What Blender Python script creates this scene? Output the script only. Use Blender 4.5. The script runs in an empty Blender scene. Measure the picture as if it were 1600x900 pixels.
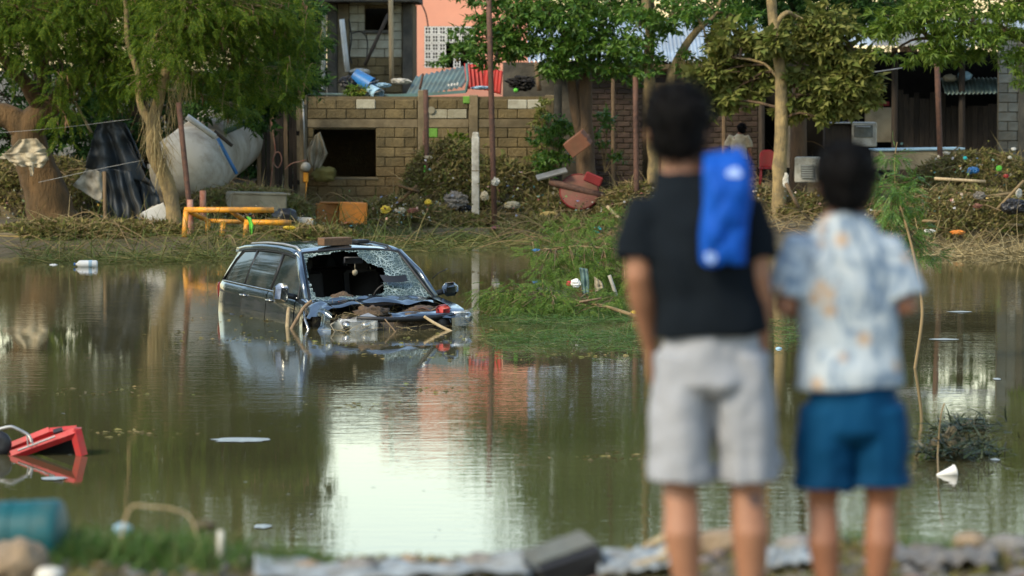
import bpy, bmesh, math, random
import numpy as np
from mathutils import Vector, Matrix, Euler, noise

# ------------------------------------------------------------------ camera, sky, sun, exposure
SC = bpy.context.scene
COL = SC.collection
CAM_H, FPX, TILT = 3.2, 6000.0, math.atan(342 / 6000.0)
cam = bpy.data.cameras.new("camera")
cam.sensor_width = 36.0
cam.lens = FPX / 1600.0 * 36.0
cam.clip_start, cam.clip_end = 0.5, 6000
cam.dof.use_dof = True
cam.dof.focus_distance = 48.0
cam.dof.aperture_fstop = 3.1
camo = bpy.data.objects.new("camera", cam)
COL.objects.link(camo)
camo.location = (0, 0, CAM_H)
camo.rotation_euler = (math.pi / 2 - TILT, 0, 0)
SC.camera = camo

SUN_EL, SUN_AZ = math.radians(40), math.radians(230)     # azimuth of the sun, clockwise from +Y (behind-left of the camera)
world = bpy.data.worlds.new("World")
SC.world = world
world.use_nodes = True
wn = world.node_tree.nodes
sky = wn.new("ShaderNodeTexSky")
sky.sky_type = 'NISHITA'
sky.sun_disc = False
sky.sun_elevation = SUN_EL
sky.sun_rotation = SUN_AZ
sky.air_density, sky.dust_density, sky.ozone_density = 1.5, 0.7, 0.5
world.node_tree.links.new(sky.outputs[0], wn["Background"].inputs[0])
wn["Background"].inputs[1].default_value = 0.14
sun = bpy.data.lights.new("sun", 'SUN')
sun.energy, sun.angle, sun.color = 2.0, math.radians(16), (1.0, 0.85, 0.60)
suno = bpy.data.objects.new("sun", sun)
COL.objects.link(suno)
sd = Vector((math.sin(SUN_AZ) * math.cos(SUN_EL), math.cos(SUN_AZ) * math.cos(SUN_EL), math.sin(SUN_EL)))
suno.rotation_euler = sd.to_track_quat('Z', 'Y').to_euler()
suno.location = (0, 0, 40)
SC.view_settings.view_transform = 'Standard'
SC.view_settings.look = 'None'
SC.view_settings.gamma = 1
SC.view_settings.exposure = 1.1
SC.render.engine = 'CYCLES'
SC.cycles.use_denoising = True
SC.cycles.max_bounces = 8
SC.cycles.transparent_max_bounces = 8

rng = np.random.default_rng(7)
random.seed(11)
UPV = Vector((0, math.sin(TILT), math.cos(TILT)))
FWD = Vector((0, math.cos(TILT), -math.sin(TILT)))

def P(px, py, Y):
    """point of the place seen at photograph pixel (px, py) when it stands Y metres from the camera"""
    d = Vector(((px - 800) / FPX, 0, 0)) + UPV * ((450 - py) / FPX) + FWD
    k = Y / d.y
    return Vector((d.x * k, Y, CAM_H + d.z * k))

def PW(px, py, z=0.0):
    """point at height z seen at a pixel"""
    d = Vector(((px - 800) / FPX, 0, 0)) + UPV * ((450 - py) / FPX) + FWD
    k = (z - CAM_H) / d.z
    return Vector((d.x * k, d.y * k, z))

# ------------------------------------------------------------------ mesh helpers
class MB:
    def __init__(s):
        s.v, s.f = [], []
    def add(s, vs, fs):
        o = len(s.v)
        s.v.extend([tuple(p) for p in vs])
        s.f.extend([tuple(i + o for i in f) for f in fs])
        return s
    def box(s, c, size, rot=None, taper=1.0, bev=0.0):
        c = Vector(c)
        R = rot.to_matrix() if isinstance(rot, Euler) else (rot or Matrix.Identity(3))
        x, y, z = size[0] / 2, size[1] / 2, size[2] / 2
        if bev <= 0:
            vs = []
            for sz in (-1, 1):
                t = taper if sz > 0 else 1
                for sx, sy in ((-1, -1), (1, -1), (1, 1), (-1, 1)):
                    vs.append(c + R @ Vector((sx * x * t, sy * y * t, sz * z)))
            s.add(vs, [(3, 2, 1, 0), (4, 5, 6, 7), (0, 1, 5, 4), (1, 2, 6, 5), (2, 3, 7, 6), (3, 0, 4, 7)])
        else:
            b = min(bev, x * .9, y * .9, z * .9)
            vs, idx = [], {}
            for ix, sx in enumerate((-1, 1)):
                for iy, sy in enumerate((-1, 1)):
                    for iz, sz in enumerate((-1, 1)):
                        for k in range(3):
                            q = [sx * (x - b), sy * (y - b), sz * (z - b)]
                            q[k] = (sx * x, sy * y, sz * z)[k]
                            idx[(ix, iy, iz, k)] = len(vs)
                            vs.append(c + R @ Vector(q))
            g = lambda a, bb, cc, k: idx[(a, bb, cc, k)]
            fs = []
            for a in (0, 1):
                f = [g(a, 0, 0, 0), g(a, 1, 0, 0), g(a, 1, 1, 0), g(a, 0, 1, 0)]; fs.append(f if a else f[::-1])
                f = [g(0, a, 0, 1), g(0, a, 1, 1), g(1, a, 1, 1), g(1, a, 0, 1)]; fs.append(f if a else f[::-1])
                f = [g(0, 0, a, 2), g(1, 0, a, 2), g(1, 1, a, 2), g(0, 1, a, 2)]; fs.append(f if a else f[::-1])
            for a in (0, 1):
                for c2 in (0, 1):
                    fs.append([g(a, c2, 0, 0), g(a, c2, 0, 1), g(a, c2, 1, 1), g(a, c2, 1, 0)])
                    fs.append([g(a, 0, c2, 0), g(a, 0, c2, 2), g(a, 1, c2, 2), g(a, 1, c2, 0)])
                    fs.append([g(0, a, c2, 1), g(0, a, c2, 2), g(1, a, c2, 2), g(1, a, c2, 1)])
            for a in (0, 1):
                for b2 in (0, 1):
                    for c2 in (0, 1):
                        fs.append([g(a, b2, c2, 0), g(a, b2, c2, 1), g(a, b2, c2, 2)])
            s.add(vs, fs)
        return s
    def tube(s, pts, rad, n=8, cap=True, flat=1.0, side=None):
        """swept tube; rad is a number, a list, or a list of (rx, ry); side = reference direction of rx"""
        pts = [Vector(p) for p in pts]
        m = len(pts)
        if not isinstance(rad, (list, tuple)):
            rad = [rad] * m
        vs, fs = [], []
        ref = Vector(side) if side else None
        prev = None
        for i, p in enumerate(pts):
            t = (pts[min(i + 1, m - 1)] - pts[max(i - 1, 0)])
            t = t.normalized() if t.length > 1e-9 else Vector((0, 0, 1))
            if ref is not None:
                a = ref - t * ref.dot(t)
            elif prev is not None:
                a = prev - t * prev.dot(t)
            else:
                a = t.orthogonal()
            a.normalize()
            prev = a
            b = t.cross(a)
            rx, ry = rad[i] if isinstance(rad[i], (list, tuple)) else (rad[i], rad[i] * flat)
            for k in range(n):
                an = 2 * math.pi * k / n
                vs.append(p + a * (math.cos(an) * rx) + b * (math.sin(an) * ry))
        for i in range(m - 1):
            for k in range(n):
                k2 = (k + 1) % n
                fs.append((i * n + k, i * n + k2, (i + 1) * n + k2, (i + 1) * n + k))
        if cap:
            fs.append(tuple(range(n - 1, -1, -1)))
            fs.append(tuple((m - 1) * n + k for k in range(n)))
        return s.add(vs, fs)
    def lathe(s, prof, n=20, M=None, cap=True):
        M = M or Matrix.Identity(4)
        vs, fs = [], []
        for r, z in prof:
            for k in range(n):
                an = 2 * math.pi * k / n
                vs.append(M @ Vector((r * math.cos(an), r * math.sin(an), z)))
        for i in range(len(prof) - 1):
            for k in range(n):
                k2 = (k + 1) % n
                fs.append((i * n + k, i * n + k2, (i + 1) * n + k2, (i + 1) * n + k))
        if cap:
            if prof[0][0] > 1e-4: fs.append(tuple(range(n - 1, -1, -1)))
            if prof[-1][0] > 1e-4: fs.append(tuple((len(prof) - 1) * n + k for k in range(n)))
        return s.add(vs, fs)
    def grid(s, nu, nv, fn, mask=None):
        vs = [fn(i / nu, j / nv) for j in range(nv + 1) for i in range(nu + 1)]
        fs = []
        for j in range(nv):
            for i in range(nu):
                if mask is None or mask((i + .5) / nu, (j + .5) / nv):
                    fs.append((j * (nu + 1) + i, j * (nu + 1) + i + 1, (j + 1) * (nu + 1) + i + 1, (j + 1) * (nu + 1) + i))
        return s.add(vs, fs)
    def blob(s, c, r, seed=0, amp=.25, freq=1.5, sub=3, squash=None, facet=False, rot=None):
        bm = bmesh.new()
        bmesh.ops.create_icosphere(bm, subdivisions=sub, radius=1)
        c = Vector(c)
        rr = Vector(r if isinstance(r, (list, tuple)) else (r, r, r))
        off = Vector((seed * 7.13, seed * 3.7, seed * 1.9))
        R = rot.to_matrix() if rot else Matrix.Identity(3)
        vs = []
        for v in bm.verts:
            d = v.co.normalized()
            k = 1 + amp * noise.noise(d * freq + off) + amp * .5 * noise.noise(d * freq * 2.7 + off)
            if facet:
                k = 1 + amp * 1.6 * (noise.cell(d * freq + off) - .5)
            vs.append(c + R @ Vector((d.x * rr.x * k, d.y * rr.y * k, d.z * rr.z * k)))
        fs = [tuple(v.index for v in f.verts) for f in bm.faces]
        bm.free()
        return s.add(vs, fs)
    def xf(s, M):
        s.v = [tuple(M @ Vector(p)) for p in s.v]
        return s
    def build(s, name, mat, parent=None, smooth=False, world=True):
        me = bpy.data.meshes.new(name)
        off = parent.location if (parent is not None and world) else Vector((0, 0, 0))
        if off.length > 0:
            me.from_pydata([(a - off.x, b - off.y, c - off.z) for a, b, c in s.v], [], s.f)
        else:
            me.from_pydata(s.v, [], s.f)
        me.update()
        return link(name, me, mat, parent, smooth)

def link(name, me, mat, parent=None, smooth=False):
    o = bpy.data.objects.new(name, me)
    COL.objects.link(o)
    if mat is not None and len(me.materials) == 0:
        me.materials.append(mat)
    if smooth:
        me.polygons.foreach_set("use_smooth", [True] * len(me.polygons))
    if parent is not None:
        o.parent = parent
    return o

def fast(name, V, F, mat, parent=None, smooth=False):
    """numpy mesh: V (n,3), F (m,k)"""
    V = np.asarray(V, np.float32); F = np.asarray(F, np.int32)
    if parent is not None:
        V = V - np.array(parent.location, np.float32)
    me = bpy.data.meshes.new(name)
    me.vertices.add(len(V)); me.vertices.foreach_set("co", V.ravel())
    k = F.shape[1]
    me.loops.add(F.size); me.loops.foreach_set("vertex_index", F.ravel())
    me.polygons.add(len(F)); me.polygons.foreach_set("loop_start", np.arange(0, F.size, k, dtype=np.int32))
    me.update(calc_edges=True)
    return link(name, me, mat, parent, smooth)

def empty(name, loc, rz=0.0):
    o = bpy.data.objects.new(name, None)
    COL.objects.link(o)
    o.location = loc
    o.rotation_euler = (0, 0, rz)
    o.empty_display_size = .2
    return o

def tag(o, label, cat=None, group=None, kind=None):
    if label: o["label"] = label
    if cat: o["category"] = cat
    if group: o["group"] = group
    if kind: o["kind"] = kind
    return o

def thing(name, label, cat, loc, group=None, rz=0.0):
    return tag(empty(name, loc, rz), label, cat, group)

def struct(o):
    o["kind"] = "structure"
    return o

# ------------------------------------------------------------------ materials
def rgb(r, g, b):
    f = lambda c: ((c / 255 + .055) / 1.055) ** 2.4 if c > 10 else c / 255 / 12.92
    return (f(r), f(g), f(b))

MATS = {}
def mat(name, c1, c2=None, scale=5.0, rough=.75, bump=.15, metal=0.0, spec=.4, rnd=0.0, island=None, dirt=None,
        transl=0.0, alpha=1.0, stretch=None, bscale=None, detail=6.0, contrast=.5, coat=0.0, wpos=False, tide=None):
    """noise-mixed principled material; rnd: per-object brightness spread; island: second colour picked per loose piece;
    dirt: (colour, amount, scale)"""
    m = bpy.data.materials.new(name)
    m.use_nodes = True
    nt = m.node_tree; N = nt.nodes; L = nt.links
    b = N["Principled BSDF"]
    tc = N.new("ShaderNodeTexCoord")
    src = tc.outputs["Object"]
    gp = N.new("ShaderNodeNewGeometry")
    if wpos: src = gp.outputs["Position"]
    if stretch:
        mp = N.new("ShaderNodeMapping"); mp.inputs["Scale"].default_value = stretch
        L.new(src, mp.inputs[0]); src = mp.outputs[0]
    nz = N.new("ShaderNodeTexNoise"); nz.inputs["Scale"].default_value = scale; nz.inputs["Detail"].default_value = detail
    L.new(src, nz.inputs["Vector"])
    rp = N.new("ShaderNodeValToRGB")
    c2 = c2 or tuple(x * .65 for x in c1)
    rp.color_ramp.elements[0].position = .5 - .5 * (1 - contrast) + .05
    rp.color_ramp.elements[1].position = .5 + .5 * (1 - contrast) - .05
    rp.color_ramp.elements[0].color = (*c2, 1); rp.color_ramp.elements[1].color = (*c1, 1)
    L.new(nz.outputs[0], rp.inputs[0])
    out = rp.outputs[0]
    def mix(a, bcol, fac_socket=None, fac=.5, mode='MIX'):
        mx = N.new("ShaderNodeMix"); mx.data_type = 'RGBA'; mx.blend_type = mode
        if fac_socket is not None: L.new(fac_socket, mx.inputs[0])
        else: mx.inputs[0].default_value = fac
        L.new(a, mx.inputs[6])
        if isinstance(bcol, tuple): mx.inputs[7].default_value = (*bcol, 1)
        else: L.new(bcol, mx.inputs[7])
        return mx.outputs[2]
    if island:
        g = N.new("ShaderNodeNewGeometry")
        ir = N.new("ShaderNodeValToRGB")
        els = ir.color_ramp.elements
        cols = [c1] + list(island)
        els[0].color = (*cols[0], 1); els[1].color = (*cols[-1], 1)
        for i, c in enumerate(cols[1:-1]):
            e = els.new((i + 1) / (len(cols) - 1)); e.color = (*c, 1)
        L.new(g.outputs["Random Per Island"], ir.inputs[0])
        out = mix(out, ir.outputs[0], fac=.8)
    if dirt:
        dn = N.new("ShaderNodeTexNoise"); dn.inputs["Scale"].default_value = dirt[2]; dn.inputs["Detail"].default_value = 8
        dn.inputs["Roughness"].default_value = .65
        L.new(gp.outputs["Position"], dn.inputs["Vector"])
        dr = N.new("ShaderNodeMapRange"); dr.inputs[1].default_value = .42; dr.inputs[2].default_value = .62
        dr.inputs[4].default_value = dirt[1]
        L.new(dn.outputs[0], dr.inputs[0])
        out = mix(out, dirt[0], dr.outputs[0])
    if tide:                                             # silt left by the flood up to a wavering line
        sx = N.new("ShaderNodeSeparateXYZ"); L.new(gp.outputs["Position"], sx.inputs[0])
        tn = N.new("ShaderNodeTexNoise"); tn.inputs["Scale"].default_value = 2.0; tn.inputs["Detail"].default_value = 6; L.new(gp.outputs["Position"], tn.inputs["Vector"])
        ma = N.new("ShaderNodeMath"); ma.operation = 'MULTIPLY_ADD'; ma.inputs[1].default_value = tide[1]; L.new(tn.outputs[0], ma.inputs[0]); L.new(sx.outputs[2], ma.inputs[2])
        tr_ = N.new("ShaderNodeMapRange"); tr_.inputs[1].default_value = tide[0] + tide[1] * .5 - .12; tr_.inputs[2].default_value = tide[0] + tide[1] * .5 + .12
        tr_.inputs[3].default_value = tide[3]; tr_.inputs[4].default_value = 0
        L.new(ma.outputs[0], tr_.inputs[0]); out = mix(out, tide[2], tr_.outputs[0])
    if rnd:
        oi = N.new("ShaderNodeObjectInfo")
        mr = N.new("ShaderNodeMapRange"); mr.inputs[3].default_value = 1 - rnd; mr.inputs[4].default_value = 1 + rnd
        L.new(oi.outputs["Random"], mr.inputs[0])
        out = mix(out, mr.outputs[0], fac=1.0, mode='MULTIPLY')
    L.new(out, b.inputs["Base Color"])
    b.inputs["Roughness"].default_value = rough
    b.inputs["Metallic"].default_value = metal
    b.inputs["Specular IOR Level"].default_value = spec
    b.inputs["Alpha"].default_value = alpha
    b.inputs["Coat Weight"].default_value = coat
    if bump:
        bn = N.new("ShaderNodeTexNoise"); bn.inputs["Scale"].default_value = bscale or scale * 4; bn.inputs["Detail"].default_value = 5
        L.new(src, bn.inputs["Vector"])
        bp = N.new("ShaderNodeBump"); bp.inputs["Strength"].default_value = bump; bp.inputs["Distance"].default_value = .05
        L.new(bn.outputs[0], bp.inputs["Height"]); L.new(bp.outputs[0], b.inputs["Normal"])
    if transl:
        tr = N.new("ShaderNodeBsdfTranslucent"); L.new(out, tr.inputs[0])
        ms = N.new("ShaderNodeMixShader"); ms.inputs[0].default_value = transl
        L.new(b.outputs[0], ms.inputs[1]); L.new(tr.outputs[0], ms.inputs[2])
        L.new(ms.outputs[0], N["Material Output"].inputs[0])
    MATS[name] = m
    return m

MUD = (.10, .075, .042)
m_block = mat("concrete_block", (.20, .152, .075), (.118, .09, .045), 5, .95, .45, spec=.15, rnd=.17, dirt=((.095, .078, .045), .85, .9), wpos=True, tide=(1.25, 1.4, (.15, .105, .05), .75))
m_block_pale = mat("pale_block", (.42, .40, .30), (.30, .28, .20), 6, .9, .3, rnd=.12, dirt=((.2, .17, .11), .5, 2.5))
m_block_grey = mat("grey_block", (.16, .17, .15), (.09, .10, .09), 5, .9, .35, rnd=.2, dirt=(MUD, .5, 2))
m_block_lime = mat("lime_painted_block", (.16, .38, .05), (.12, .28, .04), 8, .8, .25, dirt=(MUD, .2, 3))
m_block_white = mat("whitewashed_block", (.5, .5, .42), (.38, .36, .28), 8, .85, .25, dirt=(MUD, .3, 3))
m_block_dark = mat("dark_block", (.06, .06, .06), (.04, .04, .04), 8, .85, .25)
m_mortar = mat("mortar", (.17, .13, .066), (.11, .085, .044), 9, .95, .4, dirt=(MUD, .5, 1.5), tide=(1.25, 1.4, (.13, .09, .045), .75))
m_concrete = mat("stained_concrete", (.24, .19, .11), (.15, .115, .065), 3, .9, .35, dirt=((.06, .05, .03), .6, 1.4))
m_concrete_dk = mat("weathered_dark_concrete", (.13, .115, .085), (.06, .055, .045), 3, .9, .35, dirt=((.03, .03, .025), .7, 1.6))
m_pink = mat("pink_render", (.80, .36, .24), (.74, .32, .21), 1.5, .85, .06, dirt=((.55, .27, .2), .25, 1.0))
m_white_paint = mat("white_paint", (.72, .71, .68), (.6, .59, .55), 4, .7, .08, dirt=((.4, .36, .28), .25, 2))
m_white_dirty = mat("muddy_white", (.62, .60, .53), (.42, .39, .31), 5, .6, .1, dirt=(MUD, .55, 3))
m_cream = mat("cream_canvas", (.52, .46, .33), (.36, .30, .20), 6, .9, .2, dirt=(MUD, .5, 4))
m_tank = mat("pale_grey_tank_paint", (.52, .49, .42), (.40, .37, .30), 1.2, .6, .05, spec=.2, dirt=((.16, .12, .07), .6, 1.6))
m_rust = mat("rusted_steel", (.15, .075, .05), (.075, .045, .035), 14, .8, .3, metal=.2)
m_redpipe = mat("chipped_red_paint", (.32, .10, .06), (.4, .25, .18), 9, .7, .2)
m_yellow = mat("orange_yellow_enamel", (.85, .36, .02), (.72, .28, .02), 5, .45, .08, dirt=((.2, .12, .05), .8, 4))
m_orange = mat("orange_board", (.75, .26, .03), (.55, .17, .02), 3, .7, .1, dirt=((.25, .12, .04), .6, 3))
m_orange_dk = mat("brown_orange_board", (.33, .13, .02), (.2, .075, .015), 3, .75, .1)
m_wood = mat("weathered_wood", (.22, .15, .085), (.12, .08, .045), 4, .85, .3, stretch=(8, 8, 1), rnd=.2)
m_wood_dk = mat("dark_wet_wood", (.055, .04, .028), (.028, .022, .017), 4, .85, .35, stretch=(7, 7, 1), rnd=.35)
m_wood_pale = mat("pale_wood", (.42, .33, .19), (.28, .2, .11), 4, .8, .25, stretch=(8, 8, 1), rnd=.15)
m_plank = mat("brown_plank", (.17, .095, .045), (.09, .05, .028), 5, .8, .3, stretch=(1, 8, 8))
m_bark = mat("smooth_tan_bark", (.36, .26, .115), (.19, .14, .065), 7, .9, .6, stretch=(1, 1, .35), dirt=((.09, .075, .05), .6, 5))
m_bark_dk = mat("brown_bark", (.13, .08, .042), (.055, .036, .022), 6, .9, .8, stretch=(1, 1, .3))
m_bark_red = mat("reddish_bark", (.14, .08, .032), (.06, .04, .018), 6, .9, .8, stretch=(1, 1, .3))
m_twig = mat("dry_twig", (.16, .11, .055), (.10, .07, .035), 8, .9, .1, island=[(.24, .17, .08), (.08, .055, .03)])
m_leaf_feather = mat("feathery_leaf", (.10, .165, .012), (.05, .1, .01), 1.2, .6, 0, spec=.2, transl=.45, island=[(.04, .09, .01), (.21, .25, .018), (.085, .15, .012), (.05, .105, .012)])
m_leaf_fresh = mat("fresh_feathery_leaf", (.11, .19, .025), (.06, .12, .018), 1.2, .6, 0, spec=.2, transl=.4, island=[(.06, .13, .02), (.18, .25, .045), (.1, .16, .03)])
m_leaf_dark = mat("dark_leaf", (.035, .085, .014), (.02, .052, .01), 1.2, .6, 0, spec=.2, transl=.25, island=[(.022, .06, .01), (.06, .12, .018)])
m_leaf_mid = mat("glossy_green_leaf", (.11, .195, .018), (.06, .13, .014), 1.2, .45, 0, spec=.45, transl=.3, island=[(.04, .12, .02), (.1, .2, .03), (.14, .22, .04)])
m_leaf_dusty = mat("dusty_olive_leaf", (.20, .20, .05), (.13, .145, .035), 1.2, .7, 0, spec=.2, transl=.32, island=[(.09, .14, .025), (.26, .25, .08), (.14, .17, .035)])
m_leaf_lime = mat("yellow_green_leaf", (.14, .22, .025), (.09, .17, .02), 1.2, .5, 0, spec=.35, transl=.4, island=[(.08, .16, .02), (.2, .27, .035), (.13, .2, .03)])
m_pod = mat("brown_seed_pod", (.30, .16, .09), (.22, .11, .06), 6, .8, 0, transl=.2, island=[(.36, .21, .12), (.2, .1, .06)])
m_dead = mat("dead_straw", (.34, .26, .12), (.22, .16, .075), 3, .9, 0, transl=.15, island=[(.22, .17, .07), (.42, .34, .17), (.15, .11, .05)])
m_grass = mat("wet_reed_grass", (.085, .13, .02), (.05, .085, .014), 2, .6, 0, spec=.3, transl=.25, island=[(.045, .085, .012), (.26, .2, .07), (.07, .06, .025), (.11, .15, .025), (.2, .16, .05), (.05, .09, .015)])
m_grass_grn = mat("bank_grass", (.055, .13, .02), (.035, .085, .014), 2, .6, 0, spec=.3, transl=.3, island=[(.04, .1, .015), (.09, .16, .03), (.2, .17, .07)])
m_litter = mat("leaf_litter", (.18, .155, .05), (.1, .085, .035), 2, .9, 0, transl=.25, island=[(.12, .16, .028), (.30, .23, .09), (.09, .07, .035), (.21, .2, .05), (.24, .16, .065)])
m_soil = mat("wet_mud", (.10, .075, .038), (.055, .042, .024), 2.2, .8, .5, spec=.4, dirt=((.1, .085, .04), .5, 1.0))
m_tarp = mat("dark_blue_tarp", (.03, .042, .055), (.016, .022, .03), 3, .6, .2, dirt=((.075, .065, .045), .45, 2.5))
m_black_pl = mat("black_plastic", (.018, .018, .02), (.01, .01, .012), 4, .4, .1)
m_teal = mat("grey_teal_paint", (.10, .20, .19), (.08, .15, .145), 4, .5, .1, dirt=(MUD, .3, 3))
m_teal_tin = mat("teal_corrugated_tin", (.17, .24, .22), (.11, .17, .155), 3, .45, .08, metal=.3, dirt=(MUD, .5, 2))
m_grey_tin = mat("grey_corrugated_tin", (.30, .30, .28), (.18, .18, .16), 3, .5, .08, metal=.4, dirt=(MUD, .5, 2))
m_blue_tin = mat("pale_blue_roof_tin", (.48, .56, .62), (.36, .43, .49), 2, .4, .06, metal=.35, dirt=((.2, .19, .17), .4, 1.2))
m_red_tin = mat("red_tin", (.52, .03, .02), (.38, .02, .015), 4, .45, .08, dirt=((.2, .03, .02), .5, 3))
m_brickred = mat("dull_red_brick", (.072, .044, .032), (.042, .029, .024), 5, .9, .3, rnd=.3, dirt=((.04, .035, .025), .5, 2))
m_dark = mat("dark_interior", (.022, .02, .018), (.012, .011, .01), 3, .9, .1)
m_blue_pl = mat("blue_plastic", (.02, .16, .42), (.015, .12, .34), 3, .4, .05, dirt=(MUD, .3, 4))
m_cyan_pl = mat("turquoise_plastic", (.02, .48, .50), (.02, .42, .44), 3, .4, .03)
m_green_pl = mat("bright_green_cloth", (.14, .55, .06), (.1, .42, .04), 4, .7, .1)
m_yellow_pl = mat("yellow_plastic", (.72, .52, .04), (.6, .4, .03), 4, .5, .1, dirt=(MUD, .3, 5))
m_magenta = mat("magenta_cloth", (.36, .03, .2), (.26, .02, .14), 5, .8, .1)
m_red_pl = mat("red_plastic", (.46, .018, .022), (.34, .013, .016), 4, .5, .08, dirt=((.2, .06, .04), .6, 5))
m_skyblue = mat("pale_blue_plastic", (.32, .50, .62), (.25, .4, .5), 4, .45, .08, dirt=(MUD, .3, 4))
m_brown_box = mat("terracotta_box", (.21, .085, .045), (.15, .06, .032), 4, .8, .15, dirt=(MUD, .3, 3))
m_pinkdisc = mat("pink_enamel", (.22, .085, .065), (.15, .06, .045), 3, .8, .1, spec=.15, dirt=((.14, .09, .055), .7, 4))
m_maroon = mat("maroon_fabric", (.22, .02, .02), (.15, .015, .015), 4, .7, .1)
m_beige = mat("beige_board", (.36, .31, .21), (.25, .21, .14), 3, .8, .12, dirt=(MUD, .45, 2))
m_ochre = mat("ochre_block", (.46, .34, .11), (.34, .24, .08), 4, .85, .25, dirt=(MUD, .4, 3))
m_rock = mat("tan_rock", (.30, .22, .14), (.18, .13, .085), 5, .9, .5, dirt=((.1, .09, .07), .5, 3))
m_rock_grey = mat("grey_rubble", (.20, .19, .175), (.12, .11, .10), 5, .9, .5, rnd=.3, dirt=(MUD, .4, 3))
m_galv = mat("galvanised_steel", (.42, .42, .40), (.3, .3, .29), 6, .45, .05, metal=.6)
# ------------------------------------------------------------------ ground, water
def sstep(a, b, t):
    t = min(1, max(0, (t - a) / (b - a)))
    return t * t * (3 - 2 * t)

def shore(x, y):
    u = x / max(y, 30) * FPX + 800
    s = 66.6 + 8.0 * sstep(400, 560, u) - 6.0 * sstep(960, 1150, u)
    return s + 1.0 * noise.noise(Vector((x * .45, 3.1, 0))) + .5 * noise.noise(Vector((x * 1.4, 8.1, 0)))

def ground_z(x, y):
    n = .05 * noise.noise(Vector((x * .9, y * .9, 0))) + .025 * noise.noise(Vector((x * 3, y * 3, 5)))
    if y < 40:
        top = 1.46 + .04 * sstep(.3, 1.4, x) + n * .5 + .05 * (1 - sstep(11.6, 12.8, y))
        edge = 13.5 + .25 * noise.noise(Vector((x * 1.7, 4.4, 0)))
        top += .035 * noise.noise(Vector((x * 4.5, y * 2.5, 9))) * sstep(12, 13, y)
        z = top + (-1.0 - top) * (.55 * sstep(edge, edge + 4, y) + .45 * sstep(edge, 26, y))
        return z
    d = y - shore(x, y)
    if d < 0:
        return max(-1.0, d * .12) + n * .4
    return .5 * (1 - math.exp(-d / 5.0)) + .5 * sstep(10, 22, d) + n

def axis(parts):
    out = []
    for a, b, st in parts:
        k = max(1, int(round((b - a) / st)))
        out += [a + (b - a) * i / k for i in range(k)]
    return out + [parts[-1][1]]

gx = axis([(-2500, -300, 400), (-300, -40, 20), (-40, -16, 2), (-16, -4, .35), (-4, 4, .16), (4, 16, .35), (16, 40, 2), (40, 300, 20), (300, 2500, 400)])
gy = axis([(-300, 0, 60), (0, 11, 1), (11, 15, .14), (15, 28, .8), (28, 60, 4), (60, 82, .3), (82, 120, 1.5), (120, 300, 20), (300, 3500, 400)])
gm = MB()
nx = len(gx)
gm.v = [(x, y, ground_z(x, y)) for y in gy for x in gx]
gm.f = [(j * nx + i, j * nx + i + 1, (j + 1) * nx + i + 1, (j + 1) * nx + i) for j in range(len(gy) - 1) for i in range(nx - 1)]
struct(tag(gm.build("ground", m_soil, smooth=True), "muddy ground of the river banks on both sides of the flood"))

def water_material():
    m = bpy.data.materials.new("muddy_flood_water")
    m.use_nodes = True
    nt = m.node_tree; N = nt.nodes; L = nt.links
    b = N["Principled BSDF"]
    tc = N.new("ShaderNodeTexCoord")
    n0 = N.new("ShaderNodeTexNoise"); n0.inputs["Scale"].default_value = .25; n0.inputs["Detail"].default_value = 4
    L.new(tc.outputs["Object"], n0.inputs["Vector"])
    rp = N.new("ShaderNodeValToRGB")
    rp.color_ramp.elements[0].position = .35; rp.color_ramp.elements[1].position = .65
    rp.color_ramp.elements[0].color = (.056, .052, .024, 1); rp.color_ramp.elements[1].color = (.078, .07, .033, 1)
    L.new(n0.outputs[0], rp.inputs[0]); L.new(rp.outputs[0], b.inputs["Base Color"])
    b.inputs["Roughness"].default_value = .015
    b.inputs["IOR"].default_value = 1.33
    # ripples: short crests, calmer in some patches than in others
    def wave(sc, st, detail):
        mp = N.new("ShaderNodeMapping"); mp.inputs["Scale"].default_value = st
        mp.inputs["Rotation"].default_value = (0, 0, .06)
        L.new(tc.outputs["Object"], mp.inputs[0])
        nz = N.new("ShaderNodeTexNoise"); nz.inputs["Scale"].default_value = sc; nz.inputs["Detail"].default_value = detail
        nz.inputs["Distortion"].default_value = .6
        L.new(mp.outputs[0], nz.inputs["Vector"])
        return nz.outputs[0]
    w1 = wave(3.2, (.55, 1.6, 1), 3)
    w2 = wave(14, (.5, 1.3, 1), 2)
    pm = N.new("ShaderNodeTexNoise"); pm.inputs["Scale"].default_value = .22; pm.inputs["Detail"].default_value = 3
    mpp = N.new("ShaderNodeMapping"); mpp.inputs["Scale"].default_value = (.6, .45, 1)
    L.new(tc.outputs["Object"], mpp.inputs[0]); L.new(mpp.outputs[0], pm.inputs["Vector"])
    mr = N.new("ShaderNodeMapRange"); mr.inputs[1].default_value = .4; mr.inputs[2].default_value = .65
    mr.inputs[3].default_value = .05; mr.inputs[4].default_value = .85
    L.new(pm.outputs[0], mr.inputs[0])
    a1 = N.new("ShaderNodeMath"); a1.operation = 'MULTIPLY'; a1.inputs[1].default_value = .35; L.new(w2, a1.inputs[0])
    a2 = N.new("ShaderNodeMath"); a2.operation = 'ADD'; L.new(w1, a2.inputs[0]); L.new(a1.outputs[0], a2.inputs[1])
    a3 = N.new("ShaderNodeMath"); a3.operation = 'MULTIPLY'; L.new(a2.outputs[0], a3.inputs[0]); L.new(mr.outputs[0], a3.inputs[1])
    bp = N.new("ShaderNodeBump"); bp.inputs["Strength"].default_value = 1.0; bp.inputs["Distance"].default_value = .0036
    L.new(a3.outputs[0], bp.inputs["Height"]); L.new(bp.outputs[0], b.inputs["Normal"])
    return m
m_water = water_material()
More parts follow.
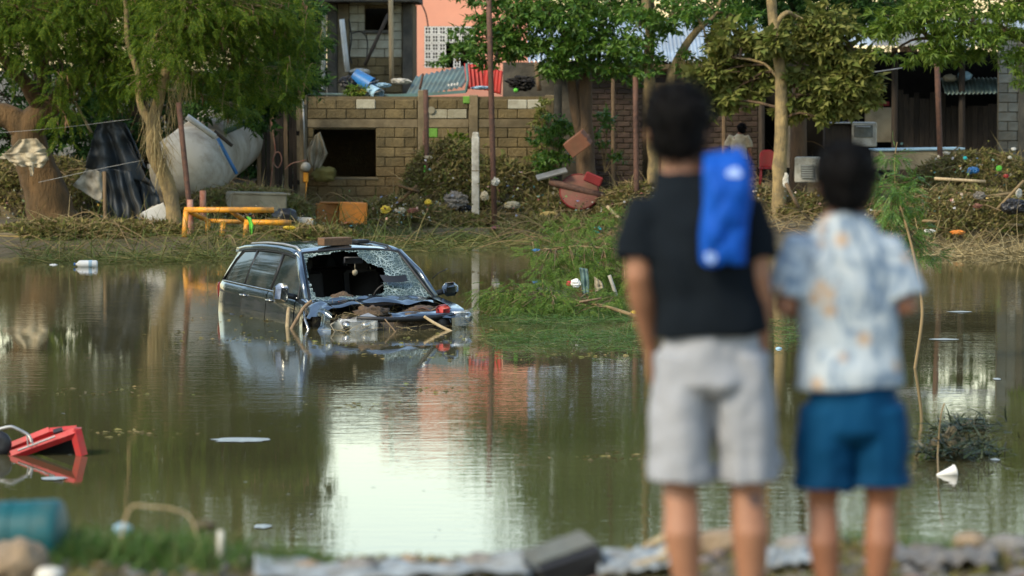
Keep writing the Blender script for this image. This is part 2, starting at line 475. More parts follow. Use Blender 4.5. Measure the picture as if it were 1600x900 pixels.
wm = MB().grid(40, 12, lambda u, v: (-320 + 640 * u, 17 + 75 * v, 0.0))
struct(tag(wm.build("water", m_water), "brown still flood water lying between the two banks"))

# ------------------------------------------------------------------ masonry
def clay_block(w, h, d):
    mb = MB().box((0, 0, 0), (w, d, h), bev=.012)
    me = bpy.data.meshes.new("concrete_block")
    me.from_pydata(mb.v, [], mb.f); me.update()
    return me
BLK = {}
def block_mesh(w, h, d, m):
    k = (round(w, 3), round(h, 3), round(d, 3), m.name)
    if k not in BLK:
        me = clay_block(w, h, d); me.materials.append(m); BLK[k] = me
    return BLK[k]

def courses(parent, x0, x1, z0, rows, yf, holes=(), bw=.40, bh=.20, d=.05, gap=.011, m=m_block, special=None, name="concrete_block", jit=.010):
    """running-bond blocks on a wall face at y = yf (blocks stand proud of the mortar behind)"""
    r = random.Random(int(x0 * 100) + rows)
    for j in range(rows):
        z = z0 + (j + .5) * bh
        x = x0 - (bw / 2 if j % 2 else 0)
        while x < x1 - .02:
            a, b = max(x, x0), min(x + bw, x1)
            x += bw
            spans = [(a, b)]
            for hx0, hx1, hz0, hz1 in holes:
                if hz0 - .02 < z < hz1 + .02:
                    ns = []
                    for p, q in spans:
                        if q <= hx0 or p >= hx1: ns.append((p, q)); continue
                        if p < hx0: ns.append((p, hx0))
                        if q > hx1: ns.append((hx1, q))
                    spans = ns
            for p, q in spans:
                w = q - p - gap
                if w < .05: continue
                mm = m
                if special:
                    mm = special((p + q) / 2, z) or m
                o = bpy.data.objects.new(name, block_mesh(round(w, 2), bh - gap, d, mm))
                COL.objects.link(o)
                o.parent = parent
                o.location = Vector(((p + q) / 2 + r.uniform(-.003, .003), yf + r.uniform(-jit, jit), z + r.uniform(-.002, .002))) - parent.location
                o.rotation_euler = (0, r.uniform(-.012, .012), r.uniform(-.02, .02))

def wall_panels(mb, x0, x1, z0, z1, y0, y1, holes):
    """solid wall between y0 and y1 with rectangular openings"""
    hs = sorted(holes)
    x = x0
    for hx0, hx1, hz0, hz1 in hs:
        mb.box(((x + hx0) / 2, (y0 + y1) / 2, (z0 + z1) / 2), (hx0 - x, y1 - y0, z1 - z0))
        if hz0 > z0: mb.box(((hx0 + hx1) / 2, (y0 + y1) / 2, (z0 + hz0) / 2), (hx1 - hx0, y1 - y0, hz0 - z0))
        if hz1 < z1: mb.box(((hx0 + hx1) / 2, (y0 + y1) / 2, (z1 + hz1) / 2), (hx1 - hx0, y1 - y0, z1 - hz1))
        x = hx1
    mb.box(((x + x1) / 2, (y0 + y1) / 2, (z0 + z1) / 2), (x1 - x, y1 - y0, z1 - z0))
    return mb

# --- low block house in the middle (front wall 79 m away)
YH = 79.0
hx0, hx1 = P(462, 0, YH).x, P(866, 0, YH).x
zt = P(0, 150, YH).z
win = (P(490, 0, YH).x, P(587, 0, YH).x, P(0, 277, YH).z, P(0, 202, YH).z)
zb0, zb1 = P(0, 200, YH).z, P(0, 186, YH).z
house = thing("block_house", "roofless low house of tan concrete blocks with a dark square window opening", "house", ((hx0 + hx1) / 2, YH + 2, .3))
mb = wall_panels(MB(), hx0, hx1, .1, zt - .01, YH, YH + .12, [win])
mb.box((hx0 + .06, YH + 2.12, 1.35), (.12, 4.0, 2.5)); mb.box((hx1 - .06, YH + 2.12, 1.35), (.12, 4.0, 2.5))
mb.box(((hx0 + hx1) / 2, YH + 4.18, 1.35), (hx1 - hx0, .12, 2.5))
mb.build("wall", m_mortar, house)
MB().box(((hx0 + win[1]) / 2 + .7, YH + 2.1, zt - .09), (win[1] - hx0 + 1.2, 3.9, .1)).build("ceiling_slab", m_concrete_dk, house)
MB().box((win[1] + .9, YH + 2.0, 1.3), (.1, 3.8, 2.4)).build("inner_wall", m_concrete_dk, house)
specials = [(P(682, 201, YH), m_block_lime), (P(823, 168, YH), m_block_white), (P(798, 170, YH), m_block_dark),
            (P(780, 199, YH), m_block_pale), (P(565, 163, YH), m_block_pale), (P(700, 172, YH), m_block_pale)]
def spec_house(x, z):
    for p, mm in specials:
        if abs(p.x - x) < .21 and abs(p.z - z) < .1:
            return mm
cols_px = [(462, 479), (653, 668), (733, 747), (852, 866)]
for i in range(3):
    a, b = P(cols_px[i][1], 0, YH).x + .01, P(cols_px[i + 1][0], 0, YH).x - .01
    z_low = zb0 - .2 * 8
    courses(house, a, b, z_low, 8, YH - .012, [win], special=spec_house)
    courses(house, a, b, zb1 + .004, 2, YH - .012, special=spec_house)
    MB().box(((a + b) / 2, YH - .012, (zb0 + zb1) / 2), (b - a + .015, .05, zb1 - zb0 - .012), bev=.01).build("tie_beam", m_concrete, house)
for a, b in cols_px:
    xa, xb = P(a, 0, YH).x, P(b, 0, YH).x
    top = zt + (.12 if a == 653 else .02)
    c = MB().box(((xa + xb) / 2, YH - .02, (top + .1) / 2), (xb - xa, .09, top - .1), bev=.012).build("column", m_concrete, house)
MB().box(((win[0] + win[1]) / 2, YH + .03, win[2] - .03), (win[1] - win[0] + .1, .16, .05), bev=.01).build("window_sill", m_concrete, house)
MB().box((P(729, 156, YH).x, YH - .045, P(0, 156, YH).z), (.14, .05, .15), bev=.01).build("lime_patch", m_block_lime, house)
MB().lathe([(.075, 0), (.075, .03)], 16, Matrix.Translation((P(674, 172, YH).x, YH - .03, P(0, 172, YH).z)) @ Matrix.Rotation(math.pi / 2, 4, 'X')).build("round_cap", m_block_pale, house)

# --- tall unfinished block building behind
YU = 88.0
ux0, ux1 = P(511, 0, YU).x, P(645, 0, YU).x
upper = thing("block_building", "tall grey block building with a dark square window and concrete corner posts", "building", ((ux0 + ux1) / 2, YU + 2, .8))
uw = (P(570, 0, YU).x, P(607, 0, YU).x, P(0, 47, YU).z, P(0, 13, YU).z)
ztu = 4.72
mb = wall_panels(MB(), ux0, ux1, .5, ztu, YU, YU + .12, [uw])
mb.box((ux0 + .06, YU + 1.9, 2.6), (.12, 3.5, 4.2)); mb.box((ux1 - .06, YU + 1.9, 2.6), (.12, 3.5, 4.2)); mb.box(((ux0 + ux1) / 2, YU + 3.7, 2.6), (ux1 - ux0, .12, 4.2))
mb.build("wall", m_mortar, upper)
zsplit = P(0, 90, YU).z
courses(upper, P(546, 0, YU).x, P(628, 0, YU).x, zsplit - .8, 4, YU - .012, [uw], m=m_block)
courses(upper, P(546, 0, YU).x, P(628, 0, YU).x, zsplit, 7, YU - .012, [uw], m=m_block_pale)
for a, b, m in ((511, 527, m_concrete_dk), (528, 545, m_concrete), (629, 644, m_concrete_dk)):
    xa, xb = P(a, 0, YU).x, P(b, 0, YU).x
    MB().box(((xa + xb) / 2, YU - .03, 2.65), (xb - xa, .14, 4.1), bev=.015).build("column", m, upper)
MB().box(((uw[0] + uw[1]) / 2, YU - .04, uw[2] - .04), (uw[1] - uw[0] + .08, .16, .07), bev=.01).build("window_sill", m_concrete_dk, upper)
MB().box(((ux0 + ux1) / 2 - .2, YU + 1.4, ztu + .07), (ux1 - ux0 + .7, 4.3, .14), bev=.02).build("roof_slab", m_concrete_dk, upper)
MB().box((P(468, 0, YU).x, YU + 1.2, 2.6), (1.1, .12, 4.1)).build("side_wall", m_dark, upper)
MB().tube([P(507, -14, YU - .3), P(506, 60, YU - .3), P(505, 140, YU - .3)], .055, 8).build("white_post", m_white_dirty, upper)

# --- pink house
YP = 97.0
px0, px1, pzt = P(600, 0, YP).x, P(858, 0, YP).x, 6.15
pink = thing("pink_house", "salmon pink rendered house with white pierced ventilation blocks", "house", ((px0 + px1) / 2, YP + 3, .9))
lw = (P(663, 0, YP).x, P(742, 0, YP).x, P(0, 106, YP).z, P(0, 41, YP).z)
mb = wall_panels(MB(), px0, px1, .5, pzt, YP, YP + .15, [lw])
mb.box((px0 + .07, YP + 3.1, 3.3), (.14, 5.9, 5.6)); mb.box((px1 - .07, YP + 3.1, 3.3), (.14, 5.9, 5.6)); mb.box(((px0 + px1) / 2, YP + 6, 3.3), (px1 - px0, .14, 5.6))
mb.build("wall", m_pink, pink)
MB().box(((px0 + px1) / 2, YP + 3, pzt + .06), (px1 - px0 + .3, 6.5, .12), bev=.02).build("roof_slab", m_pink, pink)
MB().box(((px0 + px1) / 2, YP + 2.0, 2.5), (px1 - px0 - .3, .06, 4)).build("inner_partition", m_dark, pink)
def vent_mesh(w, h, d):
    mb = MB(); t = .028
    for sx in (-1, 1): mb.box((sx * (w / 2 - t / 2), 0, 0), (t, d, h))
    for sz in (-1, 1): mb.box((0, 0, sz * (h / 2 - t / 2)), (w - 2 * t, d, t))
    mb.box((0, 0, 0), (t * .7, d * .9, h - 2 * t)); mb.box((-(w / 4), 0, 0), (w / 2 - t, d * .8, t * .7)); mb.box((w / 4, 0, .0), (w / 2 - t, d * .8, t * .7))
    me = bpy.data.meshes.new("vent_block"); me.from_pydata(mb.v, [], mb.f); me.materials.append(m_white_paint)
    return me
vw, vh = (lw[1] - lw[0]) / 7, (lw[3] - lw[2]) / 5
vme = vent_mesh(vw - .008, vh - .008, .1)
for i in range(7):
    for j in range(5):
        if j < 3 and i >= 3 and not (j == 0 and i in (4, 6)) and not (j == 1 and i in (4,)): continue
        o = bpy.data.objects.new("vent_block", vme); COL.objects.link(o); o.parent = pink
        o.location = Vector((lw[0] + (i + .5) * vw, YP + .05, lw[2] + (j + .5) * vh)) - pink.location
MB().box((P(775, 120, YP).x, YP - .03, P(0, 86, YP).z), (.05, .05, .25)).build("wall_bracket", m_dark, pink)

# --- corrugated sheet helper
def corrugated(name, parent, m, c, ex, ey, w, l, pitch=.09, amp=.022, seed=0, warp=.0):
    """sheet centred on c; ridges run along ey, corrugation across ex; w along ex, l along ey"""
    ex, ey = Vector(ex).normalized(), Vector(ey).normalized()
    nrm = ex.cross(ey).normalized()
    nu = max(8, int(w / pitch * 6)); nv = 10
    def fn(u, v):
        a = (u - .5) * w; b = (v - .5) * l
        h = amp * math.sin(a / pitch * 2 * math.pi) + warp * noise.noise(Vector((a * .8 + seed, b * .8, seed)))
        return Vector(c) + ex * a + ey * b + nrm * h
    o = MB().grid(nu, nv, fn).build(name, m, parent, smooth=True)
    md = o.modifiers.new("thickness", 'SOLIDIFY'); md.thickness = .004
    return o

# --- brick house with pale roof behind the trees
YB = 84.0
bx0, bx1 = P(905, 0, YB).x, P(1185, 0, YB).x
brick_h = thing("brick_house", "dark red brick house under a pale blue corrugated roof", "house", ((bx0 + bx1) / 2, YB + 2.5, .6))
door = (P(1005, 0, YB).x, P(1072, 0, YB).x, .3, P(0, 130, YB).z)
mb = wall_panels(MB(), bx0, bx1, .2, 3.2, YB, YB + .14, [door])
mb.box((bx0 + .07, YB + 2.6, 1.7), (.14, 4.9, 3.0)); mb.box((bx1 - .07, YB + 2.6, 1.7), (.14, 4.9, 3.0)); mb.box(((bx0 + bx1) / 2, YB + 5, 1.9), (bx1 - bx0, .14, 3.4))
mb.build("wall", m_mortar, brick_h)
courses(brick_h, bx0, bx1, .5, 22, YB - .008, [door], bw=.28, bh=.12, d=.04, gap=.014, m=m_brickred, name="brick")
for k in range(9):
    xa = P(826, 0, YB).x + k * .60
    z0r, z1r = 3.36 + .03 * math.sin(k * 2.1), 4.32 + .05 * math.sin(k * 1.3)
    y0r, y1r = YB - .7, YB + 2.6
    c = Vector((xa + .31, (y0r + y1r) / 2, (z0r + z1r) / 2 + (.012 if k % 2 else 0)))
    corrugated("roof_sheet", brick_h, m_blue_tin, c, (1, 0, .01 * math.sin(k)), (0, y1r - y0r, z1r - z0r), .66, 3.4, seed=k)
MB().tube([(bx0 - .9, YB - .5, 3.33), (bx1 + .3, YB - .5, 3.36)], .04, 6).build("eave_beam", m_wood_dk, brick_h)
for px in (958, 1131):
    MB().tube([P(px, 290, YB - .55), P(px, 104, YB - .55)], .045, 7).build("eave_post", m_wood, brick_h)
MB().box((P(846, 118, YB + .5).x, YB + .6, 1.9), (1.7, .12, 2.9)).build("grey_side_wall", m_concrete_dk, brick_h)

# --- dark open shelter on the right
YS = 83.0
sx0, sx1 = P(1186, 0, YS).x, P(1600, 0, YS).x
shel = thing("open_shelter", "dark open-fronted shed of boards and posts under rusty tin", "shed", ((sx0 + sx1) / 2, YS + 3, .6))
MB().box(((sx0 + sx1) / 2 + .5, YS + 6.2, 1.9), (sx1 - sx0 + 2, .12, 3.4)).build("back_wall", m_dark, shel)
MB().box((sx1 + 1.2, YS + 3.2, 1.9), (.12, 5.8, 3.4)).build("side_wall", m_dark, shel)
for k in range(11):
    xa = sx0 - .1 + k * .72
    corrugated("roof_sheet", shel, m_grey_tin if k % 3 else m_blue_tin, (xa, YS + 2.6, 4.02 + (.012 if k % 2 else 0)), (1, 0, 0), (0, 6.4, .65), .78, 6.5, seed=20 + k)
for px in (1190, 1238, 1330, 1398, 1503):
    MB().tube([P(px, 262, YS + .2), P(px, 74, YS + .2)], .07 if px != 1238 else .12, 8).build("shelter_post", m_wood_dk if px != 1238 else m_concrete_dk, shel)
for k in range(20):
    xa, xb = P(1396 + k * 8.3, 0, YS + 1.2).x, P(1396 + k * 8.3 + 7.9, 0, YS + 1.2).x
    zt_ = 2.55 + random.uniform(-.12, .12) if k < 10 else 2.3 + random.uniform(-.05, .05)
    MB().box(((xa + xb) / 2, YS + 1.2 + random.uniform(-.012, .012), zt_ / 2 + .35), (xb - xa, .025, zt_ - .5), bev=.004).build("plank", m_wood_dk, shel)
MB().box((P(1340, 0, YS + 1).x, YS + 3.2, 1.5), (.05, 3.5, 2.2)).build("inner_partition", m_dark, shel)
yd = YS + .9
MB().box(((P(1352, 0, yd).x + P(1394, 0, yd).x) / 2, yd, (P(0, 222, yd).z + P(0, 168, yd).z) / 2), (.58, .04, .76), bev=.008).build("yellow_board", m_beige, shel)
MB().box((P(1378, 163, yd).x, yd, P(0, 162, yd).z), (.32, .04, .1), bev=.008).build("red_board", m_maroon, shel)
corrugated("awning_sheet", shel, m_teal_tin, P(1518, 134, YS + .5), (1, 0, .02), (0, 1, .35), 1.25, 1.0, seed=3)
MB().blob(P(1507, 119, YS + .45), (.16, .1, .1), 4, .4).build("bundle", m_skyblue, shel, True)
MB().blob(P(1484, 122, YS + .45), (.14, .1, .08), 5, .4).build("bundle", m_beige, shel, True)

# --- grey block wall at the right edge
YG = 80.5
gx0, gx1 = P(1561, 0, YG).x, P(1720, 0, YG).x
gw = thing("grey_block_wall", "tall grey concrete block wall at the right edge beside the dark shed", "wall", ((gx0 + gx1) / 2, YG, .3))
MB().box(((gx0 + gx1) / 2, YG + .09, 2.1), (gx1 - gx0, .14, 3.7)).build("core", m_mortar, gw)
courses(gw, gx0, gx1, .5, 17, YG - .005, bw=.40, bh=.2, m=m_block_grey)
MB().box((P(1597, 0, YG).x, YG - .05, 2.0), (.12, .12, 3.4), bev=.012).build("column", m_concrete_dk, gw)

# --- dark board fence left of the block house
YF = 78.0
bf = thing("board_fence", "dark weathered board fence beside the electricity meter post", "fence", (P(440, 0, YF).x, YF, .4))
for k in range(9):
    px = 404 + k * 7
    xa = P(px, 0, YF).x
    top = P(0, 165 + random.uniform(-6, 8) + (28 if k < 3 else 0), YF).z
    MB().box((xa, YF + random.uniform(-.02, .02), (top + .3) / 2), (.082, .03, top - .3), Euler((0, random.uniform(-.015, .015), 0)), bev=.004).build("board", m_wood_dk if k % 3 else m_wood, bf)
MB().box((P(434, 0, YF).x, YF + .045, 1.9), (.95, .04, .09)).build("rail", m_wood_dk, bf)
MB().box((P(434, 0, YF).x, YF + .045, .9), (.95, .04, .09)).build("rail", m_wood_dk, bf)
# ------------------------------------------------------------------ foliage helpers (numpy)
def norm(a):
    return a / np.maximum(np.linalg.norm(a, axis=-1, keepdims=True), 1e-9)

def scatter(TV, TF, pos, dirs, scale, roll=None, r=rng):
    """copies of a template (grown along +x, face up +z) at pos, pointing along dirs"""
    n = len(pos)
    x = norm(dirs)
    up = np.tile([0., 0., 1.], (n, 1)) + r.normal(0, .45, (n, 3))
    y = norm(np.cross(up, x)); z = np.cross(x, y)
    s = np.asarray(scale).reshape(-1, 1, 1)
    V = (TV[None, :, 0, None] * x[:, None, :] + TV[None, :, 1, None] * y[:, None, :] + TV[None, :, 2, None] * z[:, None, :]) * s + pos[:, None, :]
    F = TF[None] + (np.arange(n) * len(TV))[:, None, None]
    return V.reshape(-1, 3), F.reshape(-1, TF.shape[1])

def t_leaf(l=1.0, w=.45, fold=.12, droop=.18):
    V = np.array([[0, 0, 0], [.35 * l, w / 2, fold * .6 - droop * .1], [l, 0, -droop], [.35 * l, -w / 2, fold * .6 - droop * .1], [.42 * l, 0, -droop * .15 - .02]])
    return V, np.array([[0, 4, 1], [4, 2, 1], [0, 3, 4], [4, 3, 2]])

def t_cluster(k=6, l=1.0, w=.42, spread=1.0, seed=0):
    r = np.random.default_rng(seed)
    LV, LF = t_leaf(1, w)
    V, F = [], []
    for i in range(k):
        a = (i / k) * 2 * math.pi + r.uniform(-.3, .3)
        e = r.uniform(-.5, .35)
        d = np.array([.55 + .3 * r.random(), math.cos(a) * spread, math.sin(a) * spread * .7 + e * .3]); d /= np.linalg.norm(d)
        up = np.array([0, 0, 1.]) + r.normal(0, .3, 3); y = np.cross(up, d); y /= np.linalg.norm(y); z = np.cross(d, y)
        s = l * r.uniform(.7, 1.1); o = np.array([r.uniform(0, .5), 0, 0])
        F.append(LF + len(LV) * i)
        V.append((LV[:, :1] * d + LV[:, 1:2] * y + LV[:, 2:3] * z) * s + o)
    return np.concatenate(V), np.concatenate(F)

def t_frond(pairs=9, l=1.0, pl=.34, pw=.085, seed=0):
    """feathery compound leaf: narrow leaflets either side of a drooping midrib"""
    r = np.random.default_rng(seed)
    V, F = [], []
    def q(a, d, ln, w, nrm):
        i = len(V)
        sd = np.cross(nrm, d); sd /= np.linalg.norm(sd)
        V.extend([a, a + d * ln * .5 + sd * w / 2, a + d * ln, a + d * ln * .5 - sd * w / 2]); F.append([i, i + 1, i + 2, i + 3])
    for i in range(pairs):
        t = .12 + .85 * i / (pairs - 1)
        a = np.array([t * l, 0, -.30 * t * t * l])
        k = math.sin(math.pi * min(1, .25 + .75 * t)) * .7 + .35
        for sg in (-1, 1):
            d = np.array([.55, sg, -.35 + r.uniform(-.2, .2)]); d /= np.linalg.norm(d)
            q(a, d, pl * l * k, pw * l, np.array([0, 0, 1.]) + r.normal(0, .25, 3))
    q(np.zeros(3), np.array([1, 0, -.15]), l * .6, .012 * l, np.array([0, 0, 1.]))
    q(np.array([.55 * l, 0, -.1 * l]), np.array([1, 0, -.42]) / 1.08, l * .48, .012 * l, np.array([0, 0, 1.]))
    return np.array(V), np.array(F)

def t_blade(seg=3, bend=.5):
    V, F = [], []
    for i in range(seg + 1):
        t = i / seg; w = .5 * (1 - t) ** .7 + .03
        V += [[t * (1 - .25 * bend * t), w, -bend * t * t * .5], [t * (1 - .25 * bend * t), -w, -bend * t * t * .5]]
    for i in range(seg):
        F.append([2 * i, 2 * i + 1, 2 * i + 3, 2 * i + 2])
    return np.array(V), np.array(F)

LEAVES = {
    'feather': t_frond(11, 1, .24, .06, 1), 'cluster': t_cluster(6, .8, .42, 1.0, 3), 'broad': t_cluster(6, .95, .62, .9, 5),
    'narrow': t_cluster(7, 1.0, .24, .9, 8)}

def ellip(n, r, shell=.55):
    d = norm(r.normal(size=(n, 3)))
    return d * (shell + (1 - shell) * r.random((n, 1)) ** .6) if shell < 1 else d

def crown_mesh(blobs, kind, size, seed, droop=.35):
    """blobs: (centre, radii, n leaves) -> positions / directions of leaf sprays and the twig ends"""
    r = np.random.default_rng(seed)
    pos, dirs, tips = [], [], []
    for c, rad, n in blobs:
        if kind == 'feather': n = int(n * 1.05)
        c = np.array(c); rad = np.array(rad)
        nc = max(4, n // 9)
        cc = ellip(nc, r, .35) * rad + c                     # spray centres, leaves gather round them: light and dark clumps with gaps
        tips.append(cc)
        k = r.integers(0, nc, n)
        sp = np.minimum(.30 * rad.mean(), .34)
        p = cc[k] + r.normal(0, 1, (n, 3)) * [sp, sp, sp * .45]
        d = norm(p - cc[k]) * .8 + norm(p - c) * .5 + r.normal(0, .35, (n, 3)); d[:, 2] -= droop
        pos.append(p); dirs.append(d)
    pos = np.concatenate(pos); dirs = np.concatenate(dirs)
    TV, TF = LEAVES[kind]
    sc = size * r.uniform(.65, 1.2, len(pos))
    return (*scatter(TV, TF, pos, dirs, sc, r=r), tips)

def wob(pts, k, seed, amp):
    """subdivide a path k times per leg and roughen it"""
    out = []
    pts = [Vector(p) for p in pts]
    for i in range(len(pts) - 1):
        for j in range(k):
            t = j / k
            p0, p1, p2, p3 = pts[max(i - 1, 0)], pts[i], pts[i + 1], pts[min(i + 2, len(pts) - 1)]
            q = .5 * ((2 * p1) + (p2 - p0) * t + (2 * p0 - 5 * p1 + 4 * p2 - p3) * t * t + (3 * p1 - p0 - 3 * p2 + p3) * t ** 3)
            out.append(q + Vector((noise.noise(q * 2 + Vector((seed, 0, 0))), noise.noise(q * 2 + Vector((0, seed, 0))), 0)) * amp)
    return out + [pts[-1]]

def lerp_r(rs, k):
    out = []
    for i in range(len(rs) - 1):
        out += [rs[i] + (rs[i + 1] - rs[i]) * j / k for j in range(k)]
    return out + [rs[-1]]

def tree(name, label, limbs, blobs, kind, size, m_leaf, m_bk, seed, group=None, droop=.35, pods=0, cat="tree", twigs=True, nside=10):
    base = Vector(limbs[0][0][0])
    t = thing(name, label, cat, base, group)
    mb = MB(); skel = []
    for path in limbs:
        pts = wob([p for p, _ in path], 5, seed, .05); rs = lerp_r([q for _, q in path], 5)
        rs = [q * (1 + .12 * noise.noise(p * 5 + Vector((seed, 1, 2)))) for p, q in zip(pts, rs)]
        mb.tube(pts, rs, nside); skel += pts[2:]
    mb.build("trunk", m_bk, t, True)
    V, F, tips = crown_mesh(blobs, kind, size, seed, droop)
    tw = MB(); r = random.Random(seed)
    if twigs:
        for (c, rad, n), cc in zip(blobs, tips):
            c = Vector(c)
            near = min(skel, key=lambda s: (s - c).length + (.6 if s.z > c.z + .4 else 0))
            mid = near.lerp(c, .5) + Vector((r.uniform(-.15, .15), r.uniform(-.15, .15), .12))
            tw.tube(wob([near, mid, c], 3, seed, .05), lerp_r([.034, .024, .014], 3), 6)
            for q in cc[: max(4, len(cc) * 2 // 3)]:
                q = Vector(q); s = near.lerp(c, r.uniform(.35, 1))
                tw.tube([s, s.lerp(q, .5) + Vector((0, 0, .06)), q], [.011, .007, .004], 4, cap=False)
        tw.build("branches", m_bk, t, True)["kind"] = "stuff"
    fast("crown", V, F, m_leaf, t)
    if pods:
        rr = np.random.default_rng(seed + 5)
        allc = np.concatenate(tips); c = allc[rr.integers(0, len(allc), pods)]
        k = 7
        p = np.repeat(c, k, 0) + rr.normal(0, .07, (pods * k, 3)); p[:, 2] -= .05
        d = rr.normal(0, .3, (pods * k, 3)); d[:, 2] -= 1
        BV, BF = t_blade(2, .3); BV = BV * [1, .16, 1]
        V, F = scatter(BV, BF, p, d, rr.uniform(.1, .2, pods * k), r=rr)
        fast("seed_pods", V, F, m_pod, t)["kind"] = "stuff"
    return t

def blades(name, pos, dirs, length, width, m, parent=None, bend=.6, seg=3, r=rng):
    BV, BF = t_blade(seg, bend)
    n = len(pos)
    BVs = BV.copy()
    V, F = scatter(BVs * [1, width, 1], BF, pos, dirs, length, r=r)
    return fast(name, V, F, m, parent)

def gz(p):
    return np.array([max(0.0, ground_z(a, b)) for a, b in p[:, :2]])

def mound_leaves(name, parent, c, rad, n, m, size, seed, kind='cluster', lift=0.02):
    r = np.random.default_rng(seed)
    a = r.uniform(0, 2 * math.pi, n); q = np.sqrt(r.random(n))
    p = np.stack([np.cos(a) * q * rad[0], np.sin(a) * q * rad[1], rad[2] * np.sqrt(np.maximum(0, 1 - q * q)) * r.uniform(.8, 1.06, n) + lift], 1) + np.array(c)
    d = r.normal(0, 1, (n, 3)); d[:, 2] = d[:, 2] * .35
    TV, TF = LEAVES[kind]
    V, F = scatter(TV, TF, p, d, size * r.uniform(.5, 1.2, n), r=r)
    return fast(name, V, F, m, parent)

def tuft(path_pts, n, spread, droop_len, seed, kind='straw', width=.03, m=None, name="hanging_straw", parent=None):
    """dry stalks and fibres caught along a path, hanging down"""
    r = np.random.default_rng(seed)
    pp = np.array([list(p) for p in path_pts])
    k = r.integers(0, len(pp) - 1, n); t = r.random((n, 1))
    p = pp[k] * (1 - t) + pp[k + 1] * t + r.normal(0, spread, (n, 3))
    d = r.normal(0, .3, (n, 3)); d[:, 2] -= 1
    return blades(name, p, d, r.uniform(.4, 1.0, n) * droop_len, width, m or m_dead, parent, .25, 3, r)

# ------------------------------------------------------------------ the trees of the far bank
def hanging_sprays(parent, starts, seed, ln=(.25, .65), size=.2, m=None):
    """long drooping side twigs with feathery leaves along them"""
    r = np.random.default_rng(seed); rr = random.Random(seed)
    tw = MB(); pos, dirs = [], []
    for s0 in starts:
        L = rr.uniform(*ln); a = rr.uniform(0, 6.28)
        h = Vector((math.cos(a), math.sin(a) * .6, 0)) * L * .35
        pts = [Vector(s0) + h * t + Vector((0, 0, -L * t * t)) for t in np.linspace(0, 1, 7)]
        tw.tube(pts, [.008 - .001 * i for i in range(7)], 4, cap=False)
        k = int(L * 26)
        for _ in range(k):
            t = r.uniform(.1, 1) * 6; i = min(int(t), 5); q = pts[i].lerp(pts[i + 1], t - i)
            pos.append(q); d = r.normal(0, 1, 3) * [1, 1, .4]; d[2] -= .7; dirs.append(d)
    tw.build("spray_twigs", m_twig, parent)["kind"] = "stuff"
    TV, TF = LEAVES['feather']
    V, F = scatter(TV, TF, np.array([list(p) for p in pos]), np.array(dirs), size * r.uniform(.6, 1.2, len(pos)), r=r)
    fast("hanging_sprays", V, F, m or m_leaf_feather, parent)["kind"] = "stuff"

def PB(px, py, Y, rx, rz, n, ry=None):
    p = P(px, py, Y)
    return (tuple(p), (rx, ry or rx * .9, rz), n)

# big feathery tree, left edge
Y = 71.5
tree("feathery_tree", "big feathery-leaved tree with a forked thick trunk at the left edge", [
    [(P(82, 352, Y), .52), (P(70, 300, Y), .40), (P(52, 245, Y), .34), (P(45, 205, Y), .33), (P(60, 180, Y), .26), (P(95, 150, Y), .2), (P(135, 105, Y), .15), (P(165, 40, Y + .5), .12), (P(190, -60, Y + .5), .09), (P(200, -200, Y + .3), .05)],
    [(P(45, 210, Y), .3), (P(20, 185, Y), .24), (P(-20, 170, Y), .2), (P(-70, 120, Y), .15), (P(-110, 0, Y), .1), (P(-120, -180, Y), .05)],
    [(P(60, 170, Y), .16), (P(40, 130, Y - .5), .13), (P(20, 105, Y - .8), .11), (P(-10, 60, Y - 1), .09), (P(0, -60, Y - 1), .06)],
    [(P(70, 165, Y), .1), (P(65, 110, Y - .3), .08), (P(85, 60, Y - .5), .07), (P(95, -40, Y - .6), .05)],
], [PB(30, 60, Y - 1.2, .8, .6, 330), PB(110, 40, Y - 1.0, .8, .6, 330), PB(100, 175, Y - 1.2, .32, .6, 120), 
    PB(180, 60, Y - .6, .8, .6, 300), PB(150, 130, Y - .8, .55, .5, 200), PB(205, 105, Y - .7, .6, .5, 260), PB(170, 85, Y - 1., .6, .45, 260), PB(55, 20, Y - 1.4, .8, .5, 330), PB(140, 5, Y - 1.2, .8, .5, 330), PB(5, 25, Y - 1.3, .7, .5, 300), PB(98, 120, Y - 1.4, .25, .4, 80), PB(190, 150, Y - .6, .35, .35, 90), PB(230, 20, Y - .8, .8, .5, 260), PB(60, -20, Y - .8, 1.0, .6, 330), PB(160, -30, Y - .5, 1.0, .6, 320), PB(-40, 0, Y - .5, 1.0, .8, 250),
    PB(20, -110, Y, 1.2, .8, 350), PB(130, -120, Y, 1.2, .8, 350), PB(240, -80, Y + .2, 1.1, .8, 330), PB(70, -220, Y, 1.4, .9, 380), PB(200, -210, Y, 1.4, .9, 380), PB(-80, -150, Y, 1.4, 1.0, 280), PB(120, -330, Y, 1.6, 1., 380)],
    'feather', .27, m_leaf_feather, m_bark_red, 1, "trees on the far bank", droop=.6, pods=70)

rs_ = random.Random(21)
hanging_sprays(bpy.data.objects["feathery_tree"], [P(x + rs_.uniform(-12, 12), y + rs_.uniform(-15, 15), Y - 1 + rs_.uniform(-.6, .6)) for x, y in
    [(100, 120), (95, 150), (105, 170), (15, 60), (40, 90), (70, 60), (130, 90), (160, 110), (180, 130), (200, 120), (150, 70), (10, 110), (85, 190), (60, 30), (120, 50), (190, 80), (215, 100)]], 5)
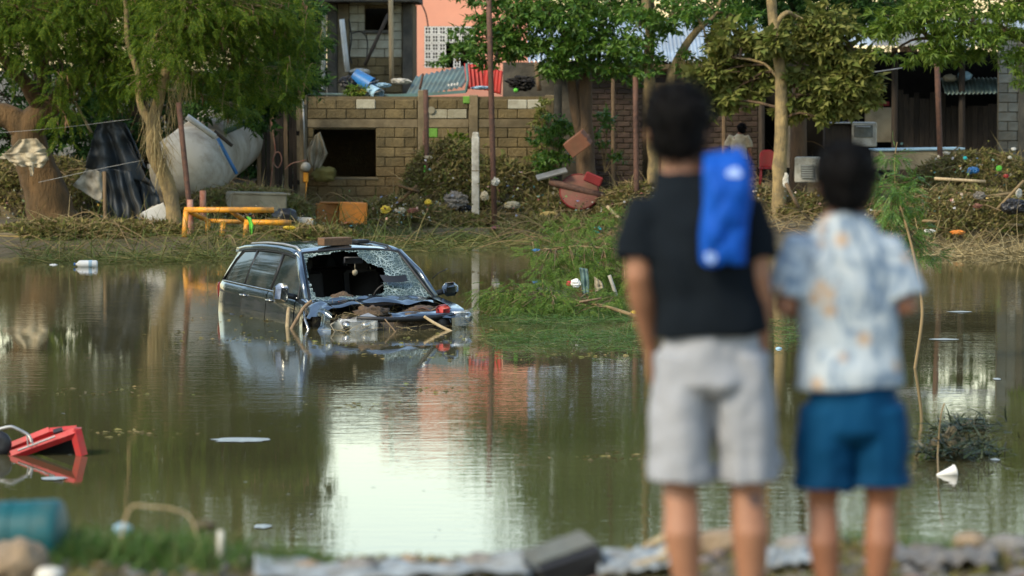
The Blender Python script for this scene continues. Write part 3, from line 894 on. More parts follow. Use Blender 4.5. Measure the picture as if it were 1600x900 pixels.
# slim tan tree with straw caught in its fork
Y = 69.6
slim = tree("slim_tree", "slim tan-barked tree hung with dry straw beside the white tank", [
    [(P(274, 372, Y), .15), (P(268, 320, Y), .135), (P(254, 270, Y), .14), (P(240, 235, Y), .13), (P(240, 190, Y), .11), (P(252, 140, Y), .10), (P(268, 90, Y), .11), (P(285, 40, Y), .09), (P(300, -40, Y), .08), (P(310, -180, Y), .05)],
    [(P(240, 200, Y), .085), (P(220, 165, Y + .2), .07), (P(215, 120, Y + .4), .06), (P(200, 60, Y + .4), .05), (P(190, -60, Y + .4), .035)],
    [(P(262, 110, Y), .06), (P(256, 60, Y - .2), .05), (P(262, 0, Y - .2), .045), (P(250, -120, Y - .2), .03)],
], [PB(290, 30, Y - .6, .9, .55, 330), PB(230, 70, Y - .5, .6, .45, 170), PB(350, 40, Y - .3, .8, .5, 300), PB(320, -30, Y - .4, 1.0, .6, 320), PB(410, 10, Y - .2, .8, .5, 270), PB(460, 50, Y + .5, .5, .4, 120), PB(390, 80, Y + .5, .6, .45, 240), PB(330, 85, Y - .2, .6, .45, 240), PB(430, 60, Y + .2, .6, .4, 240), PB(275, 75, Y - .7, .55, .45, 220), PB(365, 10, Y - .5, .7, .45, 280), PB(445, 10, Y, .6, .45, 240), PB(300, 5, Y - .8, .8, .45, 300), PB(405, 120, Y + .8, .5, .35, 160), PB(350, 140, Y + .8, .5, .3, 140), PB(470, 95, Y + 1, .35, .35, 90), PB(310, 125, Y + .4, .4, .3, 110), PB(420, 145, Y + 2, .45, .3, 150), PB(375, 165, Y + 3, .4, .22, 110), PB(450, 120, Y + 2, .4, .3, 120), PB(225, 120, Y - .3, .4, .35, 120), PB(245, -40, Y - .4, .9, .6, 250),
    PB(300, -130, Y, 1.2, .8, 350), PB(400, -100, Y, 1.0, .8, 320), PB(340, -230, Y, 1.4, .9, 380), PB(220, -220, Y, 1.2, .9, 300)],
    'feather', .26, m_leaf_feather, m_bark, 2, "trees on the far bank", droop=.5, pods=60)
hanging_sprays(slim, [P(x + rs_.uniform(-14, 14), y + rs_.uniform(-15, 15), Y + rs_.uniform(-.8, .8)) for x, y in
    [(300, 70), (330, 90), (360, 60), (390, 90), (420, 70), (450, 80), (475, 60), (490, 30), (410, 120), (380, 110), (345, 120), (310, 100), (275, 60), (250, 80), (225, 100), (440, 110), (480, 90), (495, 60)]], 6)
tuft([P(235, 150, Y - .15), P(245, 220, Y - .2), P(255, 250, Y - .2)], 220, .09, .75, 31, parent=slim, width=.022)
tuft([P(285, 110, Y - .1), P(280, 140, Y - .15), P(262, 180, Y - .2)], 160, .09, .6, 32, parent=slim, width=.022)

# dense dark trees behind, left
for i, (px, Yt, lab) in enumerate(((60, 82, "dark dense tree behind the forked feathery tree"), (210, 84, "dark dense tree behind the blue tarp"), (370, 85, "dark dense tree above the white tank"), (455, 92, "dark dense tree left of the tall grey building"), (-30, 80, "dark dense tree at the far left edge behind the canvas bundle"))):
    bl = []
    rr = random.Random(50 + i)
    for k in range(26):
        bl.append(PB(px + rr.uniform(-95, 85) * (.35 if i == 3 else 1), rr.uniform(-330, 290) if i != 3 else rr.uniform(-200, 120), Yt + rr.uniform(-1.5, 1), .55 if i == 3 else 1.0, .8, 170))
    if i == 2:
        bl += [PB(x_, y_, 75.2, .45, .3, 130) for x_, y_ in ((365, 140), (400, 150), (435, 150), (465, 125), (420, 115), (385, 115), (455, 95), (345, 165), (405, 172), (320, 140), (475, 70))]
        bl += [PB(440, 60, Yt - 5, .55, .5, 160), PB(420, 110, Yt - 5, .5, .5, 150), PB(375, 130, Yt - 5, .6, .4, 170), PB(330, 160, Yt - 6, .6, .35, 160), PB(470, 20, Yt - 5, .5, .4, 140), PB(485, 125, Yt - 5.5, .25, .25, 70)]
    tree("dense_tree", lab, [[(P(px, 300, Yt), .25), (P(px + 8, 150, Yt), .2), (P(px - 5, 0, Yt), .15), (P(px, -250, Yt), .06)]],
         bl, 'cluster', .20, m_leaf_dark, m_bark_dk, 60 + i, "trees on the far bank")

# trees in the middle
Y = 76.5
tree("green_leaf_tree", "leafy green tree with a shaggy dark trunk left of the black-shirted person", [
    [(P(918, 290, Y), .22), (P(915, 240, Y), .18), (P(912, 180, Y), .17), (P(914, 125, Y), .15), (P(905, 90, Y), .12), (P(880, 50, Y), .08), (P(850, 0, Y), .06), (P(820, -80, Y), .04)],
    [(P(908, 215, Y), .12), (P(898, 170, Y - .1), .1), (P(890, 120, Y - .1), .09), (P(868, 85, Y - .2), .06), (P(820, 75, Y - .3), .045), (P(760, 80, Y - .4), .03), (P(715, 95, Y - .4), .015)],
    [(P(914, 120, Y), .09), (P(935, 60, Y), .07), (P(950, -20, Y), .05), (P(960, -160, Y), .03)],
], [PB(760, 60, Y - .6, .55, .35, 130), PB(800, 30, Y - .6, .7, .4, 200), PB(850, 20, Y - .6, .7, .45, 200), PB(730, 85, Y - .6, .3, .22, 50), PB(880, 85, Y - .6, .5, .35, 140), PB(830, 80, Y - .4, .5, .25, 100), PB(930, 40, Y - .6, .6, .5, 190), PB(905, 5, Y - .5, .7, .4, 190),
    PB(960, 80, Y - .5, .45, .35, 110), PB(985, 110, Y - .5, .3, .25, 50), PB(770, -10, Y - .5, .6, .3, 120), PB(860, -50, Y, .9, .5, 220), PB(950, -60, Y, .9, .6, 240), PB(900, -150, Y, 1.1, .7, 260), PB(960, -260, Y, 1.1, .8, 250), PB(690, 95, Y - .5, .2, .12, 18), PB(800, 75, Y - .7, .4, .22, 90), PB(860, 108, Y - .7, .35, .2, 70), PB(940, 112, Y - .6, .35, .25, 70), PB(775, 95, Y - .6, .3, .15, 50), PB(905, 60, Y - .8, .4, .3, 100)],
    'cluster', .19, m_leaf_mid, m_bark_dk, 3, "trees on the far bank", droop=.45)
Y = 75.5
tree("forked_tree", "tall thin tan tree with a bent broken bough behind the black-shirted person's head", [
    [(P(1022, 330, Y), .14), (P(1020, 250, Y), .12), (P(1016, 150, Y), .11), (P(1014, 60, Y), .1), (P(1010, -40, Y), .085), (P(1015, -220, Y), .05)],
    [(P(1040, 300, Y), .13), (P(1046, 220, Y), .11), (P(1045, 130, Y - .2), .1), (P(1062, 85, Y - .3), .09), (P(1085, 55, Y - .3), .07), (P(1100, 38, Y - .3), .055), (P(1120, 20, Y - .3), .03), (P(1132, -20, Y - .3), .02)],
    [(P(1098, 40, Y - .3), .035), (P(1085, 20, Y - .4), .025), (P(1070, -10, Y - .4), .02)],
    [(P(1098, 38, Y - .35), .022), (P(1108, 80, Y - .5), .02), (P(1116, 130, Y - .5), .018), (P(1112, 170, Y - .5), .016), (P(1100, 205, Y - .5), .012)],
    [(P(1110, 90, Y - .5), .014), (P(1098, 125, Y - .5), .012), (P(1090, 150, Y - .45), .008)],
], [PB(1050, 20, Y - .5, .6, .35, 150), PB(1000, 40, Y - .6, .5, .4, 130), PB(1105, 15, Y + .2, .6, .35, 150), PB(1010, 100, Y - .5, .3, .3, 60), PB(1150, 40, Y - .2, .5, .4, 120), PB(1060, -60, Y, 1.0, .5, 230), PB(1130, -60, Y, .9, .6, 220), PB(1085, 125, Y - .5, .14, .3, 40), PB(1072, 95, Y - .5, .2, .2, 40), PB(1125, 70, Y - .2, .35, .3, 80), PB(985, 70, Y - .6, .35, .3, 80), PB(1108, 165, Y - .4, .1, .25, 20), PB(1020, -160, Y, 1.2, .8, 250), PB(1100, -200, Y, 1.2, .8, 250)],
    'cluster', .18, m_leaf_mid, m_bark, 4, "trees on the far bank", droop=.4)
tuft([P(1062, 90, Y - .45), P(1080, 100, Y - .5), P(1098, 115, Y - .5)], 130, .08, .8, 35, parent=bpy.data.objects["forked_tree"], width=.02)

# broad dusty-leaved tree
Y = 74.0
tree("dusty_leaf_tree", "tree with a straight tan trunk and broad dusty olive leaves right of centre", [
    [(P(1218, 350, Y), .16), (P(1218, 260, Y), .14), (P(1221, 170, Y), .125), (P(1217, 90, Y), .11), (P(1208, 20, Y), .10), (P(1200, -60, Y), .08), (P(1205, -220, Y), .05)],
    [(P(1213, 40, Y), .06), (P(1232, 20, Y), .05), (P(1250, 30, Y + .2), .04), (P(1300, 50, Y + .2), .03)],
    [(P(1220, 130, Y), .03), (P(1195, 100, Y + .2), .025), (P(1150, 90, Y + .3), .02)],
], [PB(1120, 110, Y + .8, .4, .45, 110), PB(1150, 138, Y + .8, .4, .38, 110), PB(1105, 165, Y + 1, .2, .3, 50), PB(1180, 110, Y + .8, .45, .5, 120), PB(1260, 60, Y + .4, .5, .45, 150), PB(1310, 70, Y + .2, .45, .45, 140), PB(1270, 130, Y + .3, .5, .4, 150), PB(1330, 130, Y, .4, .35, 120), PB(1300, 160, Y - .1, .4, .25, 90), PB(1240, 170, Y + .4, .25, .3, 50), PB(1145, 70, Y + .6, .4, .4, 90), PB(1095, 130, Y + .8, .2, .3, 40), PB(1350, 160, Y - .1, .22, .2, 40), PB(1345, 100, Y, .3, .2, 50), PB(1285, 185, Y, .15, .2, 24), PB(1165, 60, Y + .4, .35, .25, 70), PB(1215, 70, Y - .4, .3, .3, 50), PB(1300, 30, Y + .2, .5, .3, 110)],
    'broad', .21, m_leaf_dusty, m_bark_dk, 5, "trees on the far bank", droop=.6)
[c for c in bpy.data.objects["dusty_leaf_tree"].children if c.name.startswith("trunk")][0].data.materials[0] = m_bark
tree("dark_crown_tree", "dark green tree crown filling the top above the dusty-leaved tree", [
    [(P(1245, 320, 80), .2), (P(1250, 150, 80), .16), (P(1255, 0, 79), .12), (P(1260, -200, 79), .06)]],
    [PB(1230, 20, 78, .8, .45, 280), PB(1300, 20, 78, .8, .5, 300), PB(1350, 10, 78, .6, .45, 220), PB(1190, -10, 78, .7, .4, 200), PB(1260, -60, 78, 1.1, .6, 300), PB(1330, -120, 78, 1.1, .7, 300), PB(1210, -160, 78, 1.1, .8, 300), PB(1290, -240, 78, 1.2, .8, 300)],
    'cluster', .17, m_leaf_dark, m_bark_dk, 6, "trees on the far bank", droop=.4)
Y = 72.5
tree("lime_leaf_tree", "yellow-green tree hanging into the top right corner", [
    [(P(1640, 380, Y), .2), (P(1640, 200, Y), .17), (P(1630, 80, Y), .13), (P(1600, 0, Y), .1), (P(1560, -100, Y), .06), (P(1520, -250, Y), .04)],
    [(P(1630, 90, Y), .07), (P(1580, 50, Y - .2), .05), (P(1520, 40, Y - .3), .035), (P(1450, 60, Y - .3), .02)],
], [PB(1400, 30, Y - .3, .5, .35, 110), PB(1450, 25, Y - .5, .6, .4, 150), PB(1440, 80, Y - .5, .35, .3, 80), PB(1480, 70, Y - .4, .4, .3, 90), PB(1520, 30, Y - .4, .6, .4, 150), PB(1570, 50, Y - .5, .5, .4, 120), PB(1595, 100, Y - .4, .4, .35, 80), PB(1545, 85, Y - .2, .25, .2, 35), PB(1390, 85, Y, .15, .12, 12), PB(1590, 0, Y - .4, .6, .4, 140),
    PB(1480, -40, Y, .9, .5, 200), PB(1400, -60, Y, .8, .5, 150), PB(1560, -80, Y, 1.0, .6, 210), PB(1500, -170, Y, 1.2, .8, 230), PB(1620, -160, Y, 1.2, .8, 220), PB(1430, -200, Y, 1., .7, 160)],
    'narrow', .19, m_leaf_lime, m_bark_dk, 7, "trees on the far bank", droop=.55)
for i, (px, lab) in enumerate(((1010, "dark dense tree behind the pale blue roof"), (1420, "dark dense tree behind the open shed"), (1620, "dark dense tree behind the grey block wall"), (1200, "dark dense tree between pale roof and open shed"), (905, "tall dense tree behind the leafy green tree's crown"))):
    rr = random.Random(80 + i); bl = []
    for k in range(12 if i != 4 else 20):
        bl.append(PB(px + rr.uniform(-75, 75) * (.75 if i == 4 else 1), rr.uniform(-230, 60) if i != 4 else rr.uniform(-330, -10), 100 + rr.uniform(-2, 2), 1.4, 1.0, 130))
    tree("dense_tree", lab, [[(P(px, 200, 100), .3), (P(px, 0, 100), .2), (P(px, -240, 100), .06)]], bl, 'cluster', .26, m_leaf_dark, m_bark_dk, 90 + i, "trees on the far bank")

# creeper on the concrete post, sapling, shrubs
def shrub(name, label, cpx, Y, rpx_list, kind, size, m, seed, cat="shrub", stem=None, group=None):
    b = P(cpx[0], cpx[1], Y)
    t = thing(name, label, cat, b, group)
    bl = [PB(*q[:2], Y + q[5] if len(q) > 5 else Y, q[2], q[3], q[4]) for q in rpx_list]
    V, F, tips = crown_mesh(bl, kind, size, seed, .4)
    fast("foliage", V, F, m, t)
    mb = MB(); r = random.Random(seed)
    for cc in tips:
        for q in cc[: len(cc) // 2 + 1]:
            q = Vector(q); mb.tube([b, b.lerp(q, .55) + Vector((0, 0, .1)), q], [.014, .01, .004], 4, cap=False)
    mb.build("stem", m_twig, t)
    return t
shrub("creeper", "bright green creeper climbing beside the grey concrete post", (868, 275), 77.2, [(856, 215, .26, .3, 90), (862, 250, .28, .28, 100), (884, 205, .22, .22, 60), (868, 190, .16, .18, 40), (850, 262, .2, .15, 50)], 'cluster', .16, m_leaf_mid, 41)
shrub("creeper", "small green creeper right of the shaggy tree trunk", (945, 270), 77.5, [(945, 185, .18, .22, 40), (938, 215, .12, .2, 24), (962, 250, .15, .12, 20)], 'cluster', .15, m_leaf_mid, 42)

# feathery sapling standing in the water, right
Ys_ = 42.0
b = PW(1422, 588)
sap = thing("feathery_sapling", "bright green feathery sapling with a long bare stem beside the patterned shirt", "sapling", (b.x, b.y, 0))
stem = [P(1421, 620, 41.0), P(1438, 520, 41.2), P(1440, 470, 41.4), P(1428, 400, 41.6), P(1412, 340, 41.8), P(1400, 300, 42), P(1398, 250, 42), P(1402, 222, 42)]
MB().tube(wob(stem, 4, 9, .008), lerp_r([.016, .018, .018, .016, .014, .011, .008, .004], 4), 7).build("stem", m_twig, sap, True)
bl = [PB(1392, 250, 42, .13, .14, 26), PB(1385, 290, 42, .17, .16, 48), PB(1420, 300, 42, .16, .2, 48), PB(1385, 340, 42, .14, .16, 40), PB(1425, 360, 42, .17, .2, 52), PB(1400, 310, 41.8, .2, .2, 52), PB(1440, 390, 42, .1, .12, 20), PB(1455, 400, 42.2, .1, .1, 16)]
bl = [(c, r_, int(n * 1.5)) for c, r_, n in bl]
V, F, tips = crown_mesh(bl, 'feather', .17, 44, .4)
fast("foliage", V, F, m_leaf_mid, sap)
mb = MB()
for cc in tips:
    for q in cc:
        q = Vector(q); s = min((Vector(p) for p in wob(stem, 4, 9, .008)), key=lambda a: (a - q).length)
        mb.tube([s, q], [.005, .002], 4, cap=False)
mb.build("side_twigs", m_twig, sap)["kind"] = "stuff"

# fallen branches lying in the water
def fallen(label, stem, blist, seed, m=m_leaf_fresh):
    b = Vector(stem[0])
    t = thing("fallen_branch", label, "branch", (b.x, b.y, 0), "fallen branches in the flood")
    mb = MB(); pts = wob(stem, 4, seed, .03)
    mb.tube(pts, lerp_r([.028 - .02 * i / (len(stem) - 1) for i in range(len(stem))], 4), 7)
    V, F, tips = crown_mesh([(c_, r_, int(n_ * .75)) for c_, r_, n_ in blist], 'feather', .2, seed, .45)
    V[:, 2] = np.maximum(V[:, 2], .004 + .01 * np.random.default_rng(seed).random(len(V)))
    for cc in tips:
        for q in cc:
            q = Vector(q); q.z = max(q.z, .02); s = min(pts, key=lambda a: (a - q).length)
            mb.tube([s, s.lerp(q, .5) + Vector((0, 0, .03)), q], [.012, .008, .003], 4, cap=False)
    mb.build("stem", m_twig, t, True)
    fast("foliage", V, F, m, t)
    return t
Yb = 50.0
fallen("low green feathery branch floating right of the wrecked car", [P(1000, 497, 49), P(950, 480, 49.5), P(900, 470, 50), P(850, 462, 50), P(790, 460, 50.3), P(750, 462, 50.5)],
       [PB(765, 460, Yb + .3, 0.25, 0.14, 67, .3), PB(800, 453, Yb, 0.34, 0.18, 112, .4), PB(840, 448, Yb, 0.36, 0.20, 127, .5), PB(880, 456, Yb, 0.36, 0.20, 127, .5), PB(850, 478, Yb - .5, 0.34, 0.12, 105, .4), PB(900, 478, Yb - .5, 0.34, 0.14, 105, .4), PB(935, 468, Yb, 0.34, 0.20, 105, .5), PB(800, 476, Yb - .2, 0.34, 0.10, 75, .4)], 45)
Yb = 55.0
fallen("upper green feathery branch heaped behind the floating one", [P(1005, 400, 55), P(960, 390, 55), P(900, 385, 55), P(860, 390, 55)],
       [PB(850, 398, Yb, 0.29, 0.16, 90, .4), PB(890, 390, Yb, 0.36, 0.20, 127, .5), PB(930, 393, Yb, 0.36, 0.22, 127, .5), PB(960, 413, Yb, 0.34, 0.26, 127, .5), PB(870, 418, Yb - .3, 0.36, 0.16, 105, .5), PB(920, 423, Yb - .3, 0.39, 0.20, 120, .5), PB(975, 383, Yb, 0.28, 0.20, 82, .4), PB(985, 438, Yb - .4, 0.34, 0.20, 90, .4)], 46)
Yb = 66
fallen("small green branch on the straw behind the turquoise ball", [P(960, 372, Yb), P(920, 355, Yb), P(880, 362, Yb)],
       [PB(890, 360, Yb, 0.28, 0.12, 90, .4), PB(925, 350, Yb, 0.34, 0.16, 105, .4), PB(955, 348, Yb, 0.31, 0.16, 90, .4)], 47)

# floating reeds and straw: nobody could count the stalks
def mat_of_reeds(name, label, areas, seed, m=m_grass, ln=(.3, .9), w=.02, flat=.14, green=None):
    r = np.random.default_rng(seed)
    pos, dirs, L_ = [], [], []
    for (x0, y0, x1, y1, n) in areas:                # a patch of water surface, given by the pixels of its corners
        a = PW((x0 + x1) / 2, y1); b = PW((x0 + x1) / 2, y0)
        u = r.random(n); v = r.random(n)
        Yv = a.y + (b.y - a.y) * v
        X = ((x0 + (x1 - x0) * u) - 800) / FPX * Yv
        keep = np.array([noise.noise(Vector((xx * .9, yy * .35, seed))) > -.22 for xx, yy in zip(X, Yv)])
        X, Yv = X[keep], Yv[keep]; n = len(X)
        p = np.stack([X, Yv, np.zeros(n)], 1); p[:, 2] = gz(p) + .01 + .05 * r.random(n)
        d = np.stack([r.normal(0, 1, n), r.normal(0, .8, n), np.abs(r.normal(0, flat, n)) + .05], 1)
        pos.append(p); dirs.append(d); L_.append(r.uniform(ln[0], ln[1], n))
    o = blades(name, np.concatenate(pos), np.concatenate(dirs), np.concatenate(L_), w, m, None, .5, 4, r)
    return tag(o, label, "reeds", kind="stuff")
mat_of_reeds("floating_reeds", "green reeds and straw washed up along the left far shore", [(30, 374, 340, 412, 1700), (330, 360, 480, 395, 1100), (200, 388, 420, 410, 700)], 1, ln=(.35, 1.0), w=.018, flat=.35)
mat_of_reeds("floating_reeds", "yellow straw and reeds floating behind the wrecked car", [(440, 352, 680, 392, 2300), (640, 372, 880, 390, 900), (560, 378, 740, 396, 700)], 2, ln=(.35, 1.1), w=.018, flat=.3)
mat_of_reeds("floating_reeds", "green reeds round the turquoise ball, middle far shore", [(840, 335, 1010, 395, 2400), (900, 370, 1060, 420, 1500), (1010, 300, 1130, 400, 1500)], 3, ln=(.35, 1.0), w=.018, flat=.3)
mat_of_reeds("water_weeds", "flat green weed spread on the water below the fallen branches", [(750, 500, 1020, 535, 3200), (780, 480, 1020, 510, 1400), (770, 530, 1000, 556, 900), (1195, 500, 1250, 545, 300)], 4, m=m_grass_grn, ln=(.1, .32), w=.03, flat=.2)
mat_of_reeds("floating_reeds", "dull straw along the right far shore", [(1340, 350, 1600, 400, 2600), (1100, 320, 1420, 380, 2400), (1430, 395, 1600, 406, 300)], 5, m=m_dead, ln=(.35, 1.1), w=.018, flat=.35)

# heaps of flood debris
def heap(label, c, rad, seed, nl, nt, ns, mleaf=m_litter, green=0, straw=m_dead):
    c = Vector(c)
    mb = MB()
    def fn(u, v):
        a = u * 2 * math.pi; q = v
        x, y = math.cos(a) * q * rad[0], math.sin(a) * q * rad[1]
        h = rad[2] * math.sqrt(max(0, 1 - q * q)) * (1 + .3 * noise.noise(Vector((x * 1.6, y * 1.6, seed)))) - .12 * q
        return c + Vector((x, y, h * .94 - .05))
    mb.grid(28, 9, fn)
    o = mb.build("debris_heap", m_soil, None, True)
    tag(o, label, "debris heap", kind="stuff")
    mound_leaves("leaf_litter", o, c, rad, int(nl * 1.8), mleaf, .145, seed)
    if green: mound_leaves("green_leaves", o, c, rad, green, m_leaf_fresh, .2, seed + 1, 'feather', .04)
    r = np.random.default_rng(seed + 2)
    tw = MB(); rr = random.Random(seed)
    for k in range(int(nt * .6)):
        a = rr.uniform(0, 6.28); q = math.sqrt(rr.random()) * .95
        p = c + Vector((math.cos(a) * q * rad[0], math.sin(a) * q * rad[1], rad[2] * math.sqrt(1 - q * q) + .02))
        d = Vector((rr.gauss(0, 1), rr.gauss(0, .6), rr.gauss(0, .22))).normalized() * rr.uniform(.25, .9)
        k2 = rr.uniform(.005, .014)
        tw.tube([p - d * .5, p + Vector((0, 0, rr.uniform(0, .08))), p + d * .5], [k2, k2 * .9, k2 * .4], 5)
    tw.build("twigs", m_twig, o)
    a = r.uniform(0, 6.28, ns); q = np.sqrt(r.random(ns))
    p = np.stack([np.cos(a) * q * rad[0], np.sin(a) * q * rad[1], rad[2] * np.sqrt(1 - q * q) + .02], 1) + np.array(c)
    d = np.stack([r.normal(0, 1, ns), r.normal(0, .7, ns), r.normal(.1, .3, ns)], 1)
    blades("straw", p, d, r.uniform(.25, .8, ns), .018, straw, o, .5, 3, r)
    return o
def G(px, py, Y):
    p = P(px, py, Y); return (p.x, Y, max(0, ground_z(p.x, Y)) - .03)
heap("leafy debris heap against the block wall behind the white post", G(700, 330, 77.6), (1.0, 1.2, 1.5), 101, 2000, 40, 200, green=420)
heap("brown debris heap sloping down right of the white post", G(775, 330, 77.6), (1.3, 1.1, 1.15), 102, 2200, 40, 200, green=110)
heap("debris heap under the pink disc", G(905, 330, 76.5), (1.3, 1.2, .62), 103, 1300, 60, 300, green=60)
heap("low debris heap behind the yellow frame", G(380, 345, 74), (1.3, 1.3, .5), 104, 1000, 50, 200, green=60)
heap("debris heap round the forked tree's foot", G(60, 330, 74.5), (1.7, 1.3, 1.1), 105, 1800, 70, 260, green=80)
heap("brown debris heap left of the blue tarp", G(130, 345, 73.5), (.9, 1.0, .75), 106, 900, 40, 160)
heap("rubbish heap in front of the orange box", G(620, 348, 76), (1.1, .8, .5), 107, 1100, 50, 250, green=70)
heap("twig heap behind the black-shirted person", G(1000, 330, 75.5), (.9, 1.0, .75), 108, 900, 80, 400)
heap("straw-covered debris heap at the right far shore", G(1500, 360, 70.5), (1.6, 1.4, .85), 109, 3000, 100, 500, green=200)
heap("leafy debris heap with bright rubbish below the grey block wall", G(1530, 300, 76.5), (1.7, 1.5, 1.15), 110, 2200, 70, 400, green=60)
heap("low debris heap right of the dusty-leaved tree", G(1290, 330, 74.5), (1.2, 1.2, .42), 111, 1300, 70, 300, green=60)
heap("low debris heap under the red chair", G(1170, 310, 76.5), (1.2, 1.0, .42), 112, 1000, 70, 240)

for i, (x, y, lab) in enumerate(((-13.5, 58, "added unseen dense tree on the left bank beyond the feathery tree"), (-15.5, 50, "added unseen dense tree on the left bank abreast of the car"), (-16.5, 41, "added unseen dense tree on the left bank nearer than the car"), (-19, 68, "added unseen dense tree on the left bank far behind the feathery tree"), (14.5, 60, "added unseen dense tree on the right bank beyond the straw heap"), (16, 50, "added unseen dense tree on the right bank abreast of the fallen branches"))):  # out-of-view trees added to block low sky light and darken reflections
    rr = random.Random(300 + i); bl = []
    g = max(0.0, ground_z(x, y)) - .3
    for k in range(30):
        bl.append(((x + rr.uniform(-1.8, 1.8) * (1 if x < 0 else 1), y + rr.uniform(-3.5, 3.5), rr.uniform(.2, 6.5)), (1.2, 1.2, .9), 110))
    tree("dense_tree", lab, [[(Vector((x, y, g)), .28), (Vector((x + .1, y, 2)), .2), (Vector((x - .1, y + .1, 4)), .14), (Vector((x, y, 6)), .06)]], bl, 'cluster', .26, m_leaf_dark, m_bark_dk, 320 + i, "trees on the far bank")
tw = MB(); rr = random.Random(66)
for k in range(420):
    u = rr.random()
    px = rr.choice([rr.uniform(20, 480), rr.uniform(430, 1010), rr.uniform(840, 1010), rr.uniform(1100, 1600)])
    py = rr.uniform(332, 402) if px < 480 else (rr.uniform(335, 392) if px < 1010 else rr.uniform(318, 392))
    p = PW(px, py); p.z = max(0, ground_z(p.x, p.y)) + .02
    L = rr.uniform(.4, 1.7); a = rr.gauss(0, .7) + (math.pi if rr.random() < .5 else 0)
    d = Vector((math.cos(a), math.sin(a) * .8, rr.uniform(-.02, .35))) * L
    h = rr.uniform(0, .22) * L; q = rr.uniform(.005, .016)
    pts = wob([p, p + d * .5 + Vector((0, 0, h)), p + d + Vector((0, 0, -h * .6))], 4, k, .03)
    pts = [Vector((v.x, v.y, max(v.z, .006))) for v in pts]
    tw.tube(pts, [q * (1 - .6 * j / (len(pts) - 1)) for j in range(len(pts))], 4, cap=False)
tag(tw.build("twig_tangle", m_twig, None), "tangle of thin bare twigs strewn along the whole far shore", "twigs", kind="stuff")

heap("low tangled heap at the shore in front of the blue tarp", G(190, 372, 69.6), (1.6, .8, .22), 121, 1200, 60, 300, green=60)
heap("low tangled heap at the shore right of the yellow rack", G(450, 365, 70.2), (1.3, .8, .22), 122, 1000, 60, 300, green=70)
heap("low tangled heap at the shore by the ochre block", G(90, 375, 69.4), (1.1, .7, .25), 123, 900, 50, 200, green=30)
heap("low tangled heap at the foot of the white post", G(720, 345, 76.0), (1.7, .6, .2), 124, 1000, 60, 200, green=40)
heap("low tangled heap under the brown box", G(880, 345, 74.6), (1.4, .8, .3), 125, 1200, 60, 250, green=80)

shrub("creeper", "green creeper spreading over the wall above the middle debris heap", (705, 300), 78.6, [(690, 232, .3, .2, 60), (715, 222, .3, .16, 55), (735, 235, .25, .2, 45), (675, 255, .2, .2, 35), (705, 250, .3, .2, 50)], 'cluster', .13, m_leaf_feather, 49)
shrub("creeper", "brown-green creeper trailing down the right end of the block wall", (845, 290), 78.7, [(842, 190, .15, .3, 40), (848, 160, .15, .2, 30), (838, 235, .15, .25, 36)], 'cluster', .13, m_leaf_dusty, 50)
# ------------------------------------------------------------------ the wrecked car
m_paint = mat("dark_blue_grey_car_paint", (.085, .115, .145), (.065, .09, .115), 1.5, .16, .0, metal=.8, spec=.6, coat=.8, dirt=((.09, .085, .07), .2, 3.5))
m_trim = mat("black_trim", (.015, .015, .016), (.01, .01, .011), 5, .5, .05)
m_chrome = mat("muddy_chrome", (.62, .62, .6), (.45, .45, .43), 8, .18, .02, metal=.9, dirt=(MUD, .3, 12))
m_glass = mat("tinted_side_glass", (.022, .03, .03), (.014, .02, .02), 2, .05, 0, spec=.8, dirt=((.16, .15, .12), .25, 3))
m_lens = mat("headlight_lens", (.62, .68, .72), (.5, .56, .6), 3, .06, 0, spec=1.0, alpha=.3, dirt=(MUD, .45, 14))
m_lamp = mat("silver_lamp_reflector", (.62, .64, .66), (.5, .52, .54), 12, .3, .15, metal=.6, dirt=(MUD, .35, 20))
m_seat = mat("dark_seat_cloth", (.035, .033, .03), (.02, .019, .018), 6, .85, .1)
m_redlens = mat("red_tail_lens", (.16, .012, .01), (.11, .008, .006), 5, .25, 0)
m_engine = mat("muddy_engine", (.06, .05, .04), (.025, .022, .02), 6, .6, .3, metal=.2, dirt=((.17, .11, .06), .6, 5))

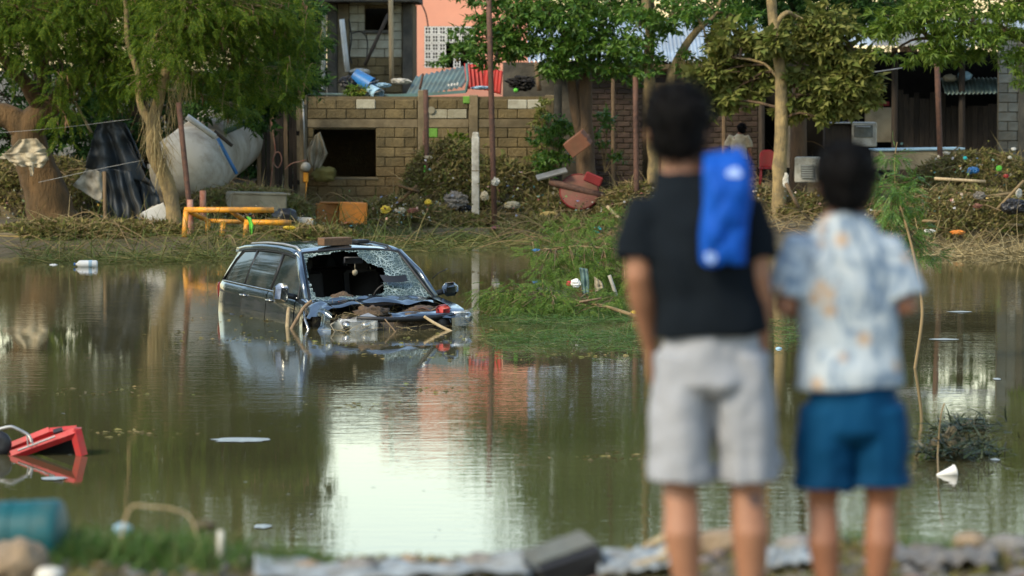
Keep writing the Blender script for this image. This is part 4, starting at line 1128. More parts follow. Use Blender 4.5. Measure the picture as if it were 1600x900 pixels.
def cracked_glass():
    m = bpy.data.materials.new("crazed_windscreen_glass"); m.use_nodes = True
    nt = m.node_tree; N = nt.nodes; L = nt.links; b = N["Principled BSDF"]
    tc = N.new("ShaderNodeTexCoord")
    vo = N.new("ShaderNodeTexVoronoi"); vo.feature = 'DISTANCE_TO_EDGE'; vo.inputs["Scale"].default_value = 22
    v2 = N.new("ShaderNodeTexVoronoi"); v2.feature = 'DISTANCE_TO_EDGE'; v2.inputs["Scale"].default_value = 7
    nz = N.new("ShaderNodeTexNoise"); nz.inputs["Scale"].default_value = 4
    for n in (vo, v2, nz): L.new(tc.outputs["Object"], n.inputs["Vector"])
    r1 = N.new("ShaderNodeMapRange"); r1.inputs[1].default_value = .0; r1.inputs[2].default_value = .09; r1.inputs[3].default_value = 1; r1.inputs[4].default_value = 0
    r2 = N.new("ShaderNodeMapRange"); r2.inputs[1].default_value = .0; r2.inputs[2].default_value = .05; r2.inputs[3].default_value = 1; r2.inputs[4].default_value = 0
    L.new(vo.outputs[0], r1.inputs[0]); L.new(v2.outputs[0], r2.inputs[0])
    mx = N.new("ShaderNodeMath"); mx.operation = 'MAXIMUM'; L.new(r1.outputs[0], mx.inputs[0]); L.new(r2.outputs[0], mx.inputs[1])
    r3 = N.new("ShaderNodeMapRange"); r3.inputs[1].default_value = .4; r3.inputs[2].default_value = .6; r3.inputs[3].default_value = .35; r3.inputs[4].default_value = 1
    L.new(nz.outputs[0], r3.inputs[0])
    ml = N.new("ShaderNodeMath"); ml.operation = 'MULTIPLY'; L.new(mx.outputs[0], ml.inputs[0]); L.new(r3.outputs[0], ml.inputs[1])
    cr = N.new("ShaderNodeValToRGB"); cr.color_ramp.elements[0].color = (.07, .11, .10, 1); cr.color_ramp.elements[1].color = (.42, .5, .47, 1)
    L.new(ml.outputs[0], cr.inputs[0]); L.new(cr.outputs[0], b.inputs["Base Color"])
    al = N.new("ShaderNodeMapRange"); al.inputs[3].default_value = .62; al.inputs[4].default_value = .97
    L.new(ml.outputs[0], al.inputs[0]); L.new(al.outputs[0], b.inputs["Alpha"])
    b.inputs["Roughness"].default_value = .12; b.inputs["Specular IOR Level"].default_value = .8
    bp = N.new("ShaderNodeBump"); bp.inputs["Strength"].default_value = .4; bp.inputs["Distance"].default_value = .01
    L.new(ml.outputs[0], bp.inputs["Height"]); L.new(bp.outputs[0], b.inputs["Normal"])
    return m
m_crack = cracked_glass()
m_mudbrown = mat("wet_brown_mud", (.12, .075, .04), (.05, .034, .02), 12, .7, .6)

CAR_A = math.radians(23)
CAR_Z = -.765
car = thing("wrecked_car", "dark blue-grey estate car with smashed windscreen standing half under water", "car", (-2.20, 49.2, CAR_Z), rz=-(math.pi / 2 - CAR_A))
car.scale = (1.035, 1.035, 1.035)
CARM = Matrix.Translation(car.location) @ Matrix.Rotation(car.rotation_euler.z, 4, 'Z') @ Matrix.Scale(1.035, 4)
def cpart(name, mb, m, smooth=True, parent=None):
    return mb.build(name, m, parent or car, smooth, world=False)
def interp(tab, x):
    for (a, va), (b, vb) in zip(tab, tab[1:]):
        if a <= x <= b:
            t = (x - a) / (b - a); t = t * t * (3 - 2 * t) if False else t
            return va + (vb - va) * t
    return tab[0][1] if x < tab[0][0] else tab[-1][1]
HW = [(-2.33, .62), (-2.30, .74), (-2.22, .84), (-2.08, .905), (-1.8, .94), (-1.0, .955), (.6, .955), (1.2, .95), (1.7, .935), (2.0, .89), (2.18, .80), (2.28, .64), (2.34, .40)]
BELT = [(-2.33, 1.13), (-1.8, 1.135), (0, 1.10), (1.0, 1.055), (1.6, 1.0), (2.0, .955), (2.2, .90), (2.34, .84)]
def bodyp(x, t, sgn, off=0.0):
    """t 0 sill .. 1 belt line"""
    w, zb = interp(HW, x), interp(BELT, x)
    prof = [(.90, .28), (.97, .38), (.995, .55), (1.0, .72), (.992, .84), (.985, .90), (.97, zb - .05), (.935, zb)]
    k = t * (len(prof) - 1); i = min(int(k), len(prof) - 2); f = k - i
    y = prof[i][0] + (prof[i + 1][0] - prof[i][0]) * f; z = prof[i][1] + (prof[i + 1][1] - prof[i][1]) * f
    return Vector((x, sgn * (w * y + off), z))
def side(mb, x0, x1, n, sgn, t0=0., t1=1., off=0.0, fn=None):
    def g(u, v):
        x = x0 + (x1 - x0) * (u if sgn < 0 else 1 - u)
        p = bodyp(x, t0 + (t1 - t0) * v, sgn, off)
        return fn(p) if fn else p
    mb.grid(n, 14, g)
    return mb
# body shell: sides, tail, sills
mb = MB()
for s in (-1, 1): side(mb, -2.33, .98, 44, s)
mb.grid(12, 14, lambda u, v: Vector((-2.33 - .02 * math.sin(math.pi * u), (1 - 2 * u) * bodyp(-2.33, v, 1).y, bodyp(-2.33, v, 1).z)))
mb.box((-.5, 0, .30), (3.5, 1.6, .06))
cpart("body", mb, m_paint)
# doors, proud of the shell by a few millimetres; handles on them
for s in (-1, 1):
    for x0, x1, lab in ((-.10, .90, "front"), (-1.08, -.125, "rear")):
        d = cpart("door", side(MB(), x0, x1, 16, s, .14, .985, .007), m_paint)
        hx = x0 + .14
        p = bodyp(hx, .80, s)
        h = MB().tube([p + Vector((-.09, s * .012, 0)), p + Vector((-.06, s * .038, .004)), p + Vector((.06, s * .038, .004)), p + Vector((.09, s * .012, 0))], [(.012, .016)] * 4, 8)
        cpart("handle", h, m_chrome, parent=d)
        b2 = MB().blob(p + Vector((.0, s * .004, 0)), (.075, .008, .03), 1, 0, 1, 2); cpart("handle_recess", b2, m_trim, parent=d)
    # belt-line chrome strip
    cpart("chrome_strip", MB().tube([bodyp(x, 1.0, s, .012) + Vector((0, 0, .006)) for x in np.linspace(-1.95, .92, 24)], .011, 6), m_chrome)
    # wheel-arch lips and dark wells, wheels under the water
    for wx in (-1.38, 1.42):
        arc = [Vector((wx + .40 * math.cos(a), s * (interp(HW, wx) * .998 + .012), .33 + .40 * math.sin(a))) for a in np.linspace(0, math.pi, 18)]
        cpart("wheel_arch", MB().tube(arc, [(.028, .016)] * 18, 6), m_trim)
        M_ = Matrix.Translation((wx, s * .80, .35)) @ Matrix.Rotation(math.pi / 2, 4, 'X')
        wh = cpart("wheel", MB().lathe([(.20, -.11), (.33, -.115), (.35, -.08), (.35, .08), (.33, .115), (.20, .11)], 24, M_), m_trim)
        cpart("rim", MB().lathe([(.05, -.10), (.19, -.10), (.20, .10), (.05, .10)], 20, M_), m_chrome, parent=wh)
    cpart("wheel_well", MB().grid(14, 6, lambda u, v: Vector((-1.38 + .37 * math.cos(math.pi * u) * (.2 + .8 * v), s * (interp(HW, -1.38) + .010), .33 + .38 * math.sin(math.pi * u) * (.2 + .8 * v)))), m_trim)
# greenhouse
RAIL = [(-2.05, 1.53), (-1.7, 1.575), (-1.0, 1.615), (-.4, 1.62), (.1, 1.60), (.32, 1.565)]
def rail(x, s, inset=0.0):
    w = .665 - .05 * max(0, (-x - 1.2)) / .85
    return Vector((x, s * (w - inset), interp(RAIL, x)))
def beltp(x, s): return bodyp(x, 1.0, s)
for s in (-1, 1):
    a0, a1 = Vector((1.06, s * .845, 1.045)), rail(.32, s)
    cpart("front_pillar", MB().tube([a0, a0.lerp(a1, .5) + Vector((.02, s * .015, .03)), a1], [(.055, .035)] * 3, 8, side=(1, 0, 0)), m_paint)
    cpart("roof_edge", MB().tube([rail(x, s) + Vector((0, s * .005, -.012)) for x in np.linspace(.34, -2.07, 18)], .042, 8), m_paint)
    for xb, xr in ((-.11, -.16), (-1.10, -1.13)):
        cpart("door_pillar", MB().tube([beltp(xb, s) + Vector((0, -s * .012, 0)), rail(xr, s)], [(.032, .012)] * 2, 6, side=(1, 0, 0)), m_trim)
    def dp(u, v, s=s):
        b = beltp(-1.98 - .34 * u, s); r_ = rail(-1.80 - .26 * u, s)
        return b.lerp(r_, v) + Vector((0, s * .02 * math.sin(math.pi * v), 0))
    cpart("rear_pillar", MB().grid(6, 6, dp), m_paint)
    def pane(bf, br, tr, tf, s=s):
        def fn(u, v):
            p = (beltp(bf, s).lerp(beltp(br, s), u)).lerp(rail(tf, s).lerp(rail(tr, s), u), .03 + .9 * v)
            return p + Vector((0, s * (.018 * math.sin(math.pi * v) - .014), 0))
        return MB().grid(8, 8, fn)
    def front_pane(u, v, s=s):
        b = beltp(.90 - .98 * u, s); fr = Vector((1.0, s * .86, 1.05)).lerp(rail(.30, s), v * .95)
        re = beltp(-.09, s).lerp(rail(-.14, s), v * .93)
        p = fr.lerp(re, u); p.y = s * (abs(p.y) - .012)
        return p
    cpart("side_window", MB().grid(10, 8, front_pane), m_glass)
    cpart("side_window", pane(-.14, -1.07, -1.10, -.19), m_glass)
    cpart("side_window", pane(-1.13, -1.96, -1.78, -1.16), m_glass)
    # window surround
    ring = [beltp(.95, s)] + [Vector((1.0, s * .86, 1.05)).lerp(rail(.30, s), k) for k in (.3, .6, .9)] + [rail(x, s) + Vector((0, s * .012, -.055)) for x in np.linspace(.2, -1.75, 12)] + [rail(-1.80, s).lerp(beltp(-1.98, s), k) for k in (.35, .7, 1)]
    cpart("window_frame", MB().tube([p + Vector((0, s * .012, 0)) for p in ring], .012, 6), m_trim)
    cpart("roof_rack_bar", MB().tube([rail(x, s, .07) + Vector((0, 0, .04 if .1 > x > -1.7 else .012)) for x in np.linspace(.2, -1.85, 14)], [(.016, .012)] * 14, 6), m_trim if s > 0 else m_galv)
    # mirrors, both knocked about
    arm0 = Vector((.86, s * .93, 1.10))
    mz = cpart("side_mirror", MB().box(arm0 + Vector((.04, s * .17, .03)), (.13, .20, .24 if s < 0 else .17), Euler((s * .1, .08, -s * .25)), taper=.9, bev=.05), m_chrome if s < 0 else m_paint)
    cpart("mirror_arm", MB().tube([arm0 + Vector((0, -s * .04, -.03)), arm0 + Vector((.02, s * .08, 0))], .035, 8), m_trim, parent=mz)
    cpart("mirror_glass", MB().blob(arm0 + Vector((-.03, s * .17, .03)), (.012, .085, .08), 2, .02, 1, 2), m_glass, parent=mz)
    if s > 0: cpart("torn_wire", MB().tube([arm0 + Vector((-.05, -.03, .16)), arm0 + Vector((.1, -.0, .24)), arm0 + Vector((.1, .08, .27)), arm0 + Vector((.02, .14, .28))], .006, 5), m_trim)
    cpart("tail_lamp", MB().blob(Vector((-2.20, s * .84, 1.0)), (.08, .022, .11), 4, .05, 1, 2), m_redlens)
def roofp(u, v):
    x = .34 - 2.41 * u; s_ = 2 * v - 1
    r_ = rail(x, 1)
    return Vector((x + .06 * (1 - s_ * s_) * (1 - u), s_ * r_.y, r_.z + .055 * (1 - s_ * s_) + .006 * noise.noise(Vector((x * 3, s_ * 3, 1)))))
cpart("roof", MB().grid(30, 18, roofp), m_paint)
def rearg(u, v):
    s_ = 2 * u - 1
    b = Vector((-2.32, s_ * .76, 1.12)); t = Vector((-2.06, s_ * .60, 1.53 + .05 * (1 - s_ * s_)))
    return b.lerp(t, v) - Vector((.05 * (1 - s_ * s_), 0, 0))
cpart("rear_window", MB().grid(10, 6, rearg), m_glass)
# windscreen with a big hole
hole = [(-.92, .9), (-.55, .95), (-.2, .975), (.08, .95), (.12, .80), (.2, .74), (.32, .72), (.46, .68), (.40, .5), (.30, .36), (.22, .16), (.05, .09), (-.3, .06), (-.9, .07), (-.96, .4)]
def inpoly(x, y, poly):
    c = False
    for (x0, y0), (x1, y1) in zip(poly, poly[1:] + poly[:1]):
        if (y0 > y) != (y1 > y) and x < (x1 - x0) * (y - y0) / (y1 - y0) + x0: c = not c
    return c
def wsp(u, v, sag=True):
    s_ = 2 * u - 1
    p = Vector((1.08 + .12 * (1 - s_ * s_), s_ * .80, 1.045)).lerp(Vector((.34 + .07 * (1 - s_ * s_), s_ * .63, 1.575 + .045 * (1 - s_ * s_))), v)
    if sag: p.z -= .03 * math.exp(-((s_ - .35) / .4) ** 2) * math.sin(math.pi * v); p += Vector((.01, 0, .012)) * noise.noise(p * 6)
    return p
def wmask(u, v):
    s_ = 2 * u - 1
    j = .035 * noise.noise(Vector((s_ * 9, v * 9, 3)))
    return not inpoly(s_ + j, v + j, hole)
cpart("windscreen", MB().grid(84, 50, wsp, wmask), m_crack)
edge = [wsp(u, v, False) + Vector((.004, 0, .004)) for u, v in [(0, 0), (0, .33), (0, .66), (0, 1), (.25, 1), (.5, 1), (.75, 1), (1, 1), (1, .66), (1, .33), (1, 0)]]
cpart("windscreen_seal", MB().tube(edge, .018, 6), m_trim)
flap = MB().grid(10, 6, lambda u, v: wsp(.63 + .22 * u, .32 + .16 * v - .1 * u * v) + Vector((.05 + .05 * math.sin(3 * u), 0, .03 + .05 * u * v)))
cpart("bent_glass_flap", flap, m_trim)
# inside: dashboard, seats, mirror, wheel
cpart("dashboard", MB().box((.92, 0, .93), (.42, 1.5, .22), Euler((0, .12, 0)), bev=.05), m_trim)
cpart("cabin_floor", MB().box((-.6, 0, .42), (3.0, 1.6, .06)), m_seat)
for y in (-.38, .38):
    st = cpart("seat", MB().box((.05, y, .72), (.5, .48, .18), bev=.05).box((-.24, y, 1.02), (.16, .48, .62), Euler((0, -.2, 0)), bev=.05), m_seat)
    cpart("headrest", MB().box((-.34, y, 1.41), (.1, .26, .17), Euler((0, -.15, 0)), bev=.035), m_seat, parent=st)
cpart("rear_seat", MB().box((-1.1, 0, .98), (.2, 1.3, .7), Euler((0, -.25, 0)), bev=.05), m_seat)
sw = [Vector((.60, .38, 1.02)) + Vector((.06 * math.sin(a) * 1.2, .18 * math.cos(a), .18 * math.sin(a))) for a in np.linspace(0, 2 * math.pi, 25)]
wl = cpart("steering_wheel", MB().tube(sw, .014, 6), m_trim)
cpart("hub", MB().blob((.62, .38, 1.01), (.04, .07, .06), 1, .05, 1, 2), m_trim, parent=wl)
rv = cpart("rear_view_mirror", MB().box((.50, -.02, 1.49), (.03, .25, .085), bev=.014), m_trim)
cpart("hanging_ornament", MB().tube([(.50, .0, 1.45), (.51, .0, 1.36)], .004, 4).blob((.51, 0, 1.34), (.02, .035, .04), 3, .5, 2, 2), m_beige, parent=rv)
cpart("mud_on_dashboard", MB().blob((1.0, -.35, 1.05), (.1, .16, .07), 5, .5, 2, 3), m_mudbrown)
# front end: fenders, ruined bonnet, bay, bumper, lamps
cpart("front_fender", side(MB(), .98, 2.30, 22, 1, .0, 1.0), m_paint)
cpart("fender_top", MB().grid(18, 4, lambda u, v: bodyp(1.0 + 1.28 * u, 1, 1) + Vector((0, -.16 * v, .015 * v))), m_paint)
def crump(p):
    k = sstep(1.05, 1.7, p.x)
    q = Vector((p.x * 3.1, p.z * 4.0, 7))
    up = sstep(1.3, 1.75, p.x) * (1 - sstep(1.85, 2.1, p.x))
    return p + Vector((-.10 * k * max(0, (p.z - .6)), -.09 * k * (1 + noise.noise(q)) + .05 * noise.noise(q * 2.2) * k, .035 * k * noise.noise(q * 1.7) + .06 * up * (1 if p.z > .8 else .3)))
def fmask(u, v):
    x = .98 + 1.1 * u
    return not (x > 1.32 and v < .60 + .12 * noise.noise(Vector((x * 6, 2, 2))) and x < 1.92)
mbf = MB(); 
mbf.grid(30, 22, lambda u, v: crump(bodyp(.98 + 1.1 * u, v, -1)), fmask)
mbf.grid(24, 4, lambda u, v: crump(bodyp(.98 + 1.05 * u, 1, -1)) + Vector((0, .13 * v, .03 * math.sin(math.pi * v))))
cr_f = cpart("crumpled_fender", mbf, m_paint)
cpart("torn_liner", MB().grid(12, 8, lambda u, v: Vector((1.25 + .75 * u, -.80 + .05 * noise.noise(Vector((u * 5, v * 5, 0))), .45 + .43 * v * math.sin(math.pi * (.1 + .8 * u)) + .05 * noise.noise(Vector((u * 4, v * 4, 4)))))), m_trim)
cpart("loose_chrome_trim", MB().tube([(1.35, -.98, .95), (1.55, -1.03, .84), (1.68, -1.02, .70), (1.66, -1.0, .60)], .016, 6), m_chrome)
def bonnet(u, v):
    y = -.72 + 1.44 * u; x = 1.06 + .10 * (1 - (2 * u - 1) ** 2) + (.34 + .12 * noise.noise(Vector((u * 4, 1, 0)))) * v
    return Vector((x, y, 1.06 + .03 * (1 - (2 * u - 1) ** 2) - .07 * v + .055 * noise.noise(Vector((u * 5, v * 2, 8)))))
cpart("buckled_bonnet", MB().grid(40, 10, bonnet), m_paint)
def bonnet2(u, v):
    y = -.15 + .98 * u; x = 2.24 - .03 * (2 * u - 1) ** 2 - (.20 + .07 * noise.noise(Vector((u * 5, 3, 0)))) * v
    return Vector((x, y * (1 - .04 * v), .90 + .015 * u + .035 * v + .035 * noise.noise(Vector((u * 4, v * 3, 2)))))
cpart("bonnet_front_edge", MB().grid(30, 6, bonnet2), m_paint)
bay = cpart("engine_bay", MB().box((1.65, 0, .58), (1.2, 1.5, .3)).box((1.08, 0, .85), (.06, 1.55, .34)), m_engine, smooth=False)
re_ = random.Random(4)
for k in range(16):
    c = (re_.uniform(1.3, 2.1), re_.uniform(-.62, .65), .80 + re_.uniform(-.05, .08))
    cpart("engine_piece", MB().box(c, (re_.uniform(.1, .28), re_.uniform(.1, .3), re_.uniform(.1, .22)), Euler((re_.uniform(-.3, .3), re_.uniform(-.3, .3), re_.uniform(0, 3))), bev=.02), (m_engine, m_trim, m_galv, m_engine)[k % 4], False, bay)
for k in range(9):
    y0 = re_.uniform(-.5, .6); x0 = re_.uniform(1.3, 2.0)
    hose = wob([Vector((x0, y0, .88)), Vector((x0 + re_.uniform(-.2, .2), y0 + .2, .97)), Vector((x0 + .2, y0 + re_.uniform(-.1, .4), .84))], 4, k, .03)
    cpart("hose", MB().tube(hose, .014, 6), (m_trim, m_rust, m_engine)[k % 3], True, bay)
for k in range(3):
    cpart("mud_lump", MB().blob((re_.uniform(1.35, 1.75), re_.uniform(-.35, .6), .92), (re_.uniform(.08, .16), re_.uniform(.1, .24), re_.uniform(.04, .08)), 20 + k, .6, 2.6, 3), m_mudbrown, True, bay)
cpart("red_reservoir", MB().box((2.08, .53, .955), (.13, .17, .12), Euler((.1, .1, .3)), bev=.035), m_red_pl)
cpart("black_reservoir", MB().blob((2.14, .50, .80), (.09, .11, .13), 7, .15, 1.5, 3), m_trim)
cpart("red_tag", MB().box((1.22, -.47, 1.02), (.05, .05, .03), bev=.01), m_red_pl)
def bump(u, v):
    y = -.80 + 1.62 * u; x = 2.34 - .30 * abs(2 * u - 1) ** 3
    return Vector((x + .05 * math.sin(math.pi * v) + .03 * noise.noise(Vector((u * 5, v * 3, 9))), y, .40 + .36 * v + .02 * noise.noise(Vector((u * 6, v, 4)))))
cpart("front_bumper", MB().grid(30, 8, bump, lambda u, v: v < .45 + .25 * noise.noise(Vector((u * 4, 0, 2))) or u > .88), m_trim)
cpart("radiator_support", MB().tube([(2.16, -.60, .885), (2.22, -.2, .865), (2.24, .25, .87), (2.18, .62, .90)], [(.035, .028)] * 4, 8), m_trim)
cpart("radiator", MB().box((2.1, .05, .66), (.06, .9, .36)), m_engine)
# head lamps: housing with two reflector bowls behind a lens
for s, c, rz in ((-1, Vector((2.13, -.58, .80)), -.25), (1, Vector((2.165, .745, .865)), .35)):
    R = Matrix.Translation(c) @ Matrix.Rotation(rz, 4, 'Z')
    w = .46 if s < 0 else .34
    def lens(u, v, w=w, s=s):
        y = (u - .5) * w
        return Vector((.07 - .35 * y * y - (.10 * max(0, s * (u - .5)) if True else 0), y, (v - .5) * (.21 + .06 * s * (u - .5)) * (1.05 if s > 0 else .82) - .02 * (v - .5)))
    hl = cpart("headlight", MB().box((-.045, 0, 0), (.1, w * .94, .15), bev=.03).xf(R), m_lamp)
    cpart("lens", MB().grid(14, 6, lens).xf(R), m_lens, True, hl)
    for yy in (-.10, .07):
        cpart("reflector_bowl", MB().lathe([(.058, .0), (.046, -.025), (.02, -.045), (.008, -.02)], 16, R @ Matrix.Translation((.045, yy * w / .36, 0)) @ Matrix.Rotation(math.pi / 2, 4, 'Y')), m_chrome, True, hl)
        cpart("bowl_rim", MB().tube([R @ Vector((.02 + .012, yy * w / .36 + .052 * math.cos(a), .052 * math.sin(a))) for a in np.linspace(0, 2 * math.pi, 21)], .007, 6), m_trim, True, hl)
cpart("torn_white_bracket", MB().box((2.18, -.86, .80), (.03, .12, .13), Euler((.5, .2, -.6)), bev=.012), m_white_dirty)
# weed caught round the nose
rr_ = np.random.default_rng(77)
n = 420
p = np.stack([rr_.uniform(1.2, 2.45, n), rr_.uniform(-.95, .9, n), rr_.uniform(.69, .80, n)], 1)
k = p[:, 0] < 2.05
p[k, 2] += .14 * (p[k, 0] < 1.9)
d = np.stack([rr_.normal(0, .6, n), rr_.normal(0, 1, n), rr_.normal(.0, .35, n)], 1)
BV, BF = t_blade(3, .5)
V, F = scatter(BV * [1, .02, 1], BF, p, d, rr_.uniform(.12, .45, n), r=rr_)
o = fast("caught_straw", V, F, m_dead, None); o.parent = car; o["kind"] = "stuff"

# things on and against the car (world positions)
def cw(x, y, z): return CARM @ Vector((x, y, z))
def stick(name, label, pts, r0, r1, m, cat="stick", group=None, n=7, flat=1.0, seed=1):
    pts = [Vector(p) for p in pts]
    b = pts[0]
    pp = wob(pts, 4, seed, r0 * .4)
    k = len(pp)
    o = MB().tube([p - b for p in pp], [(r0 + (r1 - r0) * i / (k - 1), (r0 + (r1 - r0) * i / (k - 1)) * flat) for i in range(k)], n).build(name, m, None, True)
    o.location = b
    return tag(o, label, cat, group)
stick("broken_stick", "pale bark stick leaning below the silver car mirror", [cw(1.15, -1.12, .68), cw(.95, -1.02, .95)], .03, .024, m_wood_pale, seed=2)
stick("broken_stick", "brown stick leaning on the crumpled front fender", [cw(1.5, -1.22, .68), cw(1.45, -1.02, .97), cw(1.42, -.9, 1.06)], .024, .02, m_wood, seed=3)
stick("broken_stick", "pale grey stick leaning across the car's broken grille", [cw(2.62, .52, .68), cw(2.42, .33, .80), cw(2.3, .2, .90)], .022, .018, m_wood_pale, seed=4)
stick("broken_stick", "short brown twig stuck in the left front lamp of the car", [cw(2.5, -.2, .69), cw(2.3, -.3, .88)], .012, .008, m_wood, seed=5)
pk = thing("wood_beam", "short brown timber beam lying on the car roof above the windscreen", "beam", cw(.12, -.12, 1.655))
MB().box((0, 0, .055), (.14, .46, .10), bev=.008).build("timber", m_plank, pk, world=False)
for yy in (-.15, .14): MB().lathe([(.008, .104), (.008, .112)], 8, Matrix.Translation((0, yy, 0))).build("nail_head", m_rust, pk, world=False)
pk.rotation_euler = (0, .03, -(math.pi / 2 - CAR_A) + math.radians(18))
wb = MB().box((0, 0, .03), (.16, .26, .055), bev=.02).build("white_tub_lid", m_white_dirty, None)
wb.location = cw(-.35, .05, 1.665); wb.rotation_euler = (.02, .05, -.9)
tag(wb, "small flat white lid lying on the car roof behind the timber", "lid")
wb = MB().box((0, 0, .03), (.14, .2, .05), bev=.012).build("dark_box", m_trim, None)
wb.location = cw(-.25, .36, 1.655); wb.rotation_euler = (.0, .03, -.9)
tag(wb, "small dark box on the car roof right of the white lid", "box")
# ------------------------------------------------------------------ people
m_skin_a = mat("tan_skin", (.31, .148, .084), (.24, .11, .06), 9, .55, .05, spec=.4)
m_skin_b = mat("brown_skin", (.265, .115, .062), (.21, .088, .047), 9, .55, .05, spec=.4)
m_hair = mat("black_hair", (.006, .005, .005), (.003, .003, .003), 30, .7, .3, spec=.1)
m_black_shirt = mat("faded_black_jersey", (.0065, .0095, .0135), (.0045, .007, .010), 4, .95, .25, bscale=6, spec=.1)
m_grey_short = mat("light_grey_jersey", (.30, .31, .335), (.23, .24, .26), 3, .9, .35, bscale=5, spec=.1)
m_blue_short = mat("deep_blue_sports_cloth", (.002, .050, .125), (.0015, .032, .085), 3, .8, .3, bscale=5, spec=.1)
m_blue_bag = mat("bright_blue_cloth", (.004, .075, .40), (.003, .055, .32), 3, .7, .3, bscale=6, spec=.15)
m_logo = mat("white_print", (.45, .55, .75), (.12, .25, .6), 30, .6, 0)
m_eye = mat("eye_white", (.7, .68, .64), (.66, .64, .6), 5, .3, 0)
m_lip = mat("lip", (.26, .09, .07), (.22, .075, .06), 9, .5, 0)
m_sole = mat("rubber_sandal", (.05, .05, .055), (.03, .03, .035), 9, .7, .1)
m_man_shirt = mat("dirty_cream_shirt", (.52, .45, .32), (.36, .29, .18), 5, .9, .2, dirt=((.2, .13, .07), .5, 4))
m_dk_trouser = mat("dark_blue_trousers", (.03, .04, .06), (.02, .025, .04), 4, .9, .2)

def floral_material():
    m = bpy.data.materials.new("white_blue_floral_jersey"); m.use_nodes = True
    nt = m.node_tree; N = nt.nodes; L = nt.links; b = N["Principled BSDF"]
    tc = N.new("ShaderNodeTexCoord")
    mp = N.new("ShaderNodeMapping"); mp.inputs["Scale"].default_value = (1.4, 1, .75); mp.inputs["Rotation"].default_value = (0, .5, 0)
    L.new(tc.outputs["Object"], mp.inputs[0])
    nz = N.new("ShaderNodeTexNoise"); nz.inputs["Scale"].default_value = 9; nz.inputs["Detail"].default_value = 3; nz.inputs["Distortion"].default_value = 2.2
    L.new(mp.outputs[0], nz.inputs["Vector"])
    rp = N.new("ShaderNodeValToRGB"); e = rp.color_ramp.elements
    e[0].position = .36; e[0].color = (.13, .19, .27, 1); e[1].position = .62; e[1].color = (.40, .45, .49, 1)
    e2 = e.new(.47); e2.color = (.29, .35, .41, 1)
    L.new(nz.outputs[0], rp.inputs[0])
    vo = N.new("ShaderNodeTexVoronoi"); vo.inputs["Scale"].default_value = 12; L.new(tc.outputs["Object"], vo.inputs["Vector"])
    mr = N.new("ShaderNodeMapRange"); mr.inputs[1].default_value = .33; mr.inputs[2].default_value = .17; mr.inputs[3].default_value = 0; mr.inputs[4].default_value = .75
    L.new(vo.outputs["Distance"], mr.inputs[0])
    mx = N.new("ShaderNodeMix"); mx.data_type = 'RGBA'; L.new(mr.outputs[0], mx.inputs[0]); L.new(rp.outputs[0], mx.inputs[6]); mx.inputs[7].default_value = (.42, .28, .16, 1)
    L.new(mx.outputs[2], b.inputs["Base Color"]); b.inputs["Roughness"].default_value = .9
    return m
m_floral = floral_material()

def tattoo_skin(pt):
    m = m_skin_a.copy(); m.name = "tan_skin_with_calf_tattoo"
    nt = m.node_tree; N = nt.nodes; L = nt.links; b = N["Principled BSDF"]
    src = b.inputs["Base Color"].links[0].from_socket
    tc = N.new("ShaderNodeTexCoord"); vd = N.new("ShaderNodeVectorMath"); vd.operation = 'DISTANCE'
    L.new(tc.outputs["Object"], vd.inputs[0]); vd.inputs[1].default_value = pt
    nz = N.new("ShaderNodeTexNoise"); nz.inputs["Scale"].default_value = 60; L.new(tc.outputs["Object"], nz.inputs["Vector"])
    ad = N.new("ShaderNodeMath"); ad.operation = 'MULTIPLY_ADD'; ad.inputs[1].default_value = .03; L.new(nz.outputs[0], ad.inputs[0]); L.new(vd.outputs["Value"], ad.inputs[2])
    mr = N.new("ShaderNodeMapRange"); mr.inputs[1].default_value = .034; mr.inputs[2].default_value = .042; mr.inputs[3].default_value = .75; mr.inputs[4].default_value = 0
    L.new(ad.outputs[0], mr.inputs[0])
    mx = N.new("ShaderNodeMix"); mx.data_type = 'RGBA'; L.new(mr.outputs[0], mx.inputs[0]); L.new(src, mx.inputs[6]); mx.inputs[7].default_value = (.03, .035, .045, 1)
    L.new(mx.outputs[2], b.inputs["Base Color"])
    return m

def skin_over(mb, name, m, parent, voxel, smooth_it=6, fold=None):
    """one closed surface over overlapping swept volumes"""
    me = bpy.data.meshes.new("tmp"); me.from_pydata(mb.v, [], mb.f); me.update()
    o = bpy.data.objects.new("tmp", me); COL.objects.link(o)
    r = o.modifiers.new("r", 'REMESH'); r.mode = 'VOXEL'; r.voxel_size = voxel
    s = o.modifiers.new("s", 'SMOOTH'); s.factor = .5; s.iterations = smooth_it
    dg = bpy.context.evaluated_depsgraph_get(); dg.update()
    out = bpy.data.meshes.new_from_object(o.evaluated_get(dg))
    bpy.data.objects.remove(o); bpy.data.meshes.remove(me)
    if fold:
        n = len(out.vertices)
        co = np.empty(n * 3, np.float32); nr = np.empty(n * 3, np.float32)
        out.vertices.foreach_get("co", co); out.vertices.foreach_get("normal", nr)
        co = co.reshape(-1, 3); nr = nr.reshape(-1, 3)
        k = np.array([fold(Vector(c)) for c in co])
        co += nr * k[:, None]
        out.vertices.foreach_set("co", co.ravel()); out.update()
    out.name = name
    out.materials.clear()
    return link(name, out, m, parent, True)

